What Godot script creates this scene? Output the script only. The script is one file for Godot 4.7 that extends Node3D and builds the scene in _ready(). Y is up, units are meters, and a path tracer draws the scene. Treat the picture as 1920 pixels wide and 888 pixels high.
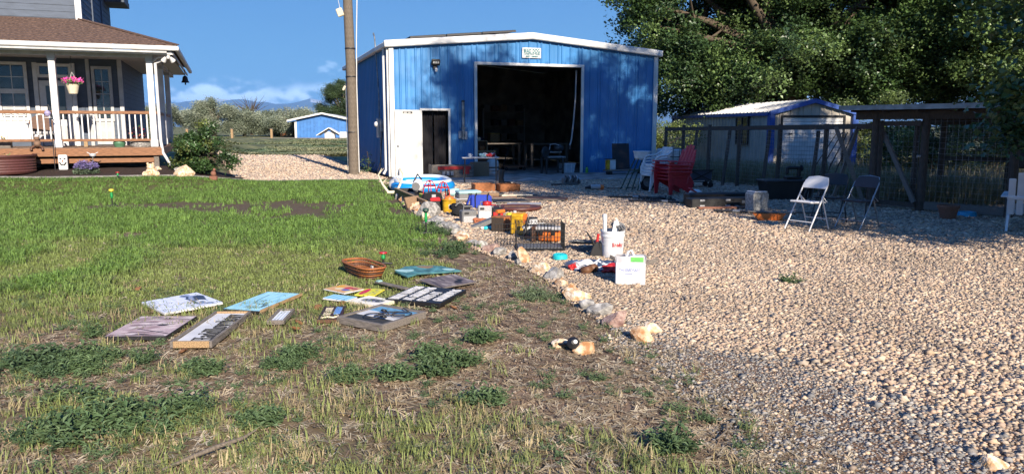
extends Node3D
# A yard sale in front of a blue steel workshop. Metres, y up; the camera stands at the origin and looks along -z.
# Plan positions are written (x, d) with d the distance along -z.

const HOUSE_AT := Vector2(-10.3, 21.9)
const HOUSE_TURN := 0.3665
const SHOP_AT := Vector2(-3.82, 23.67)
const SHOP_TURN := 0.3419
var M := {}
var T := {}
var used := {}
var rng := RandomNumberGenerator.new()
var nz := FastNoiseLite.new()
var nb := FastNoiseLite.new()

# ---------------------------------------------------------------- mesh building
class Mb:
	var v := PackedVector3Array()
	var n := PackedVector3Array()
	var t := PackedVector2Array()
	var c := PackedColorArray()
	var col := Color.WHITE
	var colored := false
	func tri(a: Vector3, b: Vector3, d: Vector3) -> void:   # counter-clockwise seen from outside
		var m := (b - a).cross(d - a)
		m = m.normalized() if m.length_squared() > 1e-16 else Vector3.UP
		tris(a, b, d, m, m, m)
	func tris(a, b, d, na, nb_, nd) -> void:
		v.append(a); v.append(d); v.append(b)
		n.append(na); n.append(nd); n.append(nb_)
		for i in 3:
			t.append(Vector2.ZERO)
			c.append(col)
	func quad(a: Vector3, b: Vector3, d: Vector3, e: Vector3) -> void:
		tri(a, b, d); tri(a, d, e)
	func quaduv(a: Vector3, b: Vector3, d: Vector3, e: Vector3) -> void:   # a lower left, b lower right, d upper right, e upper left of a print
		var k := t.size()
		tri(a, b, d); tri(a, d, e)
		var uv := [Vector2(0, 1), Vector2(1, 0), Vector2(1, 1), Vector2(0, 1), Vector2(0, 0), Vector2(1, 0)]
		for i in 6:
			t[k + i] = uv[i]
	func quads(a, b, d, e, na, nb_, nd, ne) -> void:
		tris(a, b, d, na, nb_, nd); tris(a, d, e, na, nd, ne)
	func box(at: Vector3, s: Vector3, r := Basis()) -> Mb:
		var h := s / 2
		var p := []
		for i in 8:
			p.append(at + r * Vector3(h.x * (1 if i & 1 else -1), h.y * (1 if i & 2 else -1), h.z * (1 if i & 4 else -1)))
		for f in [[4, 5, 7, 6], [1, 0, 2, 3], [5, 1, 3, 7], [0, 4, 6, 2], [6, 7, 3, 2], [0, 1, 5, 4]]:
			quad(p[f[0]], p[f[1]], p[f[2]], p[f[3]])
		return self
	func cbox(at: Vector3, s: Vector3, ch: float, r := Basis()) -> Mb:   # a box with chamfered edges
		var h := s / 2
		ch = minf(ch, minf(h.x, minf(h.y, h.z)) * 0.9)
		var i := h - Vector3(ch, ch, ch)
		var q := func(x, y, z): return at + r * Vector3(x, y, z)
		for sg in [-1.0, 1.0]:
			face(q.call(sg * h.x, -i.y, sg * i.z), q.call(sg * h.x, -i.y, -sg * i.z), q.call(sg * h.x, i.y, -sg * i.z), q.call(sg * h.x, i.y, sg * i.z))
			face(q.call(-sg * i.x, -i.y, sg * h.z), q.call(sg * i.x, -i.y, sg * h.z), q.call(sg * i.x, i.y, sg * h.z), q.call(-sg * i.x, i.y, sg * h.z))
			face(q.call(-i.x, sg * h.y, sg * i.z), q.call(i.x, sg * h.y, sg * i.z), q.call(i.x, sg * h.y, -sg * i.z), q.call(-i.x, sg * h.y, -sg * i.z))
			for sh in [-1.0, 1.0]:
				out(at, [q.call(sg * h.x, sh * i.y, -i.z), q.call(sg * h.x, sh * i.y, i.z), q.call(sg * i.x, sh * h.y, i.z), q.call(sg * i.x, sh * h.y, -i.z)])
				out(at, [q.call(sg * h.x, -i.y, sh * i.z), q.call(sg * h.x, i.y, sh * i.z), q.call(sg * i.x, i.y, sh * h.z), q.call(sg * i.x, -i.y, sh * h.z)])
				out(at, [q.call(-i.x, sg * h.y, sh * i.z), q.call(i.x, sg * h.y, sh * i.z), q.call(i.x, sg * i.y, sh * h.z), q.call(-i.x, sg * i.y, sh * h.z)])
				for sk in [-1.0, 1.0]:
					out(at, [q.call(sg * h.x, sh * i.y, sk * i.z), q.call(sg * i.x, sh * h.y, sk * i.z), q.call(sg * i.x, sh * i.y, sk * h.z)])
		return self
	func face(a, b, d, e) -> void:
		quad(a, b, d, e)
	func out(mid: Vector3, p: Array) -> void:   # a face turned away from mid
		var m: Vector3 = (p[1] - p[0]).cross(p[2] - p[0])
		if m.dot(p[0] - mid) < 0:
			p.reverse()
		if p.size() == 3:
			tri(p[0], p[1], p[2])
		else:
			quad(p[0], p[1], p[2], p[3])
	func beam(a: Vector3, b: Vector3, w: float, h: float, ch := 0.0, up := Vector3.UP) -> Mb:
		var x := (b - a).normalized()
		var z := x.cross(up)
		z = x.cross(Vector3.RIGHT).normalized() if z.length() < 1e-3 else z.normalized()
		var r := Basis(x, z.cross(x).normalized(), z)
		if ch > 0:
			return cbox((a + b) / 2, Vector3(a.distance_to(b), h, w), ch, r)
		return box((a + b) / 2, Vector3(a.distance_to(b), h, w), r)
	func tube(p: Array, r, seg := 6, caps := true) -> Mb:
		var rings := []
		var side := Vector3.ZERO
		for i in p.size():
			var d: Vector3 = (p[mini(i + 1, p.size() - 1)] - p[maxi(i - 1, 0)]).normalized()
			if side == Vector3.ZERO:
				side = d.cross(Vector3.UP if absf(d.y) < 0.9 else Vector3.RIGHT).normalized()
			else:
				side = (side - d * side.dot(d)).normalized()
			var up := d.cross(side)
			var ring := []
			var rr: float = r[i] if r is Array else r
			for k in seg:
				var a := TAU * k / seg
				var m := side * cos(a) + up * sin(a)
				ring.append([p[i] + m * rr, m])
			rings.append(ring)
		for i in rings.size() - 1:
			for k in seg:
				var a = rings[i][k]; var b = rings[i][(k + 1) % seg]
				var d = rings[i + 1][(k + 1) % seg]; var e = rings[i + 1][k]
				quads(a[0], b[0], d[0], e[0], a[1], b[1], d[1], e[1])
		if caps:
			for k in range(1, seg - 1):
				tri(rings[0][0][0], rings[0][k + 1][0], rings[0][k][0])
				tri(rings[-1][0][0], rings[-1][k][0], rings[-1][k + 1][0])
		return self
	func lathe(prof: Array, seg := 16, at := Vector3.ZERO, r := Basis(), smooth := true) -> Mb:   # prof: Vector2(radius, height) from the bottom up, outside first
		for i in prof.size() - 1:
			var p: Vector2 = prof[i]
			var q: Vector2 = prof[i + 1]
			var e := q - p
			var m := Vector2(e.y, -e.x).normalized()
			for k in seg:
				var a0 := TAU * k / seg
				var a1 := TAU * (k + 1) / seg
				var c0 := Vector3(cos(a0), 0, -sin(a0)); var c1 := Vector3(cos(a1), 0, -sin(a1))
				var A: Vector3 = at + r * (c0 * p.x + Vector3.UP * p.y)
				var B: Vector3 = at + r * (c1 * p.x + Vector3.UP * p.y)
				var C: Vector3 = at + r * (c1 * q.x + Vector3.UP * q.y)
				var D: Vector3 = at + r * (c0 * q.x + Vector3.UP * q.y)
				var n0: Vector3 = r * (c0 * m.x + Vector3.UP * m.y)
				var n1: Vector3 = r * (c1 * m.x + Vector3.UP * m.y)
				if q.x > 1e-5:
					tris(A, B, C, n0, n1, n1) if p.x > 1e-5 else null
					tris(A, C, D, n0, n1, n0)
				else:
					tris(A, B, C, n0, n1, n1)
		return self
	func extrude(poly: PackedVector2Array, depth: float, xf := Transform3D()) -> Mb:   # poly counter-clockwise in xy, thickness from z 0 to depth
		if Geometry2D.is_polygon_clockwise(poly):
			poly.reverse()
		var ix := Geometry2D.triangulate_polygon(poly)
		for k in range(0, ix.size(), 3):
			var a := poly[ix[k]]; var b := poly[ix[k + 1]]; var d := poly[ix[k + 2]]
			if (b - a).cross(d - a) < 0:
				var s := b; b = d; d = s
			tri(xf * Vector3(a.x, a.y, depth), xf * Vector3(b.x, b.y, depth), xf * Vector3(d.x, d.y, depth))
			tri(xf * Vector3(a.x, a.y, 0), xf * Vector3(d.x, d.y, 0), xf * Vector3(b.x, b.y, 0))
		for k in poly.size():
			var a := poly[k]; var b := poly[(k + 1) % poly.size()]
			quad(xf * Vector3(a.x, a.y, 0), xf * Vector3(b.x, b.y, 0), xf * Vector3(b.x, b.y, depth), xf * Vector3(a.x, a.y, depth))
		return self
	func blob(at: Vector3, s: Vector3, noise: FastNoiseLite, amount: float, off: Vector3, sub := 2, flat := true, r := Basis()) -> Mb:
		var mem := {}
		for f in ico(sub):
			var p := []
			for q in f:
				if not mem.has(q):
					var k: float = 1.0 + amount * noise.get_noise_3d(q.x * 40 + off.x, q.y * 40 + off.y, q.z * 40 + off.z)
					mem[q] = at + r * (q * k * s)
				p.append(mem[q])
			if flat:
				tri(p[0], p[1], p[2])
			else:
				tris(p[0], p[1], p[2], (p[0] - at).normalized(), (p[1] - at).normalized(), (p[2] - at).normalized())
		return self
	static var icos := {}
	static func ico(sub: int) -> Array:
		if icos.has(sub):
			return icos[sub]
		var f := []
		if sub == 0:
			var g := (1.0 + sqrt(5.0)) / 2
			var p := [Vector3(-1, g, 0), Vector3(1, g, 0), Vector3(-1, -g, 0), Vector3(1, -g, 0), Vector3(0, -1, g), Vector3(0, 1, g), Vector3(0, -1, -g), Vector3(0, 1, -g), Vector3(g, 0, -1), Vector3(g, 0, 1), Vector3(-g, 0, -1), Vector3(-g, 0, 1)]
			for q in [[0, 11, 5], [0, 5, 1], [0, 1, 7], [0, 7, 10], [0, 10, 11], [1, 5, 9], [5, 11, 4], [11, 10, 2], [10, 7, 6], [7, 1, 8], [3, 9, 4], [3, 4, 2], [3, 2, 6], [3, 6, 8], [3, 8, 9], [4, 9, 5], [2, 4, 11], [6, 2, 10], [8, 6, 7], [9, 8, 1]]:
				f.append([p[q[0]].normalized(), p[q[1]].normalized(), p[q[2]].normalized()])
		else:
			for q in ico(sub - 1):
				var a: Vector3 = (q[0] + q[1]).normalized(); var b: Vector3 = (q[1] + q[2]).normalized(); var d: Vector3 = (q[2] + q[0]).normalized()
				f.append_array([[q[0], a, d], [a, q[1], b], [d, b, q[2]], [a, b, d]])
		icos[sub] = f
		return f
	func mesh() -> ArrayMesh:
		var a := []
		a.resize(Mesh.ARRAY_MAX)
		a[Mesh.ARRAY_VERTEX] = v
		a[Mesh.ARRAY_NORMAL] = n
		a[Mesh.ARRAY_TEX_UV] = t
		if colored:
			a[Mesh.ARRAY_COLOR] = c
		var m := ArrayMesh.new()
		m.add_surface_from_arrays(Mesh.PRIMITIVE_TRIANGLES, a)
		return m

# ---------------------------------------------------------------- objects
func numbered(s: String) -> String:
	used[s] = used.get(s, -1) + 1
	return s if used[s] == 0 else "%s_%03d" % [s, used[s]]

func thing(called: String, label: String, category: String, at := Vector3.ZERO, turn := 0.0, group := "") -> Node3D:
	var o := Node3D.new()
	o.name = numbered(called)
	add_child(o)
	o.position = at
	o.rotation.y = turn
	tag(o, label, category, group)
	return o

func tag(o: Node, label: String, category := "", group := "") -> Node:
	o.set_meta("label", label)
	if category: o.set_meta("category", category)
	if group: o.set_meta("group", group)
	return o

func part(p: Node, called: String, mb, m: Material) -> MeshInstance3D:
	var o := MeshInstance3D.new()
	o.name = called if p != self else numbered(called)
	o.mesh = mb if mb is Mesh else mb.mesh()
	o.material_override = m
	p.add_child(o, true)
	return o

func setting(called: String, mb, m: Material) -> MeshInstance3D:
	var o := part(self, called, mb, m)
	o.set_meta("kind", "structure")
	return o

func bx(p: Node, called: String, m: Material, at: Vector3, s: Vector3, ch := 0.0, rot := Vector3.ZERO) -> MeshInstance3D:
	var b := Basis.from_euler(rot)
	var k := Mb.new()
	return part(p, called, k.cbox(at, s, ch, b) if ch > 0 else k.box(at, s, b), m)

func bar(p: Node, called: String, m: Material, a: Vector3, b: Vector3, w: float, h: float, ch := 0.0) -> MeshInstance3D:
	return part(p, called, Mb.new().beam(a, b, w, h, ch), m)

func tb(p: Node, called: String, m: Material, pts: Array, r, seg := 6) -> MeshInstance3D:
	return part(p, called, Mb.new().tube(pts, r, seg), m)

func lt(p: Node, called: String, m: Material, prof: Array, seg := 16, at := Vector3.ZERO, rot := Vector3.ZERO) -> MeshInstance3D:
	return part(p, called, Mb.new().lathe(prof, seg, at, Basis.from_euler(rot)), m)

func copy(o: Node3D, label: String) -> Node3D:
	var c: Node3D = o.duplicate()
	var base: String = o.name
	var k := base.find("_0")
	c.name = numbered(base.substr(0, k) if k > 0 else base)
	add_child(c)
	c.set_meta("label", label)
	return c

func lettering(p: Node, called: String, text: String, height: float, m: Material, xf: Transform3D, depth := 0.004, font := "Droid Sans", bold := false, fit := 0.0) -> MeshInstance3D:
	var f := SystemFont.new()
	f.font_names = PackedStringArray([font])
	if bold: f.font_weight = 700
	var tm := TextMesh.new()
	tm.text = text
	tm.font = f
	tm.font_size = 48
	tm.pixel_size = height / 35.0
	tm.depth = depth
	tm.curve_step = 4.0
	var o := part(p, called, tm, m)
	if fit > 0:
		var w := maxf(0.001, tm.get_aabb().size.x)
		xf.basis.x = xf.basis.x.normalized() * fit / w
	o.transform = xf
	return o

func stuff(called: String, label: String, category: String, mesh: Mesh, m: Material, xf: Array, cols: PackedColorArray, p: Node = self) -> MultiMeshInstance3D:
	var mm := MultiMesh.new()
	mm.transform_format = MultiMesh.TRANSFORM_3D
	mm.use_colors = cols.size() > 0
	mm.mesh = mesh
	mm.instance_count = xf.size()
	for i in xf.size():
		mm.set_instance_transform(i, xf[i])
		if cols.size() > 0:
			mm.set_instance_color(i, cols[i])
	var o := MultiMeshInstance3D.new()
	o.name = called if p != self else numbered(called)
	o.multimesh = mm
	o.material_override = m
	p.add_child(o, true)
	o.set_meta("kind", "stuff")
	if label:
		tag(o, label, category)
	return o

# ---------------------------------------------------------------- materials
func lin(r: float, g: float, b: float) -> Color:
	return Color(r, g, b).linear_to_srgb()

func noise_tex(freq: float, lo: float, hi: float, kind := FastNoiseLite.TYPE_SIMPLEX_SMOOTH, oct := 4, size := 512, normal := false, sd := 1) -> NoiseTexture2D:
	var f := FastNoiseLite.new()
	f.noise_type = kind
	f.frequency = freq
	f.fractal_octaves = oct
	f.seed = sd
	var t := NoiseTexture2D.new()
	t.width = size; t.height = size
	t.seamless = true
	t.noise = f
	if normal:
		t.as_normal_map = true
		t.bump_strength = lo
	else:
		var g := Gradient.new()
		g.set_color(0, Color(lo, lo, lo)); g.set_color(1, Color(hi, hi, hi))
		t.color_ramp = g
	return t

func mat(key: String, c: Color, rough := 0.8, tex := "fine", scale := Vector3.ONE, normal := "", strength := 0.5, metal := 0.0, world := false) -> StandardMaterial3D:
	if M.has(key):
		return M[key]
	var m := StandardMaterial3D.new()
	m.resource_name = key
	m.albedo_color = c
	m.roughness = rough
	m.metallic = metal
	if tex:
		m.albedo_texture = T[tex]
	if tex or normal:
		m.uv1_triplanar = true
		m.uv1_world_triplanar = world
		m.uv1_scale = scale
	if normal:
		m.normal_enabled = true
		m.normal_texture = T[normal]
		m.normal_scale = strength
	M[key] = m
	return m

func tinted(key: String, rough := 0.9, back := Color.BLACK, tex := "", scale := Vector3.ONE) -> StandardMaterial3D:   # colour comes from vertex or copy colours
	var m := mat(key, Color.WHITE, rough, tex, scale)
	m.vertex_color_use_as_albedo = true
	m.cull_mode = BaseMaterial3D.CULL_DISABLED
	if back != Color.BLACK:
		m.backlight_enabled = true
		m.backlight = back
	return m

# ---------------------------------------------------------------- the lie of the land
func P(x: float, d: float, y := 0.0) -> Vector3:
	return Vector3(x, gy(x, d) + y, -d)

func house_uv(x: float, d: float) -> Vector2:
	var r := Vector2(x, d) - HOUSE_AT
	return Vector2(r.x * cos(HOUSE_TURN) + r.y * sin(HOUSE_TURN), -r.x * sin(HOUSE_TURN) + r.y * cos(HOUSE_TURN))

func house_xd(u: float, v: float) -> Vector2:
	return HOUSE_AT + Vector2(u * cos(HOUSE_TURN) - v * sin(HOUSE_TURN), u * sin(HOUSE_TURN) + v * cos(HOUSE_TURN))

func gy(x: float, d: float) -> float:   # the low rise that the house stands on
	var q := house_uv(x, d)
	return 0.40 * smoothstep(-4.5, 0.3, q.y) * smoothstep(3.2, 0.0, q.x)

const EDGE := [[1.5, 1.42], [3.3, 1.44], [3.56, 1.45], [4.02, 1.38], [4.5, 1.28], [5.2, 1.15], [5.7, 0.95], [6.1, 0.83], [6.4, 0.73], [7.0, 0.62], [7.7, 0.49], [8.2, 0.34], [8.75, 0.14], [9.1, -0.08], [9.6, -0.32], [10.4, -0.62], [12.0, -1.05], [13.4, -1.56], [15.0, -2.02], [17.5, -2.62], [20.4, -3.2], [22.2, -3.9], [23.0, -5.2]]
func edge(d: float) -> float:   # where the gravel begins
	for i in EDGE.size() - 1:
		if d < EDGE[i + 1][0]:
			return remap(d, EDGE[i][0], EDGE[i + 1][0], EDGE[i][1], EDGE[i + 1][1])
	return -5.2

const STRIP := [[-22.0, 16.2], [-17.0, 17.9], [-13.16, 19.21], [-12.17, 19.40], [-10.77, 19.9], [-9.6, 20.3], [-8.61, 20.85], [-7.5, 21.5], [-6.2, 22.0], [-4.88, 22.3], [-3.9, 22.25], [-3.3, 21.6]]
func strip(x: float) -> float:
	for i in STRIP.size() - 1:
		if x < STRIP[i + 1][0]:
			return remap(x, STRIP[i][0], STRIP[i + 1][0], STRIP[i][1], STRIP[i + 1][1])
	return 21.6

const MUD := [Vector2(-9.42, 15.2), Vector2(-7.5, 15.75), Vector2(-5.4, 16.3), Vector2(-3.7, 16.0), Vector2(-3.2, 14.6), Vector2(-3.3, 12.9), Vector2(-4.2, 13.2), Vector2(-5.5, 14.1), Vector2(-7.1, 14.6), Vector2(-8.6, 14.6)]
func bare(x: float, d: float) -> float:   # 0 full grass .. 1 naked soil
	var w := 0.35 * nb.get_noise_2d(x * 60, d * 60)
	var b := 0.0
	if d > 10.5 and d < 18 and Geometry2D.is_point_in_polygon(Vector2(x + w * 2.2 + 0.5 * nz.get_noise_2d(x * 150, d * 150), d + w * 1.8 + 0.4 * nb.get_noise_2d(x * 170 + 90, d * 170)), PackedVector2Array(MUD)):
		b = 0.74
	b = maxf(b, smoothstep(0.34, 0.12, Vector2((x + 5.75) * 0.8, d - 11.05).length() + w * 0.4))
	var s := edge(d) - x
	var reach := 0.35
	if d < 11.0: reach = remap(d, 11.0, 8.5, 0.35, 1.0)
	if d < 8.5: reach = remap(d, 8.5, 5.6, 1.0, 2.1)
	if d < 5.6: reach = remap(d, 5.6, 4.3, 2.1, 1.9)
	if d < 4.3: reach = remap(d, 4.3, 3.4, 1.9, 0.5)
	b = maxf(b, smoothstep(reach + 0.5, reach - 0.5, s + w * 1.6))
	var soil := smoothstep(6.2, 5.5, d + w) * smoothstep(3.9, 4.4, d + w)
	b = maxf(b, soil * 0.62)
	b = maxf(b, smoothstep(4.2, 3.5, d + w) * 0.24)
	b = maxf(b, 0.07 * smoothstep(8.0, 6.0, d))
	return clampf(b + 0.35 * nz.get_noise_2d(x * 55, d * 55) * smoothstep(0.03, 0.25, b), 0, 1)

func mesh_sheet(inside: Callable, x0: float, x1: float, d0: float, d1: float, step: float, lift: float, bump := 0.0) -> Mb:
	var k := Mb.new()
	var nx := int((x1 - x0) / step)
	var nd := int((d1 - d0) / step)
	var at := func(i: int, j: int) -> Vector3:
		var x := x0 + i * step
		var d := d0 + j * step
		return P(x, d, lift + bump * nz.get_noise_2d(x * 30, d * 30))
	for i in nx:
		for j in nd:
			if inside.call(x0 + (i + 0.5) * step, d0 + (j + 0.5) * step):
				k.quad(at.call(i, j), at.call(i + 1, j), at.call(i + 1, j + 1), at.call(i, j + 1))
	return k

# ---------------------------------------------------------------- scene
func _ready() -> void:
	rng.seed = 7
	nz.seed = 3; nz.frequency = 0.02; nz.fractal_octaves = 3
	nb.seed = 11; nb.frequency = 0.02; nb.fractal_octaves = 2
	var cam := Camera3D.new()
	cam.name = "camera"
	cam.position = Vector3(0, 1.6, 0)
	cam.rotation_degrees.x = -8.4
	cam.fov = 35.2
	cam.near = 0.05
	cam.far = 90000.0
	add_child(cam)
	cam.current = true
	var env := Environment.new()
	env.background_mode = Environment.BG_SKY
	var sm := ProceduralSkyMaterial.new()
	sm.sky_top_color = lin(0.034, 0.112, 0.34)
	sm.sky_horizon_color = lin(0.118, 0.295, 0.47)
	sm.sky_curve = 0.12
	sm.ground_bottom_color = Color(0.30, 0.27, 0.22)
	sm.ground_horizon_color = Color(0.45, 0.55, 0.66)
	sm.sky_cover = cloud_cover()
	sm.sky_cover_modulate = Color(1, 1, 1, 1)
	sm.sun_angle_max = 8.0
	var sky := Sky.new()
	sky.sky_material = sm
	env.sky = sky
	env.tonemap_mode = Environment.TONE_MAPPER_LINEAR
	env.tonemap_exposure = 1.95
	env.sdfgi_enabled = true; env.ssao_enabled = true; env.ssil_enabled = true
	var we := WorldEnvironment.new()
	we.name = "environment"
	we.environment = env
	add_child(we)
	var sun := DirectionalLight3D.new()
	sun.name = "sun"
	sun.light_energy = 1.6
	sun.light_color = Color(1.0, 0.945, 0.87)
	sun.light_angular_distance = 0.5
	sun.shadow_enabled = true
	add_child(sun)
	var to_sun := Vector3(0.38 * cos(0.47), sin(0.47), 0.925 * cos(0.47)).normalized()
	sun.look_at_from_position(to_sun * 50, Vector3.ZERO, Vector3.UP)
	materials()
	ground()
	far_land()
	shop()
	house()
	shed()
	kennel_and_fence()
	trees()
	lawn_plants()
	gravel_stones()
	border_rocks()
	pictures()
	sale_row()
	shop_front()
	shaded_yard()

func cloud_cover() -> ImageTexture:   # a bank of cloud low over the mountains, thinning upwards, and a few wisps
	var w := 4096
	var im := Image.create(w, 2048, false, Image.FORMAT_RGBA8)
	var f := FastNoiseLite.new()
	f.seed = 21; f.frequency = 0.012; f.fractal_octaves = 5
	for y in range(968, 1012):
		var el := (1023.5 - y) * 180.0 / 2048.0
		for x in w:
			var a := TAU * x / w
			var q := f.get_noise_3d(cos(a) * 900.0, sin(a) * 900.0, el * 26.0) + 0.7 * f.get_noise_3d(cos(a) * 3600.0, sin(a) * 3600.0, el * 110.0)
			var top := 3.3 + 0.9 * f.get_noise_2d(cos(a) * 500.0 + 3000.0, sin(a) * 500.0)
			var k := smoothstep(top, top - 1.0, el) * smoothstep(1.0, 1.9, el) * smoothstep(-0.45, 0.2, q) * 0.55
			k = maxf(k, 0.16 * smoothstep(0.42, 0.7, q) * smoothstep(6.0, 4.5, el))
			if k > 0.004:
				im.set_pixel(x, y, Color(0.9, 0.92, 0.95, k))
	return ImageTexture.create_from_image(im)

func materials() -> void:
	T.fine = noise_tex(0.03, 0.72, 1.0, FastNoiseLite.TYPE_SIMPLEX_SMOOTH, 5)
	T.blotch = noise_tex(0.008, 0.55, 1.0, FastNoiseLite.TYPE_SIMPLEX_SMOOTH, 5, 512, false, 5)
	T.soft = noise_tex(0.006, 0.86, 1.0, FastNoiseLite.TYPE_SIMPLEX_SMOOTH, 4, 512, false, 9)
	T.speck = noise_tex(0.12, 0.45, 1.0, FastNoiseLite.TYPE_CELLULAR, 2, 512, false, 4)
	T.grain = noise_tex(0.02, 0.55, 1.0, FastNoiseLite.TYPE_SIMPLEX_SMOOTH, 5, 512, false, 6)
	T.nfine = noise_tex(0.05, 6.0, 0, FastNoiseLite.TYPE_SIMPLEX_SMOOTH, 4, 512, true, 2)
	T.nsoft = noise_tex(0.008, 10.0, 0, FastNoiseLite.TYPE_SIMPLEX_SMOOTH, 3, 512, true, 8)
	T.rusty = two_tone(0.010, Color(0.60, 0.42, 0.26), Color(0.86, 0.78, 0.67), 31)
	T.pale = two_tone(0.012, Color(0.70, 0.54, 0.36), Color(0.90, 0.86, 0.80), 32)
	T.slate = two_tone(0.014, Color(0.42, 0.41, 0.40), Color(0.74, 0.73, 0.71), 33)
	T.plum = two_tone(0.011, Color(0.42, 0.30, 0.27), Color(0.74, 0.64, 0.58), 34)
	T.shingle = two_tone(0.05, Color(0.25, 0.19, 0.165), Color(0.50, 0.41, 0.35), 35)
	T.soil = two_tone(0.02, Color(0.25, 0.185, 0.135), Color(0.52, 0.42, 0.33), 36)
	T.field = two_tone(0.015, Color(0.24, 0.27, 0.14), Color(0.47, 0.46, 0.28), 37)
	T.grit = two_tone(0.09, Color(0.33, 0.28, 0.24), Color(0.72, 0.62, 0.53), 38)
	T.bark = two_tone(0.03, Color(0.20, 0.17, 0.14), Color(0.42, 0.37, 0.31), 39)
	# metals and paint
	mat("blue_steel", lin(0.045, 0.225, 0.52), 0.42, "soft", Vector3(0.3, 0.15, 0.3), "nsoft", 0.10)
	mat("white_trim", lin(0.72, 0.72, 0.70), 0.5, "soft", Vector3(0.5, 0.5, 0.5))
	mat("door_white", lin(0.66, 0.65, 0.61), 0.55, "soft", Vector3(0.8, 0.5, 0.8))
	mat("white_paint", lin(0.74, 0.74, 0.74), 0.6, "soft", Vector3(0.8, 0.8, 0.8))
	mat("white_plastic", lin(0.72, 0.73, 0.74), 0.35, "soft", Vector3(2, 2, 2))
	mat("grey_metal", lin(0.36, 0.37, 0.38), 0.45, "fine", Vector3(2, 2, 2), "", 0, 0.5)
	mat("steel", lin(0.45, 0.46, 0.47), 0.35, "fine", Vector3(3, 3, 3), "", 0, 0.8)
	mat("dark_metal", lin(0.03, 0.03, 0.033), 0.45, "fine", Vector3(3, 3, 3))
	mat("black", lin(0.012, 0.012, 0.014), 0.5, "fine", Vector3(3, 3, 3))
	mat("black_cloth", lin(0.014, 0.014, 0.018), 0.95, "fine", Vector3(3, 3, 3))
	mat("navy_dark", lin(0.012, 0.016, 0.026), 0.55, "fine", Vector3(2, 2, 2))
	mat("galvanised", lin(0.42, 0.44, 0.46), 0.42, "blotch", Vector3(1, 1, 1), "", 0, 0.6)
	mat("roof_sheet", lin(0.55, 0.55, 0.54), 0.45, "soft", Vector3(0.4, 0.4, 0.4), "", 0, 0.3)
	mat("concrete", lin(0.40, 0.385, 0.36), 0.9, "blotch", Vector3(0.4, 0.4, 0.4), "nfine", 0.4, 0, true)
	mat("strip_concrete", lin(0.48, 0.45, 0.40), 0.9, "blotch", Vector3(1.2, 1.2, 1.2), "nfine", 0.5, 0, true)
	mat("siding", lin(0.085, 0.11, 0.155), 0.7, "soft", Vector3(0.6, 3, 0.6))
	mat("trim_grey", lin(0.52, 0.52, 0.52), 0.65, "soft", Vector3(1, 1, 1))
	mat("deck_wood", lin(0.40, 0.185, 0.085), 0.7, "grain", Vector3(0.5, 7, 7), "nfine", 0.3)
	mat("deck_worn", lin(0.33, 0.20, 0.13), 0.8, "grain", Vector3(0.5, 7, 7), "nfine", 0.3)
	mat("pole_wood", lin(0.24, 0.195, 0.15), 0.9, "grain", Vector3(9, 0.7, 9), "nfine", 0.5)
	mat("post_wood", lin(0.13, 0.10, 0.08), 0.9, "grain", Vector3(9, 0.7, 9), "nfine", 0.5)
	mat("grey_wood", lin(0.27, 0.235, 0.205), 0.85, "grain", Vector3(0.8, 9, 9), "nfine", 0.4)
	mat("pine", lin(0.56, 0.37, 0.19), 0.75, "grain", Vector3(0.8, 9, 9))
	mat("orange_wood", lin(0.50, 0.17, 0.045), 0.6, "grain", Vector3(1, 9, 9))
	mat("brown_wood", lin(0.17, 0.075, 0.04), 0.6, "grain", Vector3(1, 9, 9))
	mat("box_brown", lin(0.30, 0.19, 0.11), 0.9, "fine", Vector3(2, 2, 2))
	mat("tan_steel", lin(0.50, 0.455, 0.385), 0.5, "soft", Vector3(0.4, 0.4, 0.4))
	mat("shed_blue", lin(0.02, 0.085, 0.36), 0.5, "soft", Vector3(1, 1, 1))
	mat("barn_blue", lin(0.055, 0.20, 0.52), 0.55, "soft", Vector3(0.3, 0.3, 0.3))
	mat("window_dark", lin(0.02, 0.025, 0.03), 0.08, "")  # near-black; in windows the darkness of the room behind is painted into it
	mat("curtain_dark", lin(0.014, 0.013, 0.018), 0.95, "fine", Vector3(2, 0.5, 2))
	mat("liner", lin(0.22, 0.20, 0.175), 0.9, "blotch", Vector3(0.3, 0.3, 0.3))
	mat("red_plastic", lin(0.56, 0.022, 0.035), 0.38, "soft", Vector3(2, 2, 2))
	mat("red", lin(0.50, 0.02, 0.02), 0.45, "soft", Vector3(2, 2, 2))
	mat("maroon", lin(0.13, 0.045, 0.04), 0.55, "fine", Vector3(1, 1, 1))
	mat("orange", lin(0.72, 0.18, 0.025), 0.45, "soft", Vector3(2, 2, 2))
	mat("yellow", lin(0.80, 0.46, 0.02), 0.4, "blotch", Vector3(1.5, 1.5, 1.5))
	mat("lemon", lin(0.78, 0.66, 0.05), 0.45, "soft", Vector3(2, 2, 2))
	mat("pool_blue", lin(0.01, 0.26, 0.68), 0.3, "soft", Vector3(1, 1, 1))
	mat("pool_white", lin(0.68, 0.76, 0.84), 0.3, "soft", Vector3(1, 1, 1))
	mat("royal", lin(0.02, 0.06, 0.50), 0.75, "fine", Vector3(3, 3, 3))
	mat("teal", lin(0.02, 0.55, 0.60), 0.4, "soft", Vector3(2, 2, 2))
	mat("mint", lin(0.38, 0.60, 0.60), 0.5, "soft", Vector3(2, 2, 2))
	mat("grey_case", lin(0.20, 0.20, 0.20), 0.6, "fine", Vector3(3, 3, 3))
	mat("light_case", lin(0.50, 0.50, 0.51), 0.55, "fine", Vector3(3, 3, 3))
	mat("carton", lin(0.70, 0.70, 0.72), 0.85, "soft", Vector3(3, 3, 3))
	mat("carton_grey", lin(0.46, 0.45, 0.47), 0.85, "soft", Vector3(3, 3, 3))
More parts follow.
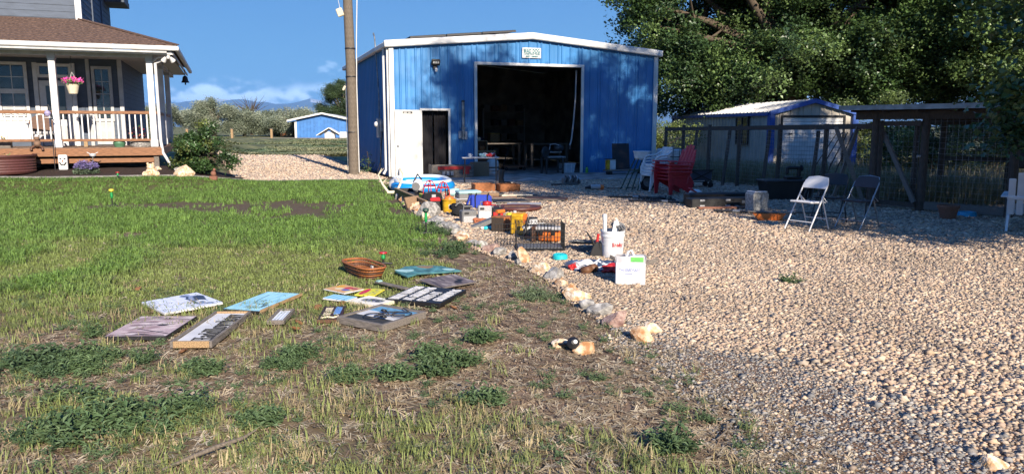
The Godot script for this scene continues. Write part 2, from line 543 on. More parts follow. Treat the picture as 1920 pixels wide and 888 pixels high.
	mat("green_label", lin(0.10, 0.75, 0.06), 0.6, "")
	mat("green_paint", lin(0.03, 0.08, 0.055), 0.5, "fine", Vector3(3, 3, 3))
	mat("blue_ink", lin(0.10, 0.16, 0.42), 0.7, "")
	mat("teal_ink", lin(0.015, 0.15, 0.17), 0.7, "")
	mat("red_ink", lin(0.50, 0.05, 0.05), 0.7, "")
	mat("black_ink", lin(0.02, 0.02, 0.022), 0.8, "")
	mat("cream", lin(0.72, 0.64, 0.47), 0.8, "soft", Vector3(4, 4, 4))
	mat("denim", lin(0.03, 0.065, 0.15), 0.95, "fine", Vector3(5, 5, 5))
	mat("dial", lin(0.6, 0.6, 0.58), 0.5, "")
	mat("tile_clay", lin(0.30, 0.13, 0.08), 0.85, "fine", Vector3(3, 3, 3))
	mat("pink", lin(0.80, 0.03, 0.30), 0.7, "")
	mat("clear_bin", lin(0.45, 0.52, 0.58), 0.3, "soft", Vector3(2, 2, 2))
	var g := mat("glass", lin(0.05, 0.07, 0.08), 0.04, "")
	g.transparency = BaseMaterial3D.TRANSPARENCY_ALPHA
	g.albedo_color.a = 0.45
	for k in ["rusty", "pale", "slate", "plum"]:
		mat("rock_" + k, Color(1, 1, 1) if k != "slate" else Color(0.95, 0.95, 0.95), 0.9, k, Vector3(2.2, 2.2, 2.2), "nfine", 0.8)
	mat("shingles", Color(0.92, 0.9, 0.9), 0.95, "shingle", Vector3(0.35, 1.6, 1.6), "nfine", 0.7)
	mat("field", Color.WHITE, 0.95, "field", Vector3(0.05, 0.05, 0.05), "", 0, 0, true)
	mat("mulch", Color(0.45, 0.36, 0.32), 0.95, "soil", Vector3(1.3, 1.3, 1.3), "nfine", 1.0, 0, true)
	mat("grit", Color(0.76, 0.70, 0.64), 0.95, "grit", Vector3(1.1, 1.1, 1.1), "nfine", 1.0, 0, true)
	mat("dirt_road", lin(0.50, 0.42, 0.33), 0.95, "fine", Vector3(0.2, 0.2, 0.2), "", 0, 0, true)
	mat("bark", Color.WHITE, 0.95, "bark", Vector3(3, 0.6, 3), "nfine", 0.8)

func two_tone(freq: float, a: Color, b: Color, sd: int) -> NoiseTexture2D:
	var t := noise_tex(freq, 0, 1, FastNoiseLite.TYPE_SIMPLEX_SMOOTH, 5, 512, false, sd)
	t.color_ramp.set_color(0, a)
	t.color_ramp.set_color(1, b)
	t.color_ramp.set_offset(0, 0.25)
	t.color_ramp.set_offset(1, 0.75)
	return t

func ground() -> void:
	# one sheet to the horizon
	var xs := [-60000.0, -4000.0, -600.0, -150.0, -60.0]
	var ds := [-4000.0, -300.0, -40.0, 0.0]
	for i in 61: xs.append(-30.0 + i)
	xs.append_array([60.0, 150.0, 600.0, 4000.0, 60000.0])
	for i in 50: ds.append(1.0 + i)
	ds.append_array([70.0, 110.0, 200.0, 600.0, 4000.0, 60000.0])
	var k := Mb.new()
	for i in xs.size() - 1:
		for j in ds.size() - 1:
			k.quad(P(xs[i], ds[j], -0.03), P(xs[i + 1], ds[j], -0.03), P(xs[i + 1], ds[j + 1], -0.03), P(xs[i], ds[j + 1], -0.03))
	setting("ground", k, M.field)
	# the lawn's soil: mud, dry earth with straw, turf; colours follow what grows there
	var x0 := -17.0; var x1 := 2.6; var d0 := 1.5; var d1 := 23.5
	var w := 900; var h := 1000
	var im := Image.create(w, h, false, Image.FORMAT_RGB8)
	var soil_a := Color(0.38, 0.305, 0.25); var soil_b := Color(0.64, 0.54, 0.45)
	for j in h:
		var d := d0 + (d1 - d0) * (j + 0.5) / h
		for i in w:
			var x := x0 + (x1 - x0) * (i + 0.5) / w
			var q := 0.5 + 0.5 * nz.get_noise_2d(x * 500, d * 500) + 0.25 * nb.get_noise_2d(x * 90, d * 90)
			var wet := smoothstep(11.5, 12.5, d)
			var soil := soil_a.lerp(soil_b, clampf(q, 0, 1)).lerp(Color(0.31, 0.235, 0.175).lerp(Color(0.43, 0.335, 0.255), q), wet)
			im.set_pixel(i, j, soil.lerp(Color(0.36, 0.37, 0.16), (0.25 + 0.63 * smoothstep(5.6, 7.6, d)) * (1.0 - bare(x, d))))
	var m := StandardMaterial3D.new()
	m.resource_name = "lawn_soil"
	m.albedo_texture = ImageTexture.create_from_image(im)
	m.roughness = 0.95
	m.detail_enabled = true
	m.detail_albedo = T.fine
	m.detail_blend_mode = BaseMaterial3D.BLEND_MODE_MUL
	m.detail_uv_layer = BaseMaterial3D.DETAIL_UV_2
	m.uv2_triplanar = true
	m.uv2_world_triplanar = true
	m.uv2_scale = Vector3(1.7, 1.7, 1.7)
	var lawn := Mb.new()
	var nx := 70; var nd := 90
	for i in nx:
		for j in nd:
			var p := []
			for q in [[i, j], [i + 1, j], [i + 1, j + 1], [i, j + 1]]:
				p.append(Vector2(x0 + (x1 - x0) * q[0] / nx, d0 + (d1 - d0) * q[1] / nd))
			if p[0].y > strip(p[0].x) + 0.4: continue
			var at := lawn.t.size()
			var v := []
			for q in p: v.append(P(q.x, q.y, 0.012 * nz.get_noise_2d(q.x * 40, q.y * 40) - 0.012))
			lawn.quad(v[0], v[1], v[2], v[3])
			for e in 6:
				var z := lawn.v[at + e]
				lawn.t[at + e] = Vector2((z.x - x0) / (x1 - x0), (-z.z - d0) / (d1 - d0))
	setting("lawn", lawn, m)
	setting("gravel_driveway", mesh_sheet(func(x, d): return x > edge(d) - 0.05 and not on_slab(x, d, 0.1) and (d < 23.4 or x > 4.0), -3.5, 22.0, 1.5, 29.0, 0.15, 0.002, 0.002), M.grit)
	setting("gravel_pad", mesh_sheet(func(x, d): return d > strip(x) + 0.12 and x > maxf(-22.0, -8.3 - (d - 22.0) * 0.42) and x < -3.3 - 0.0 * d and d < 42.0 + 0.6 * sin(x) and (x < -3.9 - (d - 23.6) * 0.35 or d < 23.4), -22.0, -3.3, 20.5, 43.0, 0.25, 0.004, 0.004), M.grit)
	# workshop slab and apron
	var slab := setting("concrete_apron", Mb.new().cbox(Vector3(4.5, -0.04, 1.55), Vector3(9.0, 0.14, 3.1), 0.01), M.concrete)
	slab.position = Vector3(SHOP_AT.x, 0, -SHOP_AT.y); slab.rotation.y = SHOP_TURN
	# mowing strip and the mulch bed along the porch
	var ms := Mb.new()
	for i in range(1, STRIP.size() - 1):
		for s in 6:
			var p := []
			for e in [s / 6.0, (s + 1) / 6.0]:
				var a := Vector2(STRIP[i][0], STRIP[i][1]).lerp(Vector2(STRIP[i + 1][0], STRIP[i + 1][1]), e)
				p.append([P(a.x, a.y, 0.045), P(a.x, a.y + 0.14, 0.045), P(a.x, a.y, -0.04), P(a.x, a.y + 0.14, -0.04)])
			ms.quad(p[0][0], p[1][0], p[1][1], p[0][1])
			ms.quad(p[0][2], p[1][2], p[1][0], p[0][0])
			ms.quad(p[0][1], p[1][1], p[1][3], p[0][3])
	setting("mowing_strip", ms, M.strip_concrete)
	setting("mulch_bed", mesh_sheet(func(x, d): return d > strip(x) + 0.1 and house_uv(x, d).y < 1.2 and x < -7.9, -18.0, -7.8, 17.0, 23.0, 0.12, 0.02, 0.05), M.mulch)

func on_slab(x: float, d: float, inset := 0.0) -> bool:
	var l := (Vector2(x, d) - SHOP_AT).rotated(-SHOP_TURN)
	return l.x > inset and l.x < 9.0 - inset and l.y > -3.1 + inset and l.y < 10.0

func far_land() -> void:
	# mountains, real size and far off
	var mm := mat("mountain", lin(0.075, 0.10, 0.12), 1.0, "blotch", Vector3(0.0002, 0.0002, 0.0002))
	mm.vertex_color_use_as_albedo = true
	mm.albedo_color = Color.WHITE
	var k := Mb.new()
	k.colored = true
	var f := FastNoiseLite.new()
	f.seed = 5; f.frequency = 0.00012; f.fractal_octaves = 5; f.fractal_type = FastNoiseLite.FRACTAL_RIDGED
	var nx := 150; var nr := 14
	var at := func(i: int, j: int) -> Vector3:
		var a := lerpf(-1.1, 0.9, i / float(nx))
		var r := 34000.0 + 900.0 * j
		var p := Vector3(sin(a) * r, 0, -cos(a) * r)
		var rise := smoothstep(0, 9, j) * smoothstep(16, 10, j)
		p.y = -60.0 + 60 * j * rise / 10.0 + rise * (700.0 + 900.0 * (0.5 + 0.5 * f.get_noise_2d(p.x, p.z)))
		return p
	for i in nx:
		for j in nr:
			var q := [at.call(i, j), at.call(i + 1, j), at.call(i + 1, j + 1), at.call(i, j + 1)]
			var top: float = (q[0].y + q[2].y) / 2
			k.col = Color(0.62, 0.64, 0.66) if top > 1300.0 + 220.0 * nz.get_noise_2d(i * 30.0, j * 60.0) else Color(0.055, 0.085, 0.085)
			k.quad(q[0], q[1], q[2], q[3])
	setting("mountains", k, mm)
	var env: Environment = get_node("environment").environment
	env.fog_enabled = true
	env.fog_density = 0.000028
	env.fog_light_color = Color(0.52, 0.72, 0.95)
	setting("dirt_track", Mb.new().box(Vector3(-45, 0.0, -104), Vector3(90, 0.08, 5.0)), M.dirt_road)
	# the far blue barn, the little gabled pump house before it
	var b := thing("barn", "low blue metal barn with white trimmed gable roof across the field", "barn", Vector3(-27.6, 0, -110), 0.06)
	var run := Mb.new()
	var hh := func(x): return 2.35 + 0.95 * (1.0 - absf(x) / 4.4)
	for i in 15:
		var x0 := -3.75 + i * 0.5; var x1 := x0 + 0.5
		var pm := Mb.new()
		pm.quad(Vector3(x0, 0, 0), Vector3(x1 - 0.07, 0, 0), Vector3(x1 - 0.07, hh.call(x1 - 0.07), 0), Vector3(x0, hh.call(x0), 0))
		pm.quad(Vector3(x1 - 0.07, 0, 0.05), Vector3(x1, 0, 0.05), Vector3(x1, hh.call(x1), 0.05), Vector3(x1 - 0.07, hh.call(x1 - 0.07), 0.05))
		part(b, "wall_panel", pm, M.barn_blue)
	bx(b, "side_wall", M.barn_blue, Vector3(-3.78, 1.2, -5), Vector3(0.06, 2.4, 9.9))
	bx(b, "side_wall", M.barn_blue, Vector3(3.78, 1.2, -5), Vector3(0.06, 2.4, 9.9))
	bx(b, "corner_trim", M.white_trim, Vector3(-3.9, 1.2, 0.08), Vector3(0.3, 2.4, 0.14))
	for s in [-1.0, 1.0]:
		part(b, "roof", Mb.new().beam(Vector3(s * 5.0, 2.42, -5), Vector3(0, 3.5, -5), 11.0, 0.08), M.roof_sheet)
		part(b, "fascia", Mb.new().beam(Vector3(s * 5.02, 2.44, 0.6), Vector3(0, 3.52, 0.6), 0.1, 0.24), M.white_trim)
		part(b, "soffit", Mb.new().beam(Vector3(s * 5.0, 2.28, 0.3), Vector3(s * 3.7, 2.52, 0.3), 0.5, 0.1), M.barn_blue)
	var ph := thing("pump_house", "tiny white doghouse with dark gable in front of the blue barn", "doghouse", Vector3(-25.0, 0, -103), 0.05)
	bx(ph, "wall", M.white_paint, Vector3(0, 0.45, -0.6), Vector3(1.3, 0.9, 1.0))
	for s in [-1.0, 1.0]:
		part(ph, "roof", Mb.new().beam(Vector3(s * 1.7, 0.42, -0.4), Vector3(0, 1.45, -0.4), 1.6, 0.1), M.white_trim)
		part(ph, "gable_board", Mb.new().beam(Vector3(s * 1.35, 0.5, 0.12), Vector3(0, 1.3, 0.12), 0.06, 0.3), M.dark_metal)
	var wb := thing("water_tank", "white cube shaped tank standing between blue barn and pole", "tank", Vector3(-22.6, 0, -101), 0.1)
	bx(wb, "tank_body", M.white_plastic, Vector3(0, 0.5, 0), Vector3(1.0, 0.85, 1.0), 0.08)
	bx(wb, "pallet", M.grey_wood, Vector3(0, 0.05, 0), Vector3(1.1, 0.1, 1.1))
	lt(wb, "cap", M.dark_metal, [Vector2(0.12, 0.92), Vector2(0.12, 0.97), Vector2(0, 0.97)], 10)
	# posts and an orange-brown hut behind the olive trees
	var spots := [-43.5, -37.5, -32.2]
	var nm := ["leftmost", "middle", "rightmost"]
	for i in 3:
		var fp := thing("fence_post", "short orange brown fence post by the far dirt track, %s of three" % nm[i], "post", Vector3(spots[i], 0, -100.8), 0.0, "posts by the far track")
		bx(fp, "shaft", M.pine, Vector3(0, 0.65, 0), Vector3(0.28, 1.3, 0.28), 0.03)
		bx(fp, "cap", M.grey_wood, Vector3(0, 1.34, 0), Vector3(0.36, 0.08, 0.36))
	var hut := thing("hut", "small orange walled hut glimpsed under the far olive trees", "hut", Vector3(-37.5, 0, -128), 0.2)
	bx(hut, "wall", M.orange_wood, Vector3(0, 1.1, 0), Vector3(6.5, 2.2, 4.0))
	part(hut, "roof", Mb.new().beam(Vector3(-3.6, 2.3, 0), Vector3(3.6, 2.3, 0), 4.6, 0.2), M.dark_metal)
	bx(hut, "door", M.brown_wood, Vector3(0.5, 0.95, 2.03), Vector3(0.9, 1.9, 0.06))

# ---------------------------------------------------------------- the blue workshop
func rib_panel(x0: float, x1: float, y0: Callable, y1: Callable, flip := false) -> Mb:
	# ribbed steel sheet in the plane z = 0, ribs proud of it; x0..x1 is one sheet
	var k := Mb.new()
	var prof := []
	var x := x0
	while x < x1 - 0.02:
		prof.append_array([Vector2(x, 0), Vector2(x + 0.022, 0.034), Vector2(x + 0.052, 0.034), Vector2(x + 0.074, 0)])
		if x + 0.2 < x1: prof.append_array([Vector2(x + 0.165, 0), Vector2(x + 0.178, 0.006), Vector2(x + 0.202, 0.006), Vector2(x + 0.215, 0)])
		x += 0.3048
	var pts := []
	for p in prof:
		if p.x < x1: pts.append(p)
	pts.append(Vector2(x1, 0.0))
	for i in pts.size() - 1:
		var a: Vector2 = pts[i]; var b: Vector2 = pts[i + 1]
		k.quad(Vector3(a.x, y0.call(a.x), a.y), Vector3(b.x, y0.call(b.x), b.y), Vector3(b.x, y1.call(b.x), b.y), Vector3(a.x, y1.call(a.x), a.y))
	return k

func shop() -> void:
	var s := thing("workshop", "blue ribbed steel workshop with white trim and wide open bay door", "workshop", Vector3(SHOP_AT.x, 0, -SHOP_AT.y), SHOP_TURN)
	var W := 9.45; var L := 10.2
	var top := func(x): return 4.105 + 0.0898 * minf(x, 9.45 - x)
	var zero := func(_x): return 0.03
	var runs := [[0.0, 1.0, zero], [1.0, 1.87, func(_x): return 2.12], [1.87, 2.82, zero], [2.82, 6.55, func(_x): return 3.57], [6.55, 9.45, zero]]
	for r in runs:
		var n := ceili((r[1] - r[0]) / 0.92)
		for i in n:
			var a: float = lerpf(r[0], r[1], float(i) / n); var b: float = lerpf(r[0], r[1], float(i + 1) / n)
			part(s, "wall_panel", rib_panel(a, b, r[2], top), M.blue_steel)
	for side in [0, 1]:
		for i in 11:
			var o := part(s, "side_panel", rib_panel(i * L / 11.0, (i + 1) * L / 11.0, func(_x): return 0.03, func(_x): return 4.1), M.blue_steel)
			o.transform = Transform3D(Basis(Vector3.UP, -PI / 2), Vector3(0, 0, -L)) if side == 0 else Transform3D(Basis(Vector3.UP, PI / 2), Vector3(W, 0, 0))
	for i in 10:
		var o := part(s, "back_panel", rib_panel(i * W / 10.0, (i + 1) * W / 10.0, zero, func(x): return 4.105 + 0.0898 * minf(x, 9.45 - x)), M.blue_steel)
		o.transform = Transform3D(Basis(Vector3.UP, PI), Vector3(W, 0, -L))
	# lining that gives the walls their thickness
	var li := Mb.new()
	li.box(Vector3(0.08, 2.0, -L / 2), Vector3(0.1, 3.9, L - 0.1)).box(Vector3(W - 0.08, 2.0, -L / 2), Vector3(0.1, 3.9, L - 0.1)).box(Vector3(W / 2, 2.0, -L + 0.1), Vector3(W - 0.3, 3.9, 0.1))
	li.box(Vector3(0.56, 2.0, -0.06), Vector3(0.84, 3.92, 0.08)).box(Vector3(2.34, 2.0, -0.06), Vector3(0.9, 3.92, 0.08)).box(Vector3(7.98, 2.0, -0.06), Vector3(2.72, 3.92, 0.08)).box(Vector3(4.68, 3.82, -0.06), Vector3(3.72, 0.42, 0.08)).box(Vector3(1.43, 3.05, -0.06), Vector3(0.86, 1.75, 0.08))
	for z in [-0.06, -L + 0.1]:
		li.extrude(PackedVector2Array([Vector2(0.1, 3.9), Vector2(W - 0.1, 3.9), Vector2(W - 0.1, 4.1), Vector2(W / 2, 4.5), Vector2(0.1, 4.1)]), 0.05, Transform3D(Basis(), Vector3(0, 0, z - 0.03)))
	li.box(Vector3(0.08, 4.0, -L / 2), Vector3(0.1, 0.2, L - 0.1)).box(Vector3(W - 0.08, 4.0, -L / 2), Vector3(0.1, 0.2, L - 0.1))
	part(s, "lining", li, M.liner)
	bx(s, "floor_slab", M.concrete, Vector3(W / 2, -0.05, -L / 2 - 0.01), Vector3(W - 0.05, 0.16, L - 0.03))
	# roof, rakes, eaves, corner trims
	for i in 2:
		var x0 := 0.0 if i == 0 else W
		var rf := part(s, "roof", Mb.new().beam(Vector3(x0 + (-0.12 if i == 0 else 0.12), 4.13, -L / 2 + 0.0), Vector3(W / 2, 4.565, -L / 2), L + 0.2, 0.06), M.roof_sheet)
		var seams := Mb.new()
		for q in 22:
			seams.beam(Vector3(x0, 4.19, -0.3 - q * 0.45), Vector3(W / 2, 4.62, -0.3 - q * 0.45), 0.05, 0.035)
		part(rf, "seam", seams, M.roof_sheet)
		part(s, "rake_trim", Mb.new().beam(Vector3(x0 + (-0.16 if i == 0 else 0.16), 4.115, 0.1), Vector3(W / 2 + (0.03 if i == 0 else -0.03), 4.545, 0.1), 0.16, 0.21, 0.025), M.white_trim)
		part(s, "eave_gutter", Mb.new().cbox(Vector3(x0 + (-0.1 if i == 0 else 0.1), 4.10, -L / 2 - 0.02), Vector3(0.15, 0.17, L), 0.03), M.white_trim)
		bx(s, "corner_trim", M.white_trim, Vector3(x0 + (0.06 if i == 0 else -0.05), 2.02, 0.055), Vector3(0.15, 3.98, 0.05), 0.008)
		bx(s, "corner_trim", M.white_trim, Vector3(x0 + (-0.05 if i == 0 else 0.05), 2.02, -0.05), Vector3(0.05, 3.98, 0.12), 0.008)
	part(s, "ridge_cap", Mb.new().beam(Vector3(W / 2, 4.62, 0.12), Vector3(W / 2, 4.62, -L), 0.34, 0.05), M.white_trim)
	tb(s, "downspout", M.white_trim, [Vector3(-0.1, 4.05, -0.32), Vector3(-0.11, 3.8, -0.32), Vector3(-0.11, 0.25, -0.32), Vector3(-0.2, 0.1, -0.28)], 0.045, 6)
	# bay door frame
	for q in [[Vector3(2.79, 1.8, 0.05), Vector3(0.09, 3.56, 0.07)], [Vector3(6.58, 1.8, 0.05), Vector3(0.09, 3.56, 0.07)], [Vector3(4.685, 3.62, 0.05), Vector3(3.88, 0.09, 0.07)]]:
		bx(s, "bay_frame", M.white_trim, q[0], q[1], 0.01)
	# side door, open flat against the wall, with a dark curtain in its opening
	for q in [[Vector3(0.97, 1.07, 0.045), Vector3(0.07, 2.08, 0.06)], [Vector3(1.9, 1.07, 0.045), Vector3(0.07, 2.08, 0.06)], [Vector3(1.435, 2.14, 0.045), Vector3(1.0, 0.07, 0.06)]]:
		bx(s, "door_frame", M.white_trim, q[0], q[1], 0.008)
	var dl := bx(s, "door", M.door_white, Vector3(0.53, 1.09, 0.13), Vector3(0.84, 2.06, 0.045), 0.006)
	lt(dl, "door_knob", M.steel, [Vector2(0.012, 0), Vector2(0.012, 0.03), Vector2(0.032, 0.045), Vector2(0.028, 0.075), Vector2(0, 0.08)], 10, Vector3(0.2, 1.02, 0.15), Vector3(PI / 2, 0, 0))
	var plate := bx(dl, "nameplate", M.dark_metal, Vector3(0.52, 2.04, 0.157), Vector3(0.30, 0.06, 0.006))
	bx(plate, "plate_text", M.dial, Vector3(0.45, 2.04, 0.161), Vector3(0.10, 0.02, 0.003))
	bx(plate, "plate_text", M.dial, Vector3(0.58, 2.04, 0.161), Vector3(0.08, 0.02, 0.003))
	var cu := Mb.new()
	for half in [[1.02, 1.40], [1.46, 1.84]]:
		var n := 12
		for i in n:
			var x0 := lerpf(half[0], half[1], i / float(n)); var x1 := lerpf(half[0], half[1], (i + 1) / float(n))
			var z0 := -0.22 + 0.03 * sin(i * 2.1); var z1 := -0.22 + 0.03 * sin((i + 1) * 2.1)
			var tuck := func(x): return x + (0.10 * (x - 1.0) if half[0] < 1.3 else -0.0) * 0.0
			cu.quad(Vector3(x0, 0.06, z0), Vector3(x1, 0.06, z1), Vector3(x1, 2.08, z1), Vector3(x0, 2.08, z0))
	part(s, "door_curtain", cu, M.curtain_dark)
	# sign
	var sg := thing("shop_sign", "small white sign with teal lettering above the bay door", "sign", to_shop(4.72, 0.055), SHOP_TURN)
	bx(sg, "board", M.carton, Vector3(0, 4.0, 0), Vector3(0.66, 0.33, 0.02), 0.004)
	lettering(sg, "lettering", "MAD DOG", 0.135, M.teal_ink, Transform3D(Basis(), Vector3(0, 4.06, 0.018)), 0.012, "Droid Sans", true, 0.56)
	lettering(sg, "lettering", "CONSTRUCTION", 0.055, M.teal_ink, Transform3D(Basis(), Vector3(0, 3.96, 0.018)), 0.012, "Droid Sans", true, 0.56)
	lettering(sg, "lettering", "687 0988", 0.05, M.teal_ink, Transform3D(Basis(), Vector3(0, 3.885, 0.018)), 0.012, "Droid Sans", true, 0.42)
	# lamp over the side door
	var fl := thing("security_light", "black floodlight with sensor on blue wall above white door", "light", to_shop(1.45, 0.04), SHOP_TURN)
	bx(fl, "bracket", M.dark_metal, Vector3(0, 3.45, 0.03), Vector3(0.12, 0.12, 0.06), 0.01)
	var hd := bx(fl, "lamp_head", M.black, Vector3(0, 3.60, 0.12), Vector3(0.28, 0.2, 0.09), 0.02, Vector3(0.5, 0, 0))
	for i in 3: bx(hd, "led_window", M.dial, Vector3(-0.07 + 0.07 * i, 3.59, 0.172), Vector3(0.05, 0.06, 0.01), 0.0, Vector3(0.5, 0, 0))
	lt(fl, "sensor", M.white_plastic, [Vector2(0, -0.05), Vector2(0.045, -0.03), Vector2(0.045, 0.05), Vector2(0.03, 0.07), Vector2(0, 0.07)], 10, Vector3(0.02, 3.36, 0.09), Vector3(0.4, 0, 0))
	# conduit and switch boxes between the doors
	var cd := thing("conduit_pipe", "grey conduit pipe with switch boxes on blue wall between the doors", "conduit", to_shop(2.35, 0.05), SHOP_TURN)
	tb(cd, "pipe", M.galvanised, [Vector3(0, 1.2, 0.04), Vector3(0, 2.38, 0.04)], 0.05, 10)
	lt(cd, "cap", M.dark_metal, [Vector2(0.055, 0), Vector2(0.055, 0.05), Vector2(0, 0.07)], 10, Vector3(0, 2.38, 0.04))
	bx(cd, "switch_box", M.light_case, Vector3(-0.11, 1.34, 0.03), Vector3(0.09, 0.24, 0.07), 0.01)
	bx(cd, "switch_box", M.light_case, Vector3(0.09, 1.32, 0.03), Vector3(0.08, 0.26, 0.07), 0.01)
	bx(cd, "clamp", M.steel, Vector3(0, 1.55, 0.04), Vector3(0.16, 0.03, 0.11))
	# meter and switchgear on the shaded side
	var me := thing("electric_meter", "grey electric meter cabinet with round dial on the shaded blue wall", "meter", to_shop(-0.04, -1.35), SHOP_TURN - PI / 2)
	bx(me, "cabinet", M.light_case, Vector3(0.0, 1.55, 0.08), Vector3(0.36, 0.62, 0.14), 0.015)
	lt(me, "dial", M.dial, [Vector2(0.09, 0), Vector2(0.085, 0.06), Vector2(0.05, 0.09), Vector2(0, 0.1)], 14, Vector3(0.0, 1.68, 0.15), Vector3(PI / 2, 0, 0))
	bx(me, "breaker_box", M.galvanised, Vector3(0.38, 1.62, 0.06), Vector3(0.2, 0.38, 0.1), 0.012)
	bx(me, "disconnect_box", M.galvanised, Vector3(-0.36, 1.72, 0.06), Vector3(0.2, 0.34, 0.1), 0.012)
	tb(me, "conduit", M.galvanised, [Vector3(-0.05, 1.86, 0.06), Vector3(-0.05, 2.6, 0.06), Vector3(-0.25, 3.2, 0.05), Vector3(-0.35, 4.5, 0.1), Vector3(-0.2, 4.62, 0.16)], 0.022)
	tb(me, "conduit", M.galvanised, [Vector3(0.08, 1.24, 0.06), Vector3(0.1, 0.6, 0.07), Vector3(0.02, 0.05, 0.08)], 0.022)
	tb(me, "cable", M.dark_metal, [Vector3(0.4, 1.43, 0.06), Vector3(0.42, 0.9, 0.1), Vector3(0.35, 0.5, 0.12), Vector3(0.3, 0.03, 0.25)], 0.012)
	# rolled cable hanging inside the right jamb
	var cb := thing("hanging_strap", "pale strap hanging down inside the right side of the bay", "strap", to_shop(6.38, -0.2), SHOP_TURN)
	tb(cb, "strap", M.light_case, [Vector3(0.08, 3.5, 0), Vector3(0.06, 2.6, 0), Vector3(-0.02, 1.7, 0.02), Vector3(-0.1, 1.15, 0.05), Vector3(-0.16, 0.95, 0.05)], 0.03, 5)
	bx(cb, "buckle", M.dark_metal, Vector3(-0.16, 0.9, 0.05), Vector3(0.1, 0.16, 0.05), 0.01)
	# solar array on the near slope
	var so := thing("solar_array", "dark solar panels lying on rails on the workshop roof", "solar panels", to_shop(0, 0), SHOP_TURN)
	var sl := 0.42 / 4.72
	for i in 3:
		for j in 4:
			var c := Vector3(1.35 + i * 1.2, 4.34 + (1.35 + i * 1.2) * 0.097, -0.9 - j * 1.05)
			var md := bx(so, "module", M.navy_dark, c, Vector3(1.16, 0.04, 1.0), 0.006, Vector3(0, 0, 0.091))
			bx(md, "module_frame", M.dark_metal, c + Vector3(0, -0.025, 0.51), Vector3(1.17, 0.05, 0.02), 0.0, Vector3(0, 0, 0.091))
	for j in 2:
		bar(so, "rail", M.steel, Vector3(0.75, 4.27, -1.2 - 2.2 * j), Vector3(4.35, 4.60, -1.2 - 2.2 * j), 0.04, 0.06)
	# utility pole with its cables
	var po := thing("utility_pole", "weathered grey wooden utility pole left of the blue workshop", "pole", P(-5.29, 25.0))
	tb(po, "pole_shaft", M.pole_wood, [Vector3(0, -0.1, 0), Vector3(0.02, 2.5, 0), Vector3(-0.03, 5.5, 0), Vector3(-0.06, 9.5, 0)], [0.17, 0.162, 0.15, 0.125], 18)
	tb(po, "cable", M.white_trim, [Vector3(0.19, 0.1, 0.05), Vector3(0.19, 3.0, 0.05), Vector3(0.22, 4.4, 0.03), Vector3(0.35, 7.5, 0)], 0.018, 5)
	tb(po, "ground_wire", M.galvanised, [Vector3(-0.18, 0.1, 0.06), Vector3(-0.185, 1.2, 0.06), Vector3(-0.17, 3.0, 0.05)], 0.012, 5)
	bx(po, "tag_box", M.cream, Vector3(-0.27, 5.25, 0.1), Vector3(0.2, 0.26, 0.12), 0.02, Vector3(0, 0, 0.35))
	tb(po, "tag_wire", M.white_trim, [Vector3(-0.27, 5.38, 0.1), Vector3(-0.33, 5.7, 0.1), Vector3(-0.31, 6.0, 0.05)], 0.008, 4)
	bx(po, "insulator", M.cream, Vector3(-0.22, 2.85, 0.08), Vector3(0.07, 0.16, 0.07), 0.015, Vector3(0, 0, -0.5))
	for y in [1.4, 3.2, 4.1]: lt(po, "cable_clip", M.dark_metal, [Vector2(0.172, 0), Vector2(0.175, 0.02), Vector2(0.168, 0.04)], 18, Vector3(0, y, 0))

func to_shop(x: float, z: float, y := 0.0) -> Vector3:
	return Vector3(SHOP_AT.x + x * cos(SHOP_TURN) + z * sin(SHOP_TURN), y, -SHOP_AT.y - x * sin(SHOP_TURN) + z * cos(SHOP_TURN))

# ---------------------------------------------------------------- the house with its porch
func window_unit(p: Node, called: String, x0: float, x1: float, y0: float, y1: float, z: float, cols: int, rows: int, trim: Material) -> void:
	var w := bx(p, called, M.window_dark, Vector3((x0 + x1) / 2, (y0 + y1) / 2, z + 0.01), Vector3(x1 - x0, y1 - y0, 0.02))  # opaque backing, painted dark in place of an unlit room behind the pane
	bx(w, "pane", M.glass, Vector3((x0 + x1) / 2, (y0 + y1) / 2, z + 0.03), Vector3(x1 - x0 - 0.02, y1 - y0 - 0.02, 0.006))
	for q in [[Vector3(x0 - 0.045, (y0 + y1) / 2, z + 0.03), Vector3(0.09, y1 - y0 + 0.18, 0.06)], [Vector3(x1 + 0.045, (y0 + y1) / 2, z + 0.03), Vector3(0.09, y1 - y0 + 0.18, 0.06)], [Vector3((x0 + x1) / 2, y1 + 0.045, z + 0.028), Vector3(x1 - x0, 0.09, 0.056)], [Vector3((x0 + x1) / 2, y0 - 0.045, z + 0.034), Vector3(x1 - x0, 0.09, 0.068)]]:
		bx(w, "frame", trim, q[0], q[1], 0.006)
	for i in range(1, cols): bx(w, "muntin", trim, Vector3(lerpf(x0, x1, float(i) / cols), (y0 + y1) / 2, z + 0.036), Vector3(0.02, y1 - y0, 0.012))
	for i in range(1, rows): bx(w, "muntin", trim, Vector3((x0 + x1) / 2, lerpf(y0, y1, float(i) / rows), z + 0.037), Vector3(x1 - x0, 0.02, 0.014))

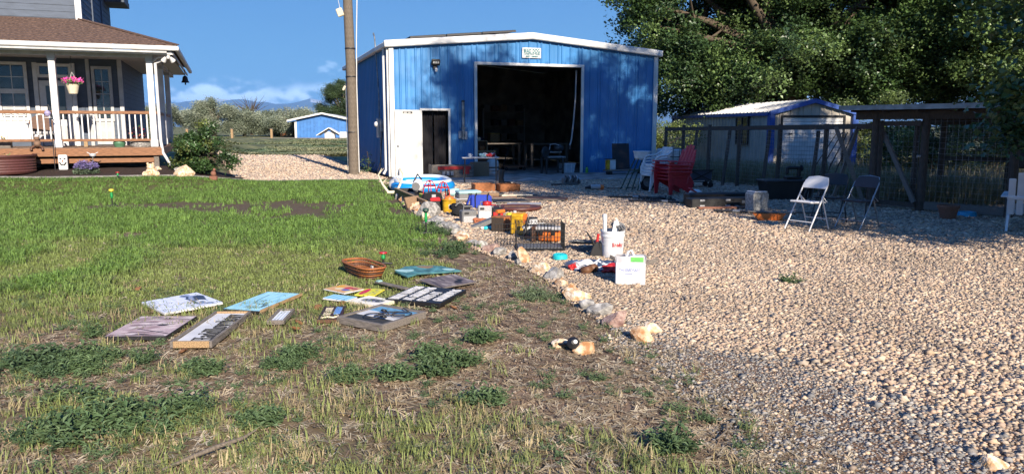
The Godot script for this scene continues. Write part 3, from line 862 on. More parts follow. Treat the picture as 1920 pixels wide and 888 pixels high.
func house() -> void:
	var h := thing("house", "slate blue house with covered porch, white posts and brown shingle roof", "house", Vector3(HOUSE_AT.x, 0, -HOUSE_AT.y), HOUSE_TURN)
	# u runs to the right along the porch front, the wall stands at z = -2.4
	var deck := 1.02
	for i in 17:
		bx(h, "deck_board", M.deck_worn, Vector3(-4.45, deck - 0.02, -0.08 - i * 0.142), Vector3(9.0, 0.036, 0.134), 0.005)
	for i in 30:
		bx(h, "deck_board", M.deck_worn, Vector3(-0.45, deck - 0.02, -2.5 - i * 0.142), Vector3(1.0, 0.036, 0.134), 0.005)
	bx(h, "rim_board", M.deck_wood, Vector3(-4.45, 0.885, 0.03), Vector3(9.06, 0.22, 0.045), 0.006)
	bx(h, "rim_board", M.deck_wood, Vector3(0.075, 0.885, -3.4), Vector3(0.045, 0.22, 6.9), 0.006)
	bx(h, "skirt_board", M.deck_wood, Vector3(-4.55, 0.645, -0.01), Vector3(8.8, 0.13, 0.04), 0.006)
	bx(h, "under_deck", M.grey_wood, Vector3(-4.5, 0.5, -2.2), Vector3(8.7, 0.9, 0.05))
	for u in [-0.12, -2.55, -5.0, -7.5]:
		bx(h, "deck_post", M.grey_wood, Vector3(u + 0.03, 0.55, -0.1), Vector3(0.14, 0.5, 0.14), 0.01)
	# posts
	for q in [[-0.11, -0.1], [-2.55, -0.1], [-5.0, -0.1], [-0.05, -3.2], [-0.05, -6.4]]:
		var ps := bx(h, "porch_post", M.white_paint, Vector3(q[0], 2.34, q[1]), Vector3(0.17, 2.62, 0.17), 0.012)
		bx(ps, "post_base", M.white_paint, Vector3(q[0], 1.12, q[1]), Vector3(0.2, 0.2, 0.2), 0.012)
		bx(ps, "post_head", M.trim_grey, Vector3(q[0], 3.55, q[1]), Vector3(0.21, 0.2, 0.21), 0.012)
	# railing: top and bottom rails and each baluster
	for seg in [[-4.92, -2.64], [-2.46, -0.2], [-7.4, -5.08]]:
		var mid: float = (seg[0] + seg[1]) / 2; var ln: float = seg[1] - seg[0]
		bx(h, "top_rail", M.deck_wood, Vector3(mid, 2.0, -0.1), Vector3(ln, 0.085, 0.1), 0.008)
		bx(h, "bottom_rail", M.deck_wood, Vector3(mid, 1.22, -0.1), Vector3(ln, 0.07, 0.06), 0.008)
		var n := int(ln / 0.148)
		for i in n:
			bx(h, "baluster", M.white_paint, Vector3(seg[0] + (i + 0.5) * ln / n, 1.605, -0.1), Vector3(0.034, 0.71, 0.034))
		bx(h, "rail_block", M.pine, Vector3(mid - 0.55, 1.11, -0.1), Vector3(0.09, 0.15, 0.06))
	for seg in [[-3.1, -0.2], [-6.3, -3.3]]:
		bx(h, "side_rail", M.deck_wood, Vector3(-0.05, 2.0, (seg[0] + seg[1]) / 2), Vector3(0.1, 0.085, seg[1] - seg[0]), 0.008)
		for i in 18:
			bx(h, "baluster", M.white_paint, Vector3(-0.05, 1.58, lerpf(seg[0], seg[1], (i + 0.5) / 18.0)), Vector3(0.034, 0.78, 0.034))
	# ground floor walls in lapped boards
	var wl := Mb.new()
	wl.box(Vector3(-5.1, 2.3, -2.5), Vector3(8.0, 2.75, 0.16)).box(Vector3(-1.18, 2.3, -6.0), Vector3(0.16, 2.75, 6.84))
	part(h, "inner_wall", wl, M.siding)
	for i in 18:
		var y := 1.1 + i * 0.15
		bx(h, "siding_board", M.siding, Vector3(-1.25, y, -2.41), Vector3(0.3, 0.15, 0.025), 0, Vector3(-0.07, 0, 0))
		bx(h, "siding_board", M.siding, Vector3(-2.16, y, -2.41), Vector3(0.22, 0.15, 0.025), 0, Vector3(-0.07, 0, 0))
		bx(h, "siding_board", M.siding, Vector3(-6.6, y, -2.41), Vector3(4.4, 0.15, 0.025), 0, Vector3(-0.07, 0, 0))
		bx(h, "siding_board", M.siding, Vector3(-1.1, y, -5.9), Vector3(0.025, 0.15, 6.8), 0, Vector3(0, 0, 0.07))
	bx(h, "corner_board", M.trim_grey, Vector3(-1.14, 2.32, -2.4), Vector3(0.12, 2.66, 0.12), 0.008)
	bx(h, "corner_board", M.trim_grey, Vector3(-2.02, 2.32, -2.38), Vector3(0.1, 2.66, 0.06), 0.008)
	window_unit(h, "window", -1.84, -1.46, 1.85, 3.35, -2.41, 2, 4, M.trim_grey)
	bx(h, "panel_below_window", M.trim_grey, Vector3(-1.65, 1.4, -2.39), Vector3(0.5, 0.7, 0.04), 0.006)
	# front door with glass and transom
	var dr := bx(h, "front_door", M.white_paint, Vector3(-2.92, 2.0, -2.40), Vector3(0.86, 1.96, 0.06), 0.006)
	bx(dr, "door_glass", M.window_dark, Vector3(-2.92, 2.32, -2.362), Vector3(0.5, 1.0, 0.02))  # solid fill, its near-black colour stands for the dark hall inside
	bx(dr, "door_panel", M.trim_grey, Vector3(-2.92, 1.42, -2.362), Vector3(0.5, 0.42, 0.02), 0.006)
	lt(dr, "door_knob", M.steel, [Vector2(0.015, 0), Vector2(0.015, 0.03), Vector2(0.03, 0.05), Vector2(0, 0.07)], 8, Vector3(-3.27, 2.0, -2.36), Vector3(PI / 2, 0, 0))
	window_unit(h, "transom", -3.3, -2.54, 3.16, 3.4, -2.41, 2, 1, M.white_paint)
	for q in [[-3.42, 0.12], [-2.42, 0.12]]: bx(h, "door_casing", M.white_paint, Vector3(q[0], 2.26, -2.37), Vector3(q[1], 2.5, 0.07), 0.008)
	window_unit(h, "window", -4.35, -3.72, 2.72, 3.42, -2.41, 2, 2, M.white_paint)
	window_unit(h, "window", -4.35, -3.72, 1.88, 2.58, -2.41, 2, 1, M.white_paint)
	for i in 7: bx(h, "blind_slat", M.white_paint, Vector3(-4.035, 1.92 + i * 0.05, -2.367), Vector3(0.6, 0.03, 0.006))
	bx(h, "panel_below_window", M.white_paint, Vector3(-4.03, 1.5, -2.39), Vector3(0.84, 0.56, 0.04), 0.006)
	window_unit(h, "window", -5.3, -4.62, 1.88, 3.42, -2.41, 2, 2, M.white_paint)
	# porch ceiling, fascia and gutter
	bx(h, "porch_ceiling", M.trim_grey, Vector3(-4.3, 3.68, -1.0), Vector3(9.4, 0.05, 3.0))
	bx(h, "porch_ceiling", M.trim_grey, Vector3(-0.5, 3.68, -5.9), Vector3(1.9, 0.05, 6.8))
	bx(h, "frieze", M.white_paint, Vector3(-4.25, 3.66, 0.36), Vector3(9.55, 0.085, 0.04), 0.006)
	bx(h, "gutter", M.white_paint, Vector3(-4.2, 3.79, 0.46), Vector3(9.75, 0.13, 0.12), 0.025)
	bx(h, "gutter", M.white_paint, Vector3(0.66, 3.79, -4.4), Vector3(0.12, 0.13, 9.8), 0.025)
	bx(h, "frieze", M.trim_grey, Vector3(0.54, 3.66, -4.4), Vector3(0.04, 0.085, 9.5), 0.006)
	bx(h, "porch_beam", M.trim_grey, Vector3(-4.5, 3.6, -0.1), Vector3(9.0, 0.1, 0.14))
	bx(h, "porch_beam", M.trim_grey, Vector3(-0.05, 3.6, -4.8), Vector3(0.14, 0.1, 9.2))
	# porch roof: front slope, hip and side slope, in courses of shingles
	var rf := Mb.new()
	var cs := 14
	for i in cs:
		var a := float(i) / cs; var b := float(i + 1) / cs + 0.006
		var p := func(t, lift): return Vector3(0.68 - 2.8 * t, 3.87 + 0.95 * t + lift, 0.50 - 2.95 * t)
		var lo: Vector3 = p.call(a, 0.022); var hi: Vector3 = p.call(b, 0.008)
		rf.quad(Vector3(-9.2, lo.y, lo.z), lo, hi, Vector3(-9.2, hi.y, hi.z))
		rf.quad(Vector3(-9.2, lo.y - 0.03, lo.z), Vector3(lo.x, lo.y - 0.03, lo.z), lo, Vector3(-9.2, lo.y, lo.z))
		rf.quad(lo, Vector3(lo.x, lo.y, -9.4), Vector3(hi.x, hi.y, -9.4), hi)
		rf.quad(Vector3(lo.x, lo.y - 0.03, lo.z), Vector3(lo.x, lo.y - 0.03, -9.4), Vector3(lo.x, lo.y, -9.4), lo)
	part(h, "porch_roof", rf, M.shingles)
	part(h, "hip_cap", Mb.new().beam(Vector3(0.66, 3.9, 0.48), Vector3(-2.1, 4.84, -2.43), 0.2, 0.03), M.shingles)
	# upper storey
	var up := Mb.new()
	up.box(Vector3(-5.7, 5.9, -2.55), Vector3(7.2, 3.0, 0.16)).box(Vector3(-2.18, 5.9, -6.0), Vector3(0.16, 3.0, 6.9)).box(Vector3(-5.7, 5.9, -9.4), Vector3(7.2, 3.0, 0.1))
	part(h, "upper_wall", up, M.siding)
	for i in 14:
		var y := 4.75 + i * 0.19
		bx(h, "siding_board", M.siding, Vector3(-5.75, y, -2.46), Vector3(7.1, 0.19, 0.025), 0, Vector3(-0.07, 0, 0))
		for q in [[-2.5, -4.6], [-4.75, -6.7], [-6.85, -9.2]]:
			bx(h, "siding_board", M.siding, Vector3(-2.09, y, (q[0] + q[1]) / 2), Vector3(0.025, 0.19, absf(q[0] - q[1])), 0, Vector3(0, 0, 0.07))
	bx(h, "corner_board", M.white_paint, Vector3(-2.14, 5.9, -2.44), Vector3(0.17, 3.0, 0.12), 0.008)
	for z in [-4.67, -6.77]: bx(h, "side_trim", M.siding, Vector3(-2.08, 5.9, z), Vector3(0.09, 3.0, 0.13), 0.008)
	for q in [[Vector3(-5.7, 7.45, -5.9), Vector3(8.4, 0.12, 8.2)]]: bx(h, "upper_soffit", M.siding, q[0], q[1])
	bx(h, "side_eave", M.siding, Vector3(-1.75, 6.25, -8.6), Vector3(0.7, 0.2, 1.7), 0.02)
	bx(h, "side_eave", M.siding, Vector3(-1.7, 6.7, -8.4), Vector3(0.6, 0.8, 1.5), 0.02)
	for s in [-1.0, 1.0]:
		part(h, "upper_roof", Mb.new().beam(Vector3(-5.7, 7.5, -5.9 + s * 4.2), Vector3(-5.7, 9.3, -5.9), 8.6, 0.12), M.shingles)
	# downspout, twin spotlight, hose bell
	tb(h, "downspout", M.white_paint, [Vector3(0.5, 3.7, 0.36), Vector3(0.28, 3.5, 0.1), Vector3(0.05, 3.4, -0.02), Vector3(0.06, 1.2, -0.0), Vector3(0.1, 0.85, 0.02), Vector3(0.28, 0.5, 0.06), Vector3(0.55, 0.42, 0.08)], 0.042, 8)
	var spot := bx(h, "spotlight", M.white_paint, Vector3(0.42, 3.56, 0.30), Vector3(0.1, 0.1, 0.08), 0.01)
	for s in [-1, 1]:
		lt(spot, "lamp_head", M.white_paint, [Vector2(0.03, 0.08), Vector2(0.055, 0.0), Vector2(0.075, -0.07), Vector2(0, -0.06)], 12, Vector3(0.42 + s * 0.09, 3.5, 0.36), Vector3(0.7, 0, s * 0.5))
	tb(spot, "lamp_arm", M.trim_grey, [Vector3(0.38, 3.56, 0.3), Vector3(0.15, 3.55, 0.2), Vector3(0.0, 3.45, 0.0)], 0.022)
	var bell := thing("wind_bell", "small black iron bell hanging from the side eave of the porch", "bell", house_p(0.6, 5.5), HOUSE_TURN)
	tb(bell, "hanger", M.black, [Vector3(0, 3.63, 0), Vector3(0, 3.4, 0)], 0.012)
	lt(bell, "bell_cup", M.black, [Vector2(0.14, 3.16), Vector2(0.1, 3.24), Vector2(0.08, 3.36), Vector2(0, 3.42)], 12)
	tb(bell, "clapper", M.black, [Vector3(0, 3.3, 0), Vector3(0, 3.08, 0)], [0.012, 0.03])
	porch_things()

func house_p(u: float, v: float, y := 0.0) -> Vector3:
	var q := house_xd(u, v)
	return Vector3(q.x, y, -q.y)

func porch_things() -> void:
	var hb := thing("hanging_basket", "cream hanging basket full of bright pink flowers on the porch", "flower basket", house_p(-2.12, 0.3), HOUSE_TURN)
	tb(hb, "hanger", M.dark_metal, [Vector3(0, 3.64, 0), Vector3(0.0, 3.1, 0)], 0.008)
	for a in 3: tb(hb, "hanger_wire", M.white_trim, [Vector3(0, 3.12, 0), Vector3(0.16 * cos(a * 2.1), 2.78, 0.16 * sin(a * 2.1))], 0.006, 4)
	lt(hb, "pot", M.cream, [Vector2(0, 2.52), Vector2(0.11, 2.52), Vector2(0.17, 2.76), Vector2(0.18, 2.78), Vector2(0.15, 2.78), Vector2(0, 2.74)], 16)
	var xf := []; var cc := PackedColorArray()
	var xg := []; var cg := PackedColorArray()
	for i in 150:
		var a := rng.randf() * TAU; var r := sqrt(rng.randf()) * 0.25
		var p := Vector3(r * cos(a), 2.80 + rng.randf() * 0.16 * (1.0 - r * 1.5), r * sin(a))
		var b := Basis.from_euler(Vector3(rng.randf() * 3, rng.randf() * 6, rng.randf() * 3)).scaled(Vector3.ONE * rng.randf_range(0.7, 1.2))
		if i % 3 > 0:
			xf.append(Transform3D(b, p + Vector3(0, 0.03, 0))); cc.append(Color(0.8, 0.04 + rng.randf() * 0.08, 0.32 + rng.randf() * 0.15))
		else:
			xg.append(Transform3D(b, p)); cg.append(Color(0.06, 0.16, 0.04))
	stuff("flowers", "", "", petal_mesh(0.035), tinted("petals", 0.7, Color(0.3, 0.3, 0.3)), xf, cc, hb)
	stuff("leaves", "", "", petal_mesh(0.045), M.petals, xg, cg, hb)
	# wicker arm chair with a brown cover, planters, carved figures
	var ch := thing("porch_armchair", "pale porch armchair with brown back cushion behind the railing", "chair", house_p(-3.05, 0.9, 1.0), HOUSE_TURN + 0.3)
	bx(ch, "seat", M.light_case, Vector3(0, 0.42, 0), Vector3(0.6, 0.1, 0.55), 0.03)
	var bk := Mb.new()
	var pl := PackedVector2Array()
	for i in 13: pl.append(Vector2(cos(PI * i / 12.0) * 0.33, 0.62 + sin(PI * i / 12.0) * 0.33))
	pl.append(Vector2(-0.3, 0.4)); pl.append(Vector2(0.3, 0.4))
	bk.extrude(pl, 0.06, Transform3D(Basis.from_euler(Vector3(-0.2, 0, 0)), Vector3(0, 0, -0.24)))
	part(ch, "backrest", bk, M.brown_wood)
	for s in [-1.0, 1.0]:
		tb(ch, "arm", M.white_paint, [Vector3(s * 0.34, 0.4, 0.28), Vector3(s * 0.36, 0.65, 0.25), Vector3(s * 0.36, 0.68, -0.2)], 0.03)
		for z in [-0.24, 0.24]: tb(ch, "leg", M.dark_metal, [Vector3(s * 0.28, 0, z), Vector3(s * 0.27, 0.4, z)], 0.022)
	var gp := thing("plant_pot", "small round green pot on the porch floor near the corner post", "pot", house_p(-1.05, 0.25, 1.0), HOUSE_TURN)
	lt(gp, "pot_body", mat("pot_green", lin(0.10, 0.25, 0.14), 0.5, "fine", Vector3(3, 3, 3)), [Vector2(0, 0), Vector2(0.12, 0), Vector2(0.17, 0.13), Vector2(0.15, 0.18), Vector2(0.13, 0.18), Vector2(0, 0.15)], 16)
	part(gp, "soil", Mb.new().lathe([Vector2(0.13, 0.165), Vector2(0, 0.18)], 14), M.mulch)
	var bo := thing("pale_boulder", "smooth pale oval stone lying on the porch beside corner post", "stone", house_p(-0.5, 0.3, 1.0), 0.2)
	part(bo, "stone_body", Mb.new().blob(Vector3(0, 0.09, 0), Vector3(0.32, 0.11, 0.2), nz, 0.15, Vector3(4, 4, 4), 3, false), M.rock_slate)
	var rp := thing("flower_planter", "planter with red flowers seen through the porch railing", "planter", house_p(-0.62, 1.1, 1.0), HOUSE_TURN)
	bx(rp, "planter_box", M.dark_metal, Vector3(0, 0.15, 0), Vector3(0.5, 0.3, 0.25), 0.02)
	plant_tuft(rp, "flowers", 40, 0.22, 0.35, 0.3, [Color(0.6, 0.04, 0.05), Color(0.08, 0.2, 0.05), Color(0.7, 0.25, 0.15)])
	var yp := thing("flower_trough", "trough of yellow pansies standing behind the left railing", "planter", house_p(-4.4, 0.4, 1.0), HOUSE_TURN)
	bx(yp, "planter_box", M.grey_wood, Vector3(0, 0.1, 0), Vector3(1.3, 0.2, 0.24), 0.02)
	plant_tuft(yp, "flowers", 110, 0.6, 0.22, 0.2, [Color(0.7, 0.5, 0.04), Color(0.07, 0.18, 0.05), Color(0.06, 0.2, 0.05), Color(0.6, 0.6, 0.5)])
	var bear := thing("carved_figure", "carved brown wooden bear figure sitting on the porch edge", "carving", house_p(-3.05, -0.02, 1.02), HOUSE_TURN)
	part(bear, "body", Mb.new().blob(Vector3(0, 0.14, 0), Vector3(0.11, 0.15, 0.09), nz, 0.1, Vector3(1, 2, 3), 2, false).blob(Vector3(0, 0.33, 0.01), Vector3(0.08, 0.085, 0.08), nz, 0.1, Vector3(5, 2, 3), 2, false), M.deck_worn)
	bear.scale = Vector3.ONE * 0.8
	for s in [-1.0, 1.0]:
		tb(bear, "leg", M.brown_wood, [Vector3(s * 0.09, 0.06, 0.03), Vector3(s * 0.17, 0.0, 0.1), Vector3(s * 0.17, -0.08, 0.12)], 0.045)
		lt(bear, "ear", M.brown_wood, [Vector2(0.03, -0.01), Vector2(0.03, 0.03), Vector2(0, 0.04)], 8, Vector3(s * 0.06, 0.4, 0))
	lt(bear, "hat", M.white_paint, [Vector2(0.09, 0.385), Vector2(0.06, 0.41), Vector2(0.04, 0.46), Vector2(0, 0.47)], 12)
	var mk := thing("face_block", "white block carved with a dark smiling face under the porch", "carving", house_p(-2.42, -0.25, 0.36), HOUSE_TURN)
	bx(mk, "base", M.concrete, Vector3(0, 0.02, 0), Vector3(0.3, 0.06, 0.2), 0.01)
	bx(mk, "block", M.white_paint, Vector3(0, 0.26, 0), Vector3(0.22, 0.42, 0.14), 0.02)
	for s in [-1.0, 1.0]: bx(mk, "eye", M.black, Vector3(s * 0.05, 0.36, 0.072), Vector3(0.05, 0.035, 0.01))
	tb(mk, "mouth", M.black, [Vector3(-0.08, 0.27, 0.072), Vector3(-0.04, 0.2, 0.075), Vector3(0.03, 0.19, 0.075), Vector3(0.08, 0.26, 0.072)], 0.02, 5)
	bx(mk, "nose", M.orange_wood, Vector3(0, 0.30, 0.078), Vector3(0.03, 0.06, 0.02), 0.008)
	var hk := thing("shepherd_hook", "thin iron garden hook with lilac ornament before the left post", "garden hook", house_p(-2.62, -0.3, 0.34), HOUSE_TURN)
	tb(hk, "rod", M.dark_metal, [Vector3(0, 0, 0), Vector3(0, 1.7, 0), Vector3(-0.03, 1.85, 0), Vector3(-0.1, 1.83, 0)], 0.012)
	lt(hk, "ornament", mat("lilac", lin(0.30, 0.27, 0.45), 0.5, ""), [Vector2(0, -0.09), Vector2(0.06, -0.06), Vector2(0.085, 0), Vector2(0.06, 0.06), Vector2(0, 0.09)], 12, Vector3(-0.06, 1.62, 0.02))
	lt(hk, "drip_tray", M.white_trim, [Vector2(0.1, 0), Vector2(0.1, 0.012), Vector2(0, 0.014)], 12, Vector3(-0.06, 1.5, 0.02))
	var bs := thing("bird_stake", "white metal bird ornament on a stake in the mulch bed", "ornament", house_p(-1.68, -0.5, 0.36), HOUSE_TURN)
	tb(bs, "stake", M.galvanised, [Vector3(0, 0, 0), Vector3(0.03, 0.42, 0)], 0.012)
	part(bs, "bird_body", Mb.new().blob(Vector3(0.03, 0.46, 0), Vector3(0.09, 0.05, 0.04), nz, 0.1, Vector3(1, 1, 1), 2, false), M.white_paint)
	for s in [-1.0, 1.0]: part(bs, "wing", Mb.new().beam(Vector3(0.03, 0.46, s * 0.02), Vector3(0.03 + s * 0.14, 0.54, s * 0.03), 0.05, 0.012), M.white_paint)
	# maroon stock-tank planter, lavender, stones, frog
	var tk := thing("stock_tank", "large round maroon corrugated stock tank planter beside the porch steps", "planter", P(-13.75, 20.0))
	var prof := [Vector2(0, 0.0), Vector2(0.85, 0.0)]
	for i in 12: prof.append(Vector2(0.87 + 0.015 * (i % 2), 0.03 + 0.035 * i))
	prof.append_array([Vector2(0.92, 0.46), Vector2(0.92, 0.5), Vector2(0.86, 0.5), Vector2(0.85, 0.4)])
	lt(tk, "tank_wall", M.maroon, prof, 40)
	part(tk, "soil", Mb.new().lathe([Vector2(0.86, 0.4), Vector2(0, 0.43)], 30), M.mulch)
	plant_tuft(tk, "seedlings", 14, 0.5, 0.1, 0.42, [Color(0.1, 0.2, 0.06), Color(0.6, 0.5, 0.3)])
	var lv := thing("lavender_bush", "round lavender bush with purple flower spikes in the mulch bed", "bush", P(-11.62, 20.4))
	plant_tuft(lv, "leaves", 420, 0.3, 0.26, 0.0, [Color(0.09, 0.13, 0.08), Color(0.13, 0.17, 0.10)])
	plant_tuft(lv, "flower_spikes", 260, 0.3, 0.22, 0.14, [Color(0.17, 0.14, 0.32), Color(0.24, 0.19, 0.40)])
	var fr := thing("frog_statue", "tan stone frog statue sitting at the edge of the mulch bed", "statue", P(-9.82, 20.35), 0.2)
	part(fr, "body", Mb.new().blob(Vector3(0, 0.13, 0), Vector3(0.15, 0.14, 0.14), nz, 0.12, Vector3(9, 1, 2), 2, false).blob(Vector3(0, 0.27, 0.04), Vector3(0.11, 0.09, 0.1), nz, 0.1, Vector3(2, 1, 2), 2, false), M.rock_pale)
	for s in [-1.0, 1.0]:
		part(fr, "leg", Mb.new().blob(Vector3(s * 0.15, 0.07, 0.06), Vector3(0.075, 0.08, 0.1), nz, 0.1, Vector3(3, s, 2), 2, false), M.rock_pale)
		part(fr, "eye", Mb.new().blob(Vector3(s * 0.07, 0.35, 0.06), Vector3(0.035, 0.035, 0.035), nz, 0.05, Vector3(3, s, 1), 1, false), M.rock_pale)
	rock("large white and rust boulder beside the frog at the bed corner", "bed boulder", Vector2(-9.05, 20.65), Vector3(0.33, 0.25, 0.22), "pale", 0.3)
	rock("small grey white rock under the downspout", "bed boulder", Vector2(-9.55, 21.35), Vector3(0.14, 0.1, 0.12), "slate", 0.8)
	rock("small pale rock at the foot of the deck corner post", "bed boulder", Vector2(-10.15, 21.45), Vector3(0.1, 0.1, 0.1), "pale", 0.1)
	var gn := thing("clay_ornament", "small terracotta ornament at the right end of the mulch bed", "ornament", P(-8.3, 20.75))
	bx(gn, "base", M.tile_clay, Vector3(0, 0.05, 0), Vector3(0.2, 0.12, 0.14), 0.02)
	part(gn, "figure", Mb.new().blob(Vector3(0.0, 0.17, 0), Vector3(0.08, 0.09, 0.06), nz, 0.2, Vector3(7, 1, 2), 2, false), M.tile_clay)
	part(gn, "head", Mb.new().blob(Vector3(0.03, 0.28, 0), Vector3(0.04, 0.05, 0.04), nz, 0.1, Vector3(7, 3, 2), 1, false), M.tile_clay)

func petal_mesh(s: float) -> ArrayMesh:
	var k := Mb.new()
	for i in 3:
		var b := Basis(Vector3.UP, TAU * i / 3.0)
		k.quad(b * Vector3(0, 0, 0), b * Vector3(s, s * 0.3, s * 0.5), b * Vector3(s * 1.5, s * 0.35, 0), b * Vector3(s, s * 0.3, -s * 0.5))
	return k.mesh()

func plant_tuft(p: Node, called: String, n: int, r: float, h: float, y: float, cols: Array) -> void:
	var xf := []; var cc := PackedColorArray()
	for i in n:
		var a := rng.randf() * TAU; var q := sqrt(rng.randf())
		var pt := Vector3(q * r * cos(a), y + h * rng.randf() * sqrt(maxf(0.05, 1.0 - q * q)), q * r * sin(a) * (1.0 if r < 0.5 else 0.3))
		xf.append(Transform3D(Basis.from_euler(Vector3(rng.randf_range(-0.8, 0.8), rng.randf() * 6.3, rng.randf_range(-0.8, 0.8))).scaled(Vector3.ONE * rng.randf_range(0.7, 1.3)), pt))
		var c: Color = cols[rng.randi() % cols.size()]
		cc.append(c * rng.randf_range(0.8, 1.2))
	stuff(called, "", "", petal_mesh(0.035), tinted("petals", 0.7, Color(0.3, 0.3, 0.3)), xf, cc, p)

func rock(label: String, group: String, at: Vector2, s: Vector3, kind: String, turn: float, called := "border_stone") -> Node3D:
	var k := Mb.new()
	var off := Vector3(rng.randf() * 999, rng.randf() * 999, rng.randf() * 999)
	var f := FastNoiseLite.new()
	f.seed = rng.randi(); f.frequency = 0.016; f.fractal_octaves = 3; f.noise_type = FastNoiseLite.TYPE_SIMPLEX
	f.fractal_gain = 0.35
	# a few cutting planes give the broken faces of quarried stone
	var cuts := []
	for i in 10: cuts.append([Vector3(rng.randf_range(-1, 1), rng.randf_range(-0.4, 1), rng.randf_range(-1, 1)).normalized(), rng.randf_range(0.48, 0.78)])
	var mem := {}
	for t in Mb.ico(3):
		var p := []
		for q in t:
			if not mem.has(q):
				var z: Vector3 = q * (1.0 + 0.30 * f.get_noise_3d(q.x * 40 + off.x, q.y * 40 + off.y, q.z * 40 + off.z))
				for c in cuts:
					var e: float = z.dot(c[0]) - c[1]
					if e > 0: z -= c[0] * e * 0.97
				z += q * 0.035 * f.get_noise_3d(q.x * 260, q.y * 260, q.z * 260)
				mem[q] = z * s
			p.append(mem[q])
		k.tri(p[0], p[1], p[2])
	var o := part(self, called, k, M["rock_" + kind])
	o.position = P(at.x, at.y, s.y * 0.42)
	o.rotation = Vector3(rng.randf_range(-0.15, 0.15), turn, rng.randf_range(-0.15, 0.15))
	tag(o, label, "stone", group)
	return o

# ---------------------------------------------------------------- tan shed, fence, kennel
func shed() -> void:
	var turn := 0.135
	var s := thing("tan_shed", "tan metal shed with blue trim and white roll-up door", "shed", Vector3(9.26, 0, -27.0), turn)
	var W := 3.2; var L := 10.0; var he := 2.1; var hp := 2.52
	var top := func(x): return 2.08 + 0.42 * minf(x, 3.2 - x) / 1.6
	for q in [[0.0, 0.42, 0.0], [2.78, 3.2, 0.0]]:
		part(s, "wall_panel", rib_panel(q[0], q[1], func(_x): return 0.0, top), M.tan_steel)
	for i in 3:
		part(s, "wall_panel", rib_panel(0.42 + i * 0.787, 0.42 + (i + 1) * 0.787, func(_x): return 1.96, top), M.tan_steel)
	for i in 11:
		var o := part(s, "side_panel", rib_panel(i * L / 11.0, (i + 1) * L / 11.0, func(_x): return 0.0, func(_x): return 2.1), M.tan_steel)
		o.transform = Transform3D(Basis(Vector3.UP, -PI / 2), Vector3(0, 0, -L))
		var e := part(s, "side_panel", rib_panel(i * L / 11.0, (i + 1) * L / 11.0, func(_x): return 0.0, func(_x): return 2.1), M.tan_steel)
		e.transform = Transform3D(Basis(Vector3.UP, PI / 2), Vector3(W, 0, 0))
	bx(s, "back_wall", M.tan_steel, Vector3(W / 2, 1.1, -L), Vector3(W, 2.2, 0.05))
	for i in 2:
		var x := -0.1 if i == 0 else W + 0.1
		part(s, "roof", Mb.new().beam(Vector3(x, he, -L / 2), Vector3(W / 2, hp + 0.02, -L / 2), L + 0.2, 0.04), M.roof_sheet)
		var ri := Mb.new()
		for k in 32: ri.beam(Vector3(x, he + 0.035, -0.1 - k * 0.315), Vector3(W / 2, hp + 0.055, -0.1 - k * 0.315), 0.06, 0.03)
		part(s, "roof_rib", ri, M.roof_sheet)
		part(s, "rake_trim", Mb.new().beam(Vector3(x, he - 0.03, 0.12), Vector3(W / 2, hp + 0.0, 0.12), 0.08, 0.15), M.shed_blue)
		bx(s, "eave_trim", M.shed_blue, Vector3(x, he - 0.06, -L / 2), Vector3(0.06, 0.1, L))
		bx(s, "corner_trim", M.shed_blue, Vector3(0.0 if i == 0 else W, he / 2 - 0.02, 0.03), Vector3(0.2, he - 0.04, 0.2))
	bx(s, "corner_trim", M.shed_blue, Vector3(0, he / 2, -L), Vector3(0.14, he, 0.14))
	# roll-up door of separate slats
	for i in 13:
		bx(s, "door_slat", M.white_trim, Vector3(W / 2, 0.075 + i * 0.148, 0.01), Vector3(2.34, 0.142, 0.03), 0.012)
	for x in [0.40, 2.80]: bx(s, "door_jamb", M.dark_metal, Vector3(x, 0.98, 0.06), Vector3(0.05, 1.96, 0.06))
	bx(s, "door_header", M.dark_metal, Vector3(W / 2, 1.98, 0.06), Vector3(2.44, 0.06, 0.06))
	bx(s, "door_handle", M.black, Vector3(0.75, 1.35, 0.06), Vector3(0.14, 0.05, 0.05), 0.01)
	var w := bx(s, "window", M.window_dark, Vector3(-0.06, 1.45, -2.15), Vector3(0.05, 1.0, 1.0))  # solid slab painted near-black for the unlit inside of the shed
	for q in [[Vector3(-0.09, 1.45, -2.15), Vector3(0.05, 1.0, 0.04)], [Vector3(-0.09, 1.97, -2.15), Vector3(0.05, 0.05, 1.06)], [Vector3(-0.09, 0.93, -2.15), Vector3(0.05, 0.05, 1.06)], [Vector3(-0.09, 1.45, -1.64), Vector3(0.05, 1.0, 0.04)], [Vector3(-0.09, 1.45, -2.66), Vector3(0.05, 1.0, 0.04)]]:
		bx(w, "frame", M.dark_metal, q[0], q[1])

func wire_net(a: Vector3, b: Vector3, h: float, step: float) -> Mb:   # welded wire in real strands
	var k := Mb.new()
	var n := int(a.distance_to(b) / step)
	for i in n + 1:
		var p := a.lerp(b, float(i) / n)
		k.tube([p, p + Vector3(0, h, 0)], 0.003, 3, false)
	for i in int(h / step) + 1:
		k.tube([a + Vector3(0, i * step, 0), b + Vector3(0, i * step, 0)], 0.003, 3, false)
	return k

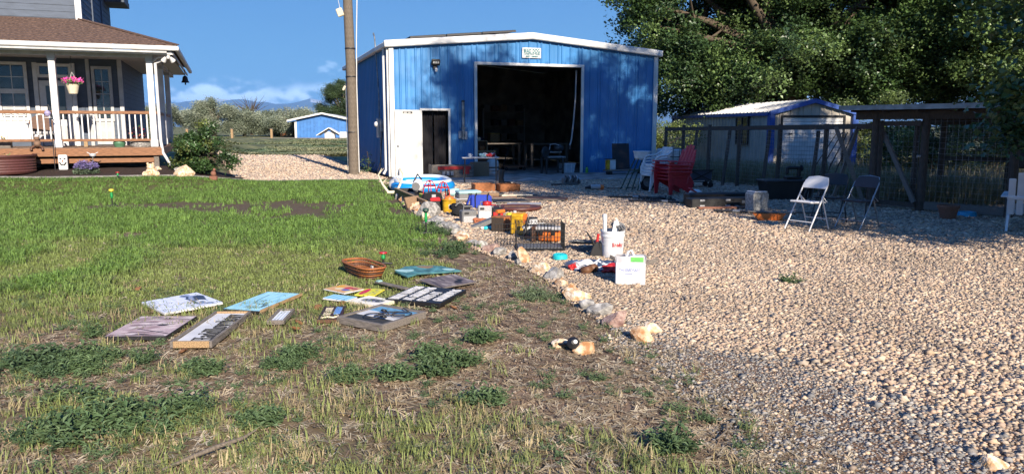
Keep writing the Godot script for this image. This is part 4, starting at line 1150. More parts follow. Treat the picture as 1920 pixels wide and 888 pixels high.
func kennel_and_fence() -> void:
	var A := Vector3(7.2, 0, -14.9); var L := Vector3(5.0, 0, -24.5)
	var f := thing("yard_fence", "dark timber fence with top rail and wire in front of tan shed", "fence", Vector3.ZERO)
	var at := [0.0, 0.13, 0.3, 0.47, 0.66, 0.84, 1.0]
	for i in at.size():
		var p := L.lerp(A, at[i])
		tb(f, "post", M.post_wood, [p + Vector3(0, -0.1, 0), p + Vector3(0.02, 1.66 if i else 1.6, 0)], 0.055, 8)
	for i in 4:
		var p := L.lerp(A, 0.2 + 0.2 * i)
		bar(f, "brace", M.post_wood, p + Vector3(-0.12, 0.0, 0.25), p + Vector3(0.14, 1.5, -0.12), 0.07, 0.07)
	for i in 3:
		bar(f, "top_rail", M.post_wood, L.lerp(A, i / 3.0) + Vector3(0, 1.52 + 0.03 * i, 0.06), L.lerp(A, (i + 1) / 3.0) + Vector3(0, 1.55 + 0.03 * i, 0.06), 0.06, 0.11)
	var net := part(f, "wire_mesh", wire_net(L + Vector3(0, 0.05, -0.0), A + Vector3(0, 0.05, 0), 1.45, 0.1), M.galvanised)
	net.set_meta("kind", "stuff")
	# sticks leaning on the fence
	var names := ["thin dark stick leaning on the fence, first from the gate", "thin dark stick leaning on the fence, second from the gate", "thin dark stick leaning on the fence, third from the gate", "thin dark stick leaning on the fence, fourth from the gate"]
	for i in 4:
		var p := L.lerp(A, 0.93 - 0.025 * i)
		var st := thing("garden_stake", names[i], "stake", p + Vector3(-0.45, 0, 0.15), 0.0, "stakes leaning on the fence")
		tb(st, "shaft", M.post_wood, [Vector3(-0.25, 0, 0.3), Vector3(0.1, 0.75, 0.02), Vector3(0.42 + 0.05 * i, 1.48, -0.06)], [0.016, 0.014, 0.01], 5)
		tb(st, "stub", M.post_wood, [Vector3(0.1, 0.75, 0.02), Vector3(0.1, 0.85, 0.06)], 0.008, 4)
	# gate of the run
	var B := Vector3(7.75, 0, -14.2); var C := Vector3(8.72, 0, -13.0)
	var g := thing("run_gate", "dark timber gate with diagonal brace and wire at the dog run", "gate", Vector3.ZERO)
	for q in [[A, 0.1], [B, -0.1]]:
		var dir: Vector3 = (B - A).normalized() * q[1]
		bar(g, "stile", M.post_wood, q[0] + dir + Vector3(0, 0.08, 0), q[0] + dir + Vector3(0, 1.72, 0), 0.09, 0.07)
	bar(g, "gate_rail", M.post_wood, A + Vector3(0.06, 0.12, -0.06), B + Vector3(-0.06, 0.12, 0.06), 0.07, 0.09)
	bar(g, "gate_rail", M.post_wood, A + Vector3(0.06, 1.66, -0.06), B + Vector3(-0.06, 1.66, 0.06), 0.07, 0.09)
	bar(g, "brace", M.grey_wood, A + Vector3(0.1, 1.6, -0.02), B + Vector3(-0.12, 0.18, 0.1), 0.05, 0.08)
	part(g, "wire_mesh", wire_net(A + Vector3(0.06, 0.12, 0), B + Vector3(-0.06, 0.12, 0), 1.5, 0.1), M.galvanised).set_meta("kind", "stuff")
	bx(g, "latch", M.galvanised, B + Vector3(-0.1, 1.05, 0.1), Vector3(0.07, 0.05, 0.05), 0.01)
	# braced end panel left of the gate
	var xb := thing("cross_brace", "crossed weathered boards leaning at the fence end", "boards", A + Vector3(-0.55, 0, -0.6))
	bar(xb, "board", M.grey_wood, Vector3(-0.1, 0.1, 0.3), Vector3(0.42, 1.6, 0.1), 0.03, 0.08)
	bar(xb, "board", M.grey_wood, Vector3(0.5, 0.1, 0.36), Vector3(-0.06, 1.6, 0.16), 0.03, 0.08)
	# roofed dog run
	var k := thing("dog_run", "roofed dog run of dark posts, wire and metal sheet roof", "dog run", Vector3.ZERO)
	var dr := (C - A).normalized()
	var back := Vector3(dr.z, 0, -dr.x) * -3.2
	if back.z > 0: back = -back
	for q in [A, B + dr * 0.05, C]:
		tb(k, "post", M.post_wood, [q + Vector3(0, -0.1, 0), q + Vector3(0.0, 1.86, 0)], [0.085, 0.07], 10)
	for t in [0.0, 0.55, 1.0]:
		var q := A.lerp(C, t) + back
		tb(k, "post", M.post_wood, [q + Vector3(0, -0.1, 0), q + Vector3(0, 1.7, 0)], 0.07, 8)
	bar(k, "beam", M.post_wood, A + Vector3(0, 1.82, 0) - dr * 0.4, C + Vector3(0, 1.82, 0) + dr * 0.3, 0.08, 0.16)
	bar(k, "beam", M.post_wood, A + back + Vector3(0, 1.72, 0) - dr * 0.4, C + back + Vector3(0, 1.72, 0) + dr * 0.3, 0.08, 0.16)
	for i in 6:
		var q := (A - dr * 0.35).lerp(C + dr * 0.3, i / 5.0)
		bar(k, "rafter", M.post_wood, q + Vector3(0, 1.93, 0) - back * 0.1, q + back * 1.1 + Vector3(0, 1.82, 0), 0.04, 0.09)
	var e0 := A - dr * 0.55 - back * 0.14; var e1 := C + dr * 0.35 - back * 0.14
	for i in 4:
		var a := e0.lerp(e1, i / 4.0); var b := e0.lerp(e1, (i + 1) / 4.0)
		var sh := Mb.new()
		for j in 9:
			var c0 := a.lerp(b, j / 9.0); var c1 := a.lerp(b, (j + 1) / 9.0)
			var y0 := 2.0 + 0.014 * (j % 2); var y1 := 2.0 + 0.014 * ((j + 1) % 2)
			var bb := back * 1.3
			sh.quad(c0 + Vector3(0, y0, 0), c1 + Vector3(0, y1, 0), c1 + bb + Vector3(0, y1 - 0.15, 0), c0 + bb + Vector3(0, y0 - 0.15, 0))
		part(k, "roof_sheet", sh, M.galvanised)
	bar(k, "roof_fascia", M.galvanised, e0 + Vector3(0, 1.965, 0), e1 + Vector3(0, 1.965, 0), 0.02, 0.09)
	bar(k, "bottom_rail", M.grey_wood, B + Vector3(0, 0.12, 0), C + Vector3(0, 0.12, 0), 0.05, 0.14)
	bar(k, "back_rail", M.post_wood, A + back + Vector3(0, 0.9, 0), C + back + Vector3(0, 0.9, 0), 0.05, 0.1)
	bar(k, "back_brace", M.post_wood, C + back + Vector3(0, 1.6, 0), A.lerp(C, 0.75) + back + Vector3(0, 0.9, 0), 0.04, 0.06)
	part(k, "wire_mesh", wire_net(B + Vector3(0, 0.2, 0.0), C + Vector3(0, 0.2, 0), 1.55, 0.1), M.galvanised).set_meta("kind", "stuff")
	part(k, "wire_mesh", wire_net(A + back + Vector3(0, 0.1, 0), C + back + dr * 4.0 + Vector3(0, 0.1, 0), 1.6, 0.1), M.galvanised).set_meta("kind", "stuff")
	# feeder, bowl, clay pot inside
	var fe := thing("feeder_box", "black feeder box with pale label hanging on the dog run fence", "feeder", A.lerp(C, 0.93) + back * 0.35, 0.5)
	bx(fe, "body", M.black, Vector3(0, 1.05, 0), Vector3(0.30, 0.42, 0.2), 0.02)
	bx(fe, "label", M.light_case, Vector3(0, 1.03, 0.104), Vector3(0.2, 0.1, 0.006))
	bx(fe, "lid", M.dark_metal, Vector3(0, 1.28, 0.01), Vector3(0.33, 0.04, 0.24), 0.01)
	tb(fe, "bracket", M.dark_metal, [Vector3(0, 1.2, -0.1), Vector3(0, 0.0, -0.16)], 0.025)
	var bl := thing("water_bowl", "bright blue water bowl on the ground inside the dog run", "bowl", P(8.2, 13.35))
	lt(bl, "bowl_wall", mat("bowl_blue", lin(0.02, 0.30, 0.5), 0.35, ""), [Vector2(0, 0.0), Vector2(0.17, 0), Vector2(0.14, 0.09), Vector2(0.12, 0.09), Vector2(0.1, 0.03), Vector2(0, 0.03)], 16)
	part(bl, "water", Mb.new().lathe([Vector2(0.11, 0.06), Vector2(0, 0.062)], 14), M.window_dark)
	var cp := thing("clay_pot", "wide brown clay pot standing in the shade before the dog run", "pot", P(7.62, 12.95))
	lt(cp, "pot_body", M.tile_clay, [Vector2(0, 0), Vector2(0.12, 0), Vector2(0.16, 0.2), Vector2(0.18, 0.2), Vector2(0.18, 0.25), Vector2(0.15, 0.25), Vector2(0.13, 0.1), Vector2(0, 0.1)], 18)
	part(cp, "soil", Mb.new().lathe([Vector2(0.145, 0.2), Vector2(0, 0.21)], 14), M.mulch)

# ---------------------------------------------------------------- trees and plants
var leafy := {}
func leaf_clump(n: int, r: float, s: float, narrow: float) -> ArrayMesh:
	var key := "%d %.2f %.3f %.2f" % [n, r, s, narrow]
	if not leafy.has(key):
		var k := Mb.new()
		for i in n:
			var p := Vector3(rng.randfn(), rng.randfn() * 0.8, rng.randfn()) * r * 0.55
			var b := Basis.from_euler(Vector3(rng.randf_range(-1.2, 0.6), rng.randf() * TAU, rng.randf_range(-0.7, 0.7)))
			var q := s * rng.randf_range(0.7, 1.25)
			var w := q * narrow
			var a0 := p; var a1 := p + b * Vector3(0, -q * 0.08, q)
			var m := p + b * Vector3(0, 0, q * 0.45)
			k.tri(a0, m + b * Vector3(w, q * 0.12, 0), a1)
			k.tri(a0, a1, m + b * Vector3(-w, q * 0.12, 0))
		leafy[key] = k.mesh()
	return leafy[key]

func limbs(base: Vector3, tips: Array, r0: float, fork_y: float) -> Mb:
	var k := Mb.new()
	for t in tips:
		var fork := base + Vector3(t.x * 0.12, fork_y * rng.randf_range(0.8, 1.15), t.z * 0.12)
		var mid: Vector3 = fork.lerp(base + t, 0.5) + Vector3(rng.randf_range(-0.3, 0.3), 0.25, rng.randf_range(-0.3, 0.3)) * t.length() * 0.12
		k.tube([fork, fork.lerp(mid, 0.5) + Vector3(0, 0.1, 0), mid, base + t], [r0 * 0.5, r0 * 0.4, r0 * 0.28, r0 * 0.08], 7)
		for e in 3:
			var s: Vector3 = mid.lerp(base + t, rng.randf() * 0.8)
			k.tube([s, s + Vector3(rng.randf_range(-1, 1), rng.randf_range(-0.2, 0.9), rng.randf_range(-1, 1)) * t.length() * 0.22], [r0 * 0.14, r0 * 0.03], 5)
	return k

func tree(called: String, label: String, at: Vector2, trunk: Array, r0: float, clusters: Array, clump: ArrayMesh, cols: Array, group := "", hole := -0.20) -> Node3D:
	var bark: Material = null
	# clusters: [centre, radii, copies]; centres are relative to the foot
	var t := thing(called, label, "tree" if not "shrub" in called else "shrub", P(at.x, at.y), 0.0, group)
	var rr := []
	for i in trunk.size(): rr.append(r0 * lerpf(1.15, 0.5, float(i) / (trunk.size() - 1)))
	var tr := Mb.new().tube(trunk, rr, 12)
	part(t, "trunk", tr, bark if bark else M.bark)
	var tips := []
	for c in clusters:
		tips.append(c[0] - Vector3.ZERO)
	part(t, "limbs", limbs(Vector3.ZERO, tips, r0, trunk[-1].y * 0.8), bark if bark else M.bark)
	var xf := []; var cc := PackedColorArray()
	for c in clusters:
		# leaves hang in sprays: a number of twig ends on each bough, leaf clumps gathered round each
		var sprays := []
		for k in maxi(3, int(c[2] / 16)):
			var v := Vector3(rng.randfn(), rng.randfn(), rng.randfn()).normalized() * pow(rng.randf(), 0.3)
			var tone: Color = cols[rng.randi() % cols.size()]
			sprays.append([c[0] + v * c[1], tone * rng.randf_range(0.75, 1.3)])
		for i in c[2]:
			var sp: Array = sprays[rng.randi() % sprays.size()]
			var p: Vector3 = sp[0] + Vector3(rng.randfn(), rng.randfn() * 0.7 - 0.25, rng.randfn()) * c[1] * 0.17
			if nz.get_noise_3d(p.x * 38, p.y * 38 + 500, p.z * 38) < hole: continue
			xf.append(Transform3D(Basis.from_euler(Vector3(rng.randf_range(-0.5, 0.5), rng.randf() * TAU, rng.randf_range(-0.5, 0.5))).scaled(Vector3.ONE * rng.randf_range(0.75, 1.25)), p))
			cc.append(sp[1] * rng.randf_range(0.85, 1.18))
	var o := stuff("crown", "", "", clump, tinted("leaves", 0.42, Color(0.34, 0.34, 0.34)), xf, cc, t)
	return t

func fill(n: int, lo: Vector3, hi: Vector3, r: float, copies: int, sd: int) -> Array:   # clusters spread through a box, fuller in the middle
	var out := []
	var g := RandomNumberGenerator.new()
	g.seed = sd
	for i in n:
		var u := Vector3(g.randf() * 2 - 1, g.randf() * 2 - 1, g.randf() * 2 - 1)
		if u.length() > 1.15: u = u.normalized()
		var c := (lo + hi) / 2 + u * (hi - lo) / 2
		var q := r * g.randf_range(0.75, 1.3)
		out.append([c, Vector3(q, q * 0.75, q), int(copies * g.randf_range(0.8, 1.2))])
	return out

func trees() -> void:
	var green := [Color(0.046, 0.088, 0.025), Color(0.064, 0.115, 0.032), Color(0.036, 0.072, 0.026), Color(0.095, 0.150, 0.046)]
	var big := leaf_clump(26, 0.38, 0.135, 0.42)
	# cottonwoods behind the shed
	var c1 := fill(38, Vector3(-5.8, 2.9, -3), Vector3(6.8, 12.5, 4.0), 1.9, 380, 1)
	c1.append_array([[Vector3(-6.5, 6.0, 1.0), Vector3(1.5, 1.4, 1.4), 260], [Vector3(-7.6, 7.3, 0.5), Vector3(1.4, 1.2, 1.4), 230], [Vector3(-5.0, 4.2, 1.0), Vector3(1.4, 1.3, 1.4), 240], [Vector3(-3.5, 3.0, 1.5), Vector3(1.6, 1.0, 1.4), 240], [Vector3(1, 3.2, 2.5), Vector3(2.0, 1.1, 1.2), 300], [Vector3(4, 3.4, 2.5), Vector3(2.0, 1.2, 1.2), 300]])
	tree("cottonwood", "huge leafy cottonwood spreading above the tan shed", Vector2(13.0, 35.0), [Vector3(0, -0.2, 0), Vector3(-0.1, 1.5, 0), Vector3(0.2, 3.5, 0), Vector3(0.1, 5.5, 0)], 0.55, c1, big, green, "cottonwoods behind the fence")
	var c2 := fill(24, Vector3(-4.0, 3.0, -3), Vector3(4.8, 12.0, 3), 1.7, 330, 2)
	c2.append_array([[Vector3(-2.8, 2.6, 0.5), Vector3(1.2, 0.9, 1.2), 160], [Vector3(1.5, 3.0, 1.5), Vector3(1.7, 1.0, 1.2), 220], [Vector3(3.2, 2.8, 1.5), Vector3(1.5, 1.0, 1.2), 220]])
	tree("cottonwood", "cottonwood with low crooked limbs just behind the workshop's right corner", Vector2(9.6, 38.5), [Vector3(0, -0.2, 0), Vector3(-0.5, 1.2, 0), Vector3(-0.3, 2.6, 0), Vector3(0.4, 4.2, 0)], 0.4, c2, big, green, "cottonwoods behind the fence")
	var c3 := fill(25, Vector3(-5.5, 2.0, -3), Vector3(6.5, 12.0, 3.5), 1.9, 350, 3)
	tree("cottonwood", "cottonwood with bright open crown behind the dog run", Vector2(21.5, 33.0), [Vector3(0, -0.2, 0), Vector3(0.2, 1.5, 0), Vector3(0, 3.5, 0), Vector3(0.3, 5.0, 0)], 0.45, c3, big, green + [Color(0.11, 0.17, 0.05)], "cottonwoods behind the fence")
	# the trees whose shade falls over the yard and the workshop front; they stand right of the camera
	var near := leaf_clump(22, 0.36, 0.11, 0.42)
	var n1 := fill(15, Vector3(-3.6, 3.6, -2.2), Vector3(4.0, 9.5, 2.6), 1.5, 230, 4)
	n1.append_array([[Vector3(-2.2, 3.1, -0.2), Vector3(0.55, 1.1, 0.6), 130], [Vector3(-2.05, 1.95, -0.2), Vector3(0.42, 0.6, 0.5), 80], [Vector3(-1.5, 3.6, 0.2), Vector3(0.9, 0.9, 0.8), 130]])
	tree("elm_tree", "elm whose leafy branches hang into the upper right corner", Vector2(9.9, 11.0), [Vector3(0, -0.2, 0), Vector3(0.1, 1.5, 0), Vector3(-0.1, 3.2, 0), Vector3(0.1, 4.6, 0)], 0.3, n1, near, green, "shade trees on the right", -0.08)
	var n2 := fill(30, Vector3(-3.9, 7.0, -4.2), Vector3(4.8, 12.9, 3.8), 1.7, 300, 5)
	n2.append_array(fill(12, Vector3(-1.6, 4.2, -2.5), Vector3(4.5, 7.8, 4.0), 1.5, 240, 15))
	for q in [Vector3(-4.3, 9.6, -1.2), Vector3(-4.4, 11.0, -1.6), Vector3(-4.3, 12.4, -1.6), Vector3(-4.2, 13.7, -1.6), Vector3(-3.4, 13.4, -1.8), Vector3(-3.0, 9.0, 1.9), Vector3(1.5, 13.8, -3.2), Vector3(3.0, 13.8, -3.2), Vector3(0.3, 12.9, -3.0), Vector3(-1.2, 11.4, -2.4)]: n2.append([q, Vector3(1.2, 0.95, 1.2), 230])
	tree("elm_tree", "tall elm standing out of view to the right, shading the gravel", Vector2(10.4, 4.4), [Vector3(0, -0.2, 0), Vector3(0.1, 2.0, 0), Vector3(-0.1, 4.2, 0), Vector3(0.1, 6.0, 0)], 0.4, n2, near, green, "shade trees on the right", -0.08)
	var n3 := fill(24, Vector3(-4.8, 3.0, -3.5), Vector3(4.5, 12.5, 3.5), 1.8, 270, 6)
	tree("elm_tree", "broad elm standing out of view beyond the right edge", Vector2(16.5, 8.0), [Vector3(0, -0.2, 0), Vector3(0.1, 2.0, 0), Vector3(-0.1, 3.6, 0), Vector3(0.1, 5.0, 0)], 0.4, n3, near, green, "shade trees on the right", -0.08)
	# the row of grey-green Russian olives beyond the field, and a dark cottonwood by the barn
	var olive := [Color(0.19, 0.225, 0.16), Color(0.25, 0.28, 0.205), Color(0.15, 0.18, 0.125)]
	var far := leaf_clump(34, 0.75, 0.16, 0.36)
	var xs := [-54.5, -49.5, -45.0, -41.0, -37.0, -33.4, -58.5]
	var hs := [4.6, 3.9, 5.3, 4.3, 4.1, 4.7, 4.2]
	var nm := ["silver green olive tree nearest the porch in the far row", "low silver green olive tree, second from the porch", "tallest silver green olive tree with a pointed top", "silver green olive tree in the middle of the far row", "rounded olive tree over the orange hut", "full round olive tree beside the blue barn", "silver green olive tree seen through the porch opening"]
	for i in xs.size():
		var h: float = hs[i]
		var c := fill(12, Vector3(-2.9, 1.3, -2), Vector3(2.9, h - 0.8, 2), 1.1, 150, 40 + i)
		if i == 2: c.append([Vector3(-0.5, h - 0.3, 0), Vector3(0.8, 1.0, 0.8), 80])
		tree("olive_tree", nm[i], Vector2(xs[i], 116.0 + 3.0 * sin(i * 2.0)), [Vector3(0, -0.2, 0), Vector3(0.15, 1.0, 0), Vector3(-0.1, 2.0, 0), Vector3(0, 3.0, 0)], 0.28, c, far, olive, "far row of olive trees")
	tree("dark_cottonwood", "dark green tree behind the barn, left of the utility pole", Vector2(-29.5, 132.0), [Vector3(0, -0.2, 0), Vector3(0.1, 2.0, 0), Vector3(0, 4.0, 0), Vector3(0, 6.0, 0)], 0.4, fill(16, Vector3(-2.9, 2.4, -2.5), Vector3(3.4, 8.9, 2.5), 1.35, 150, 60), far, [Color(0.045, 0.075, 0.035), Color(0.06, 0.095, 0.04)])
	var bt := thing("bare_tree", "leafless twiggy tree standing behind the olive row", "tree", P(-45.0, 130.0))
	tb(bt, "trunk", M.bark, [Vector3.ZERO, Vector3(0.2, 2.0, 0), Vector3(0, 4.0, 0)], [0.3, 0.25, 0.15], 8)
	var tw := Mb.new()
	for i in 46:
		var a := rng.randf() * TAU; var e := Vector3(cos(a) * rng.randf_range(0.8, 3.4), rng.randf_range(5.0, 7.0), sin(a) * 2.0)
		var q := Vector3(0.1, rng.randf_range(2.5, 4.0), 0)
		tw.tube([q, q.lerp(e, 0.5) + Vector3(0, 0.3, 0), e], [0.07, 0.04, 0.015], 4)
	part(bt, "crown", tw, M.bark)
	# shrubs
	var sc := leaf_clump(20, 0.16, 0.06, 0.4)
	var bush := fill(20, Vector3(-0.72, 0.08, -0.4), Vector3(0.72, 1.0, 0.4), 0.24, 95, 71)
	bush.append_array([[Vector3(0.1, 1.25, 0), Vector3(0.13, 0.26, 0.14), 34], [Vector3(-0.3, 1.15, 0.1), Vector3(0.16, 0.24, 0.16), 40], [Vector3(0.62, 0.85, 0.1), Vector3(0.2, 0.28, 0.2), 46], [Vector3(-0.6, 0.9, 0), Vector3(0.14, 0.3, 0.14), 30], [Vector3(0.75, 0.3, 0.2), Vector3(0.22, 0.2, 0.2), 50], [Vector3(-0.1, 0.12, 0.4), Vector3(0.5, 0.12, 0.15), 70], [Vector3(0.35, 1.3, 0), Vector3(0.06, 0.22, 0.06), 10]])
	tree("rose_shrub", "dense green shrub with lighter tips at the porch corner", Vector2(-8.95, 21.7), [Vector3(0, -0.05, 0), Vector3(0.02, 0.2, 0), Vector3(0, 0.4, 0)], 0.05, bush, sc, [Color(0.035, 0.075, 0.022), Color(0.05, 0.10, 0.03), Color(0.12, 0.15, 0.04), Color(0.03, 0.06, 0.02)])
	var bc := leaf_clump(22, 0.3, 0.09, 0.3)
	var bsp := [[15.5, 24.0, "sunlit wild shrub behind the dog run, nearest its gate"], [18.3, 25.5, "sunlit wild shrub behind the dog run, in the middle"], [21.0, 24.5, "sunlit wild shrub behind the dog run, at the right edge"], [12.6, 22.5, "dark wild shrub between the tan shed and the dog run"], [6.4, 33.0, "low wild shrub behind the workshop's right corner"], [14.0, 29.5, "tall wild shrub right of the tan shed"], [24.5, 27.0, "wild shrub far to the right behind the run"]]
	for i in bsp.size():
		tree("wild_shrub", bsp[i][2], Vector2(bsp[i][0], bsp[i][1]), [Vector3(0, -0.1, 0), Vector3(0.05, 0.4, 0), Vector3(0, 0.8, 0)], 0.07, fill(9, Vector3(-1.4, 0.3, -0.9), Vector3(1.4, 1.9 + 0.4 * (i % 3), 0.9), 0.65, 110, 80 + i), bc, [Color(0.09, 0.13, 0.04), Color(0.13, 0.17, 0.05), Color(0.07, 0.10, 0.035)], "wild shrubs behind the run")
	var vine := thing("climbing_weed", "green weed climbing the foot of the workshop's shaded side wall", "weed", to_shop(-0.35, -2.6))
	plant_tuft(vine, "leaves", 90, 0.3, 0.7, 0.05, [Color(0.05, 0.1, 0.03), Color(0.07, 0.13, 0.04)])
	tb(vine, "stem", M.bark, [Vector3.ZERO, Vector3(0.05, 0.4, 0), Vector3(0, 0.75, 0)], 0.012, 4)

func blade_tuft(n: int, h: float, spread: float, w: float, lean: float) -> ArrayMesh:
	var k := Mb.new()
	for i in n:
		var a := rng.randf() * TAU
		var p := Vector3(rng.randfn(), 0, rng.randfn()) * spread
		var q := h * rng.randf_range(0.55, 1.2)
		var d := Vector3(cos(a), 0, sin(a))
		var s := Vector3(-d.z, 0, d.x) * w * rng.randf_range(0.7, 1.2)
		var l := lean * rng.randf_range(0.3, 1.2)
		var m := p + Vector3(0, q * 0.6, 0) + d * q * l * 0.4
		var e := p + Vector3(0, q * (1.0 - 0.35 * l), 0) + d * q * l
		k.quad(p - s, p + s, m + s * 0.7, m - s * 0.7)
		k.tri(m - s * 0.7, m + s * 0.7, e)
	return k.mesh()

func weed_mesh() -> ArrayMesh:
	var k := Mb.new()
	for st in 12:
		var a := rng.randf() * TAU
		var r := rng.randf_range(0.03, 0.13)
		var top := Vector3(cos(a) * r, rng.randf_range(0.03, 0.10), sin(a) * r)
		for i in 8:
			var q := top * (0.25 + 0.75 * i / 7.0)
			var b := Basis.from_euler(Vector3(rng.randf_range(-0.9, 0.2), rng.randf() * TAU, rng.randf_range(-0.4, 0.4)))
			var l := rng.randf_range(0.022, 0.046)
			k.tri(q, q + b * Vector3(l * 0.2, 0.006, l * 0.5), q + b * Vector3(0, -l * 0.1, l))
			k.tri(q, q + b * Vector3(0, -l * 0.1, l), q + b * Vector3(-l * 0.2, 0.006, l * 0.5))
	return k.mesh()

func lawn_plants() -> void:
	var gm := tinted("grass", 0.75, Color(0.35, 0.35, 0.35))
	var x_short := []; var c_short := PackedColorArray()
	var x_long := []; var c_long := PackedColorArray()
	var x_dry := []; var c_dry := PackedColorArray()
	var x_near := []; var c_near := PackedColorArray()
	var half := 0.70
	var n := 0
	var d := 2.9
	while d < 22.6:
		var cell := 0.048 + 0.0052 * d          # finer towards the camera
		var x := maxf(-half * d - 0.6, -16.5)
		while x < minf(edge(d) + 0.02, 2.5):
			var px := x + rng.randf_range(-0.6, 0.6) * cell; var pd := d + rng.randf_range(-0.6, 0.6) * cell
			x += cell
			if pd > strip(px) - 0.02: continue
			var b := bare(px, pd)
			if rng.randf() < smoothstep(0.12, 0.85, b) * 0.97: continue
			if pd < 6.4 and nz.get_noise_2d(px * 110, pd * 110) + 0.6 * nb.get_noise_2d(px * 300, pd * 300) < -0.12: continue
			var t := 0.5 + 0.5 * nb.get_noise_2d(px * 35 + 400, pd * 35)
			var u := 0.5 + 0.5 * nz.get_noise_2d(px * 22, pd * 22 + 900)
			var lush := smoothstep(9.6, 10.8, pd + 1.6 * (t - 0.5) + 0.12 * (px + 5.0)) 
			lush = maxf(lush, smoothstep(-3.2, -4.2, px + t) * smoothstep(6.4, 7.0, pd) * smoothstep(0.42, 0.62, u))
			var dry := clampf(0.30 + 0.9 * (u - 0.5) + 0.35 * smoothstep(6.5, 4.0, pd) + 0.5 * b, 0.0, 1.0) * (1.0 - lush)
			var col := Color(0.145, 0.195, 0.046).lerp(Color(0.112, 0.200, 0.034), lush).lerp(Color(0.205, 0.225, 0.080), dry * 0.8)
			col = col * rng.randf_range(0.72, 1.22)
			var sc := rng.randf_range(0.7, 1.25)
			var xf := Transform3D(Basis(Vector3.UP, rng.randf() * TAU).scaled(Vector3(1, 1, 1) * sc), P(px, pd, -0.012))
			if lush > rng.randf():
				if (px * 13.0 + pd * 7.0 + t * 9.0) - floor(px * 13.0 + pd * 7.0 + t * 9.0) < 0.8:
					x_long.append(xf.scaled_local(Vector3(1.1, 0.85 + 0.55 * u, 1.1))); c_long.append(col)
			elif pd < 6.6:
				x_near.append(xf); c_near.append(col if rng.randf() > 0.10 + 0.18 * dry else Color(0.34, 0.28, 0.15) * rng.randf_range(0.7, 1.2))
			else:
				x_short.append(xf); c_short.append(col if rng.randf() > 0.12 * dry else Color(0.33, 0.28, 0.15))
		d += cell
	stuff("lawn_grass", "short mown yellow green lawn grass around the pictures", "grass", blade_tuft(22, 0.045, 0.042, 0.0042, 0.8), gm, x_short, c_short)
	stuff("lush_grass", "long lush green grass at the back of the lawn", "grass", blade_tuft(18, 0.088, 0.055, 0.005, 1.1), gm, x_long, c_long)
	stuff("sparse_grass", "sparse pale grass tufts on dry soil nearest the camera", "grass", blade_tuft(15, 0.085, 0.03, 0.0026, 1.25), gm, x_near, c_near)
	# straw and dead leaf litter on the bare soil
	for i in 26000:
		var pd := 2.9 + 9.0 * pow(rng.randf(), 2.2)
		var px := rng.randf_range(-half * pd - 0.3, edge(pd) + 0.25)
		if rng.randf() > 0.22 + bare(px, pd): continue
		var s := rng.randf_range(0.4, 1.3)
		x_dry.append(Transform3D(Basis.from_euler(Vector3(rng.randf_range(-0.25, 0.25), rng.randf() * TAU, rng.randf_range(-0.2, 0.2))).scaled(Vector3(s, s, s)), P(px, pd, 0.001)))
		c_dry.append([Color(0.42, 0.33, 0.20), Color(0.30, 0.22, 0.13), Color(0.50, 0.42, 0.29), Color(0.20, 0.14, 0.09)][rng.randi() % 4] * rng.randf_range(0.7, 1.1))
	var sl := Mb.new()
	for i in 5:
		var a := rng.randf() * TAU; var p := Vector3(rng.randf_range(-0.03, 0.03), 0.002, rng.randf_range(-0.03, 0.03))
		var e := Vector3(cos(a), rng.randf_range(-0.05, 0.2), sin(a)) * rng.randf_range(0.02, 0.045)
		var s := Vector3(-sin(a), 0, cos(a)) * rng.randf_range(0.001, 0.0035)
		sl.quad(p - e - s, p + e - s, p + e + s, p - e + s)
	stuff("straw_litter", "dry straw and dead leaf bits strewn over the bare soil", "litter", sl.mesh(), tinted("litter", 0.9), x_dry, c_dry)
	# crumbs of soil and small stones in the dirt
	var xc := []; var cc := PackedColorArray()
	for i in 30000:
		var pd := 2.9 + 5.5 * pow(rng.randf(), 1.4)
		var px := edge(pd) - 5.0 + rng.randf() * 5.2
		if rng.randf() > bare(px, pd): continue
		var s := rng.randf_range(0.003, 0.009)
		xc.append(Transform3D(Basis(Vector3.UP, rng.randf() * TAU).scaled(Vector3(s, s * 0.7, s)), P(px, pd, -0.004)))
		cc.append([Color(0.16, 0.11, 0.075), Color(0.22, 0.16, 0.11), Color(0.33, 0.27, 0.21), Color(0.12, 0.09, 0.065)][rng.randi() % 4])
	stuff("soil_crumbs", "crumbs of dry brown soil beside the row of stones", "soil", Mb.new().blob(Vector3.ZERO, Vector3.ONE, nz, 0.5, Vector3(3, 1, 4), 1).mesh(), M.litter, xc, cc)
	# broad mats of weed on the left, single weed clumps elsewhere
	var wm := weed_mesh()
	var wmat := tinted("weeds", 0.7, Color(0.3, 0.3, 0.3))
	var xw := []; var cw := PackedColorArray()
	for q in [[-3.2, 4.85, 0.4, 0.28, 120], [-2.8, 4.92, 0.28, 0.16, 45], [-2.2, 3.78, 0.32, 0.26, 110], [-1.8, 4.02, 0.22, 0.16, 35], [-2.6, 4.25, 0.2, 0.12, 16], [-2.85, 3.5, 0.3, 0.2, 30], [-3.4, 5.7, 0.25, 0.15, 30], [-1.15, 11.4, 0.3, 0.5, 90], [-0.75, 9.6, 0.35, 0.45, 70]]:
		for i in int(q[4] * 1.1):
			var a := rng.randf() * TAU; var r := sqrt(rng.randf())
			var px: float = q[0] + cos(a) * r * q[2] * 1.25; var pd: float = q[1] + sin(a) * r * q[3] * 1.25
			if nz.get_noise_2d(px * 140, pd * 140) + 0.5 * nb.get_noise_2d(px * 330, pd * 330) < 0.25 * r - 0.12: continue
			xw.append(Transform3D(Basis(Vector3.UP, rng.randf() * TAU).scaled(Vector3.ONE * rng.randf_range(0.45, 1.25) * (1.25 - 0.5 * r)), P(px, pd, -0.01)))
			cw.append([Color(0.065, 0.115, 0.045), Color(0.085, 0.14, 0.055), Color(0.05, 0.092, 0.04)][rng.randi() % 3] * rng.randf_range(0.8, 1.2))
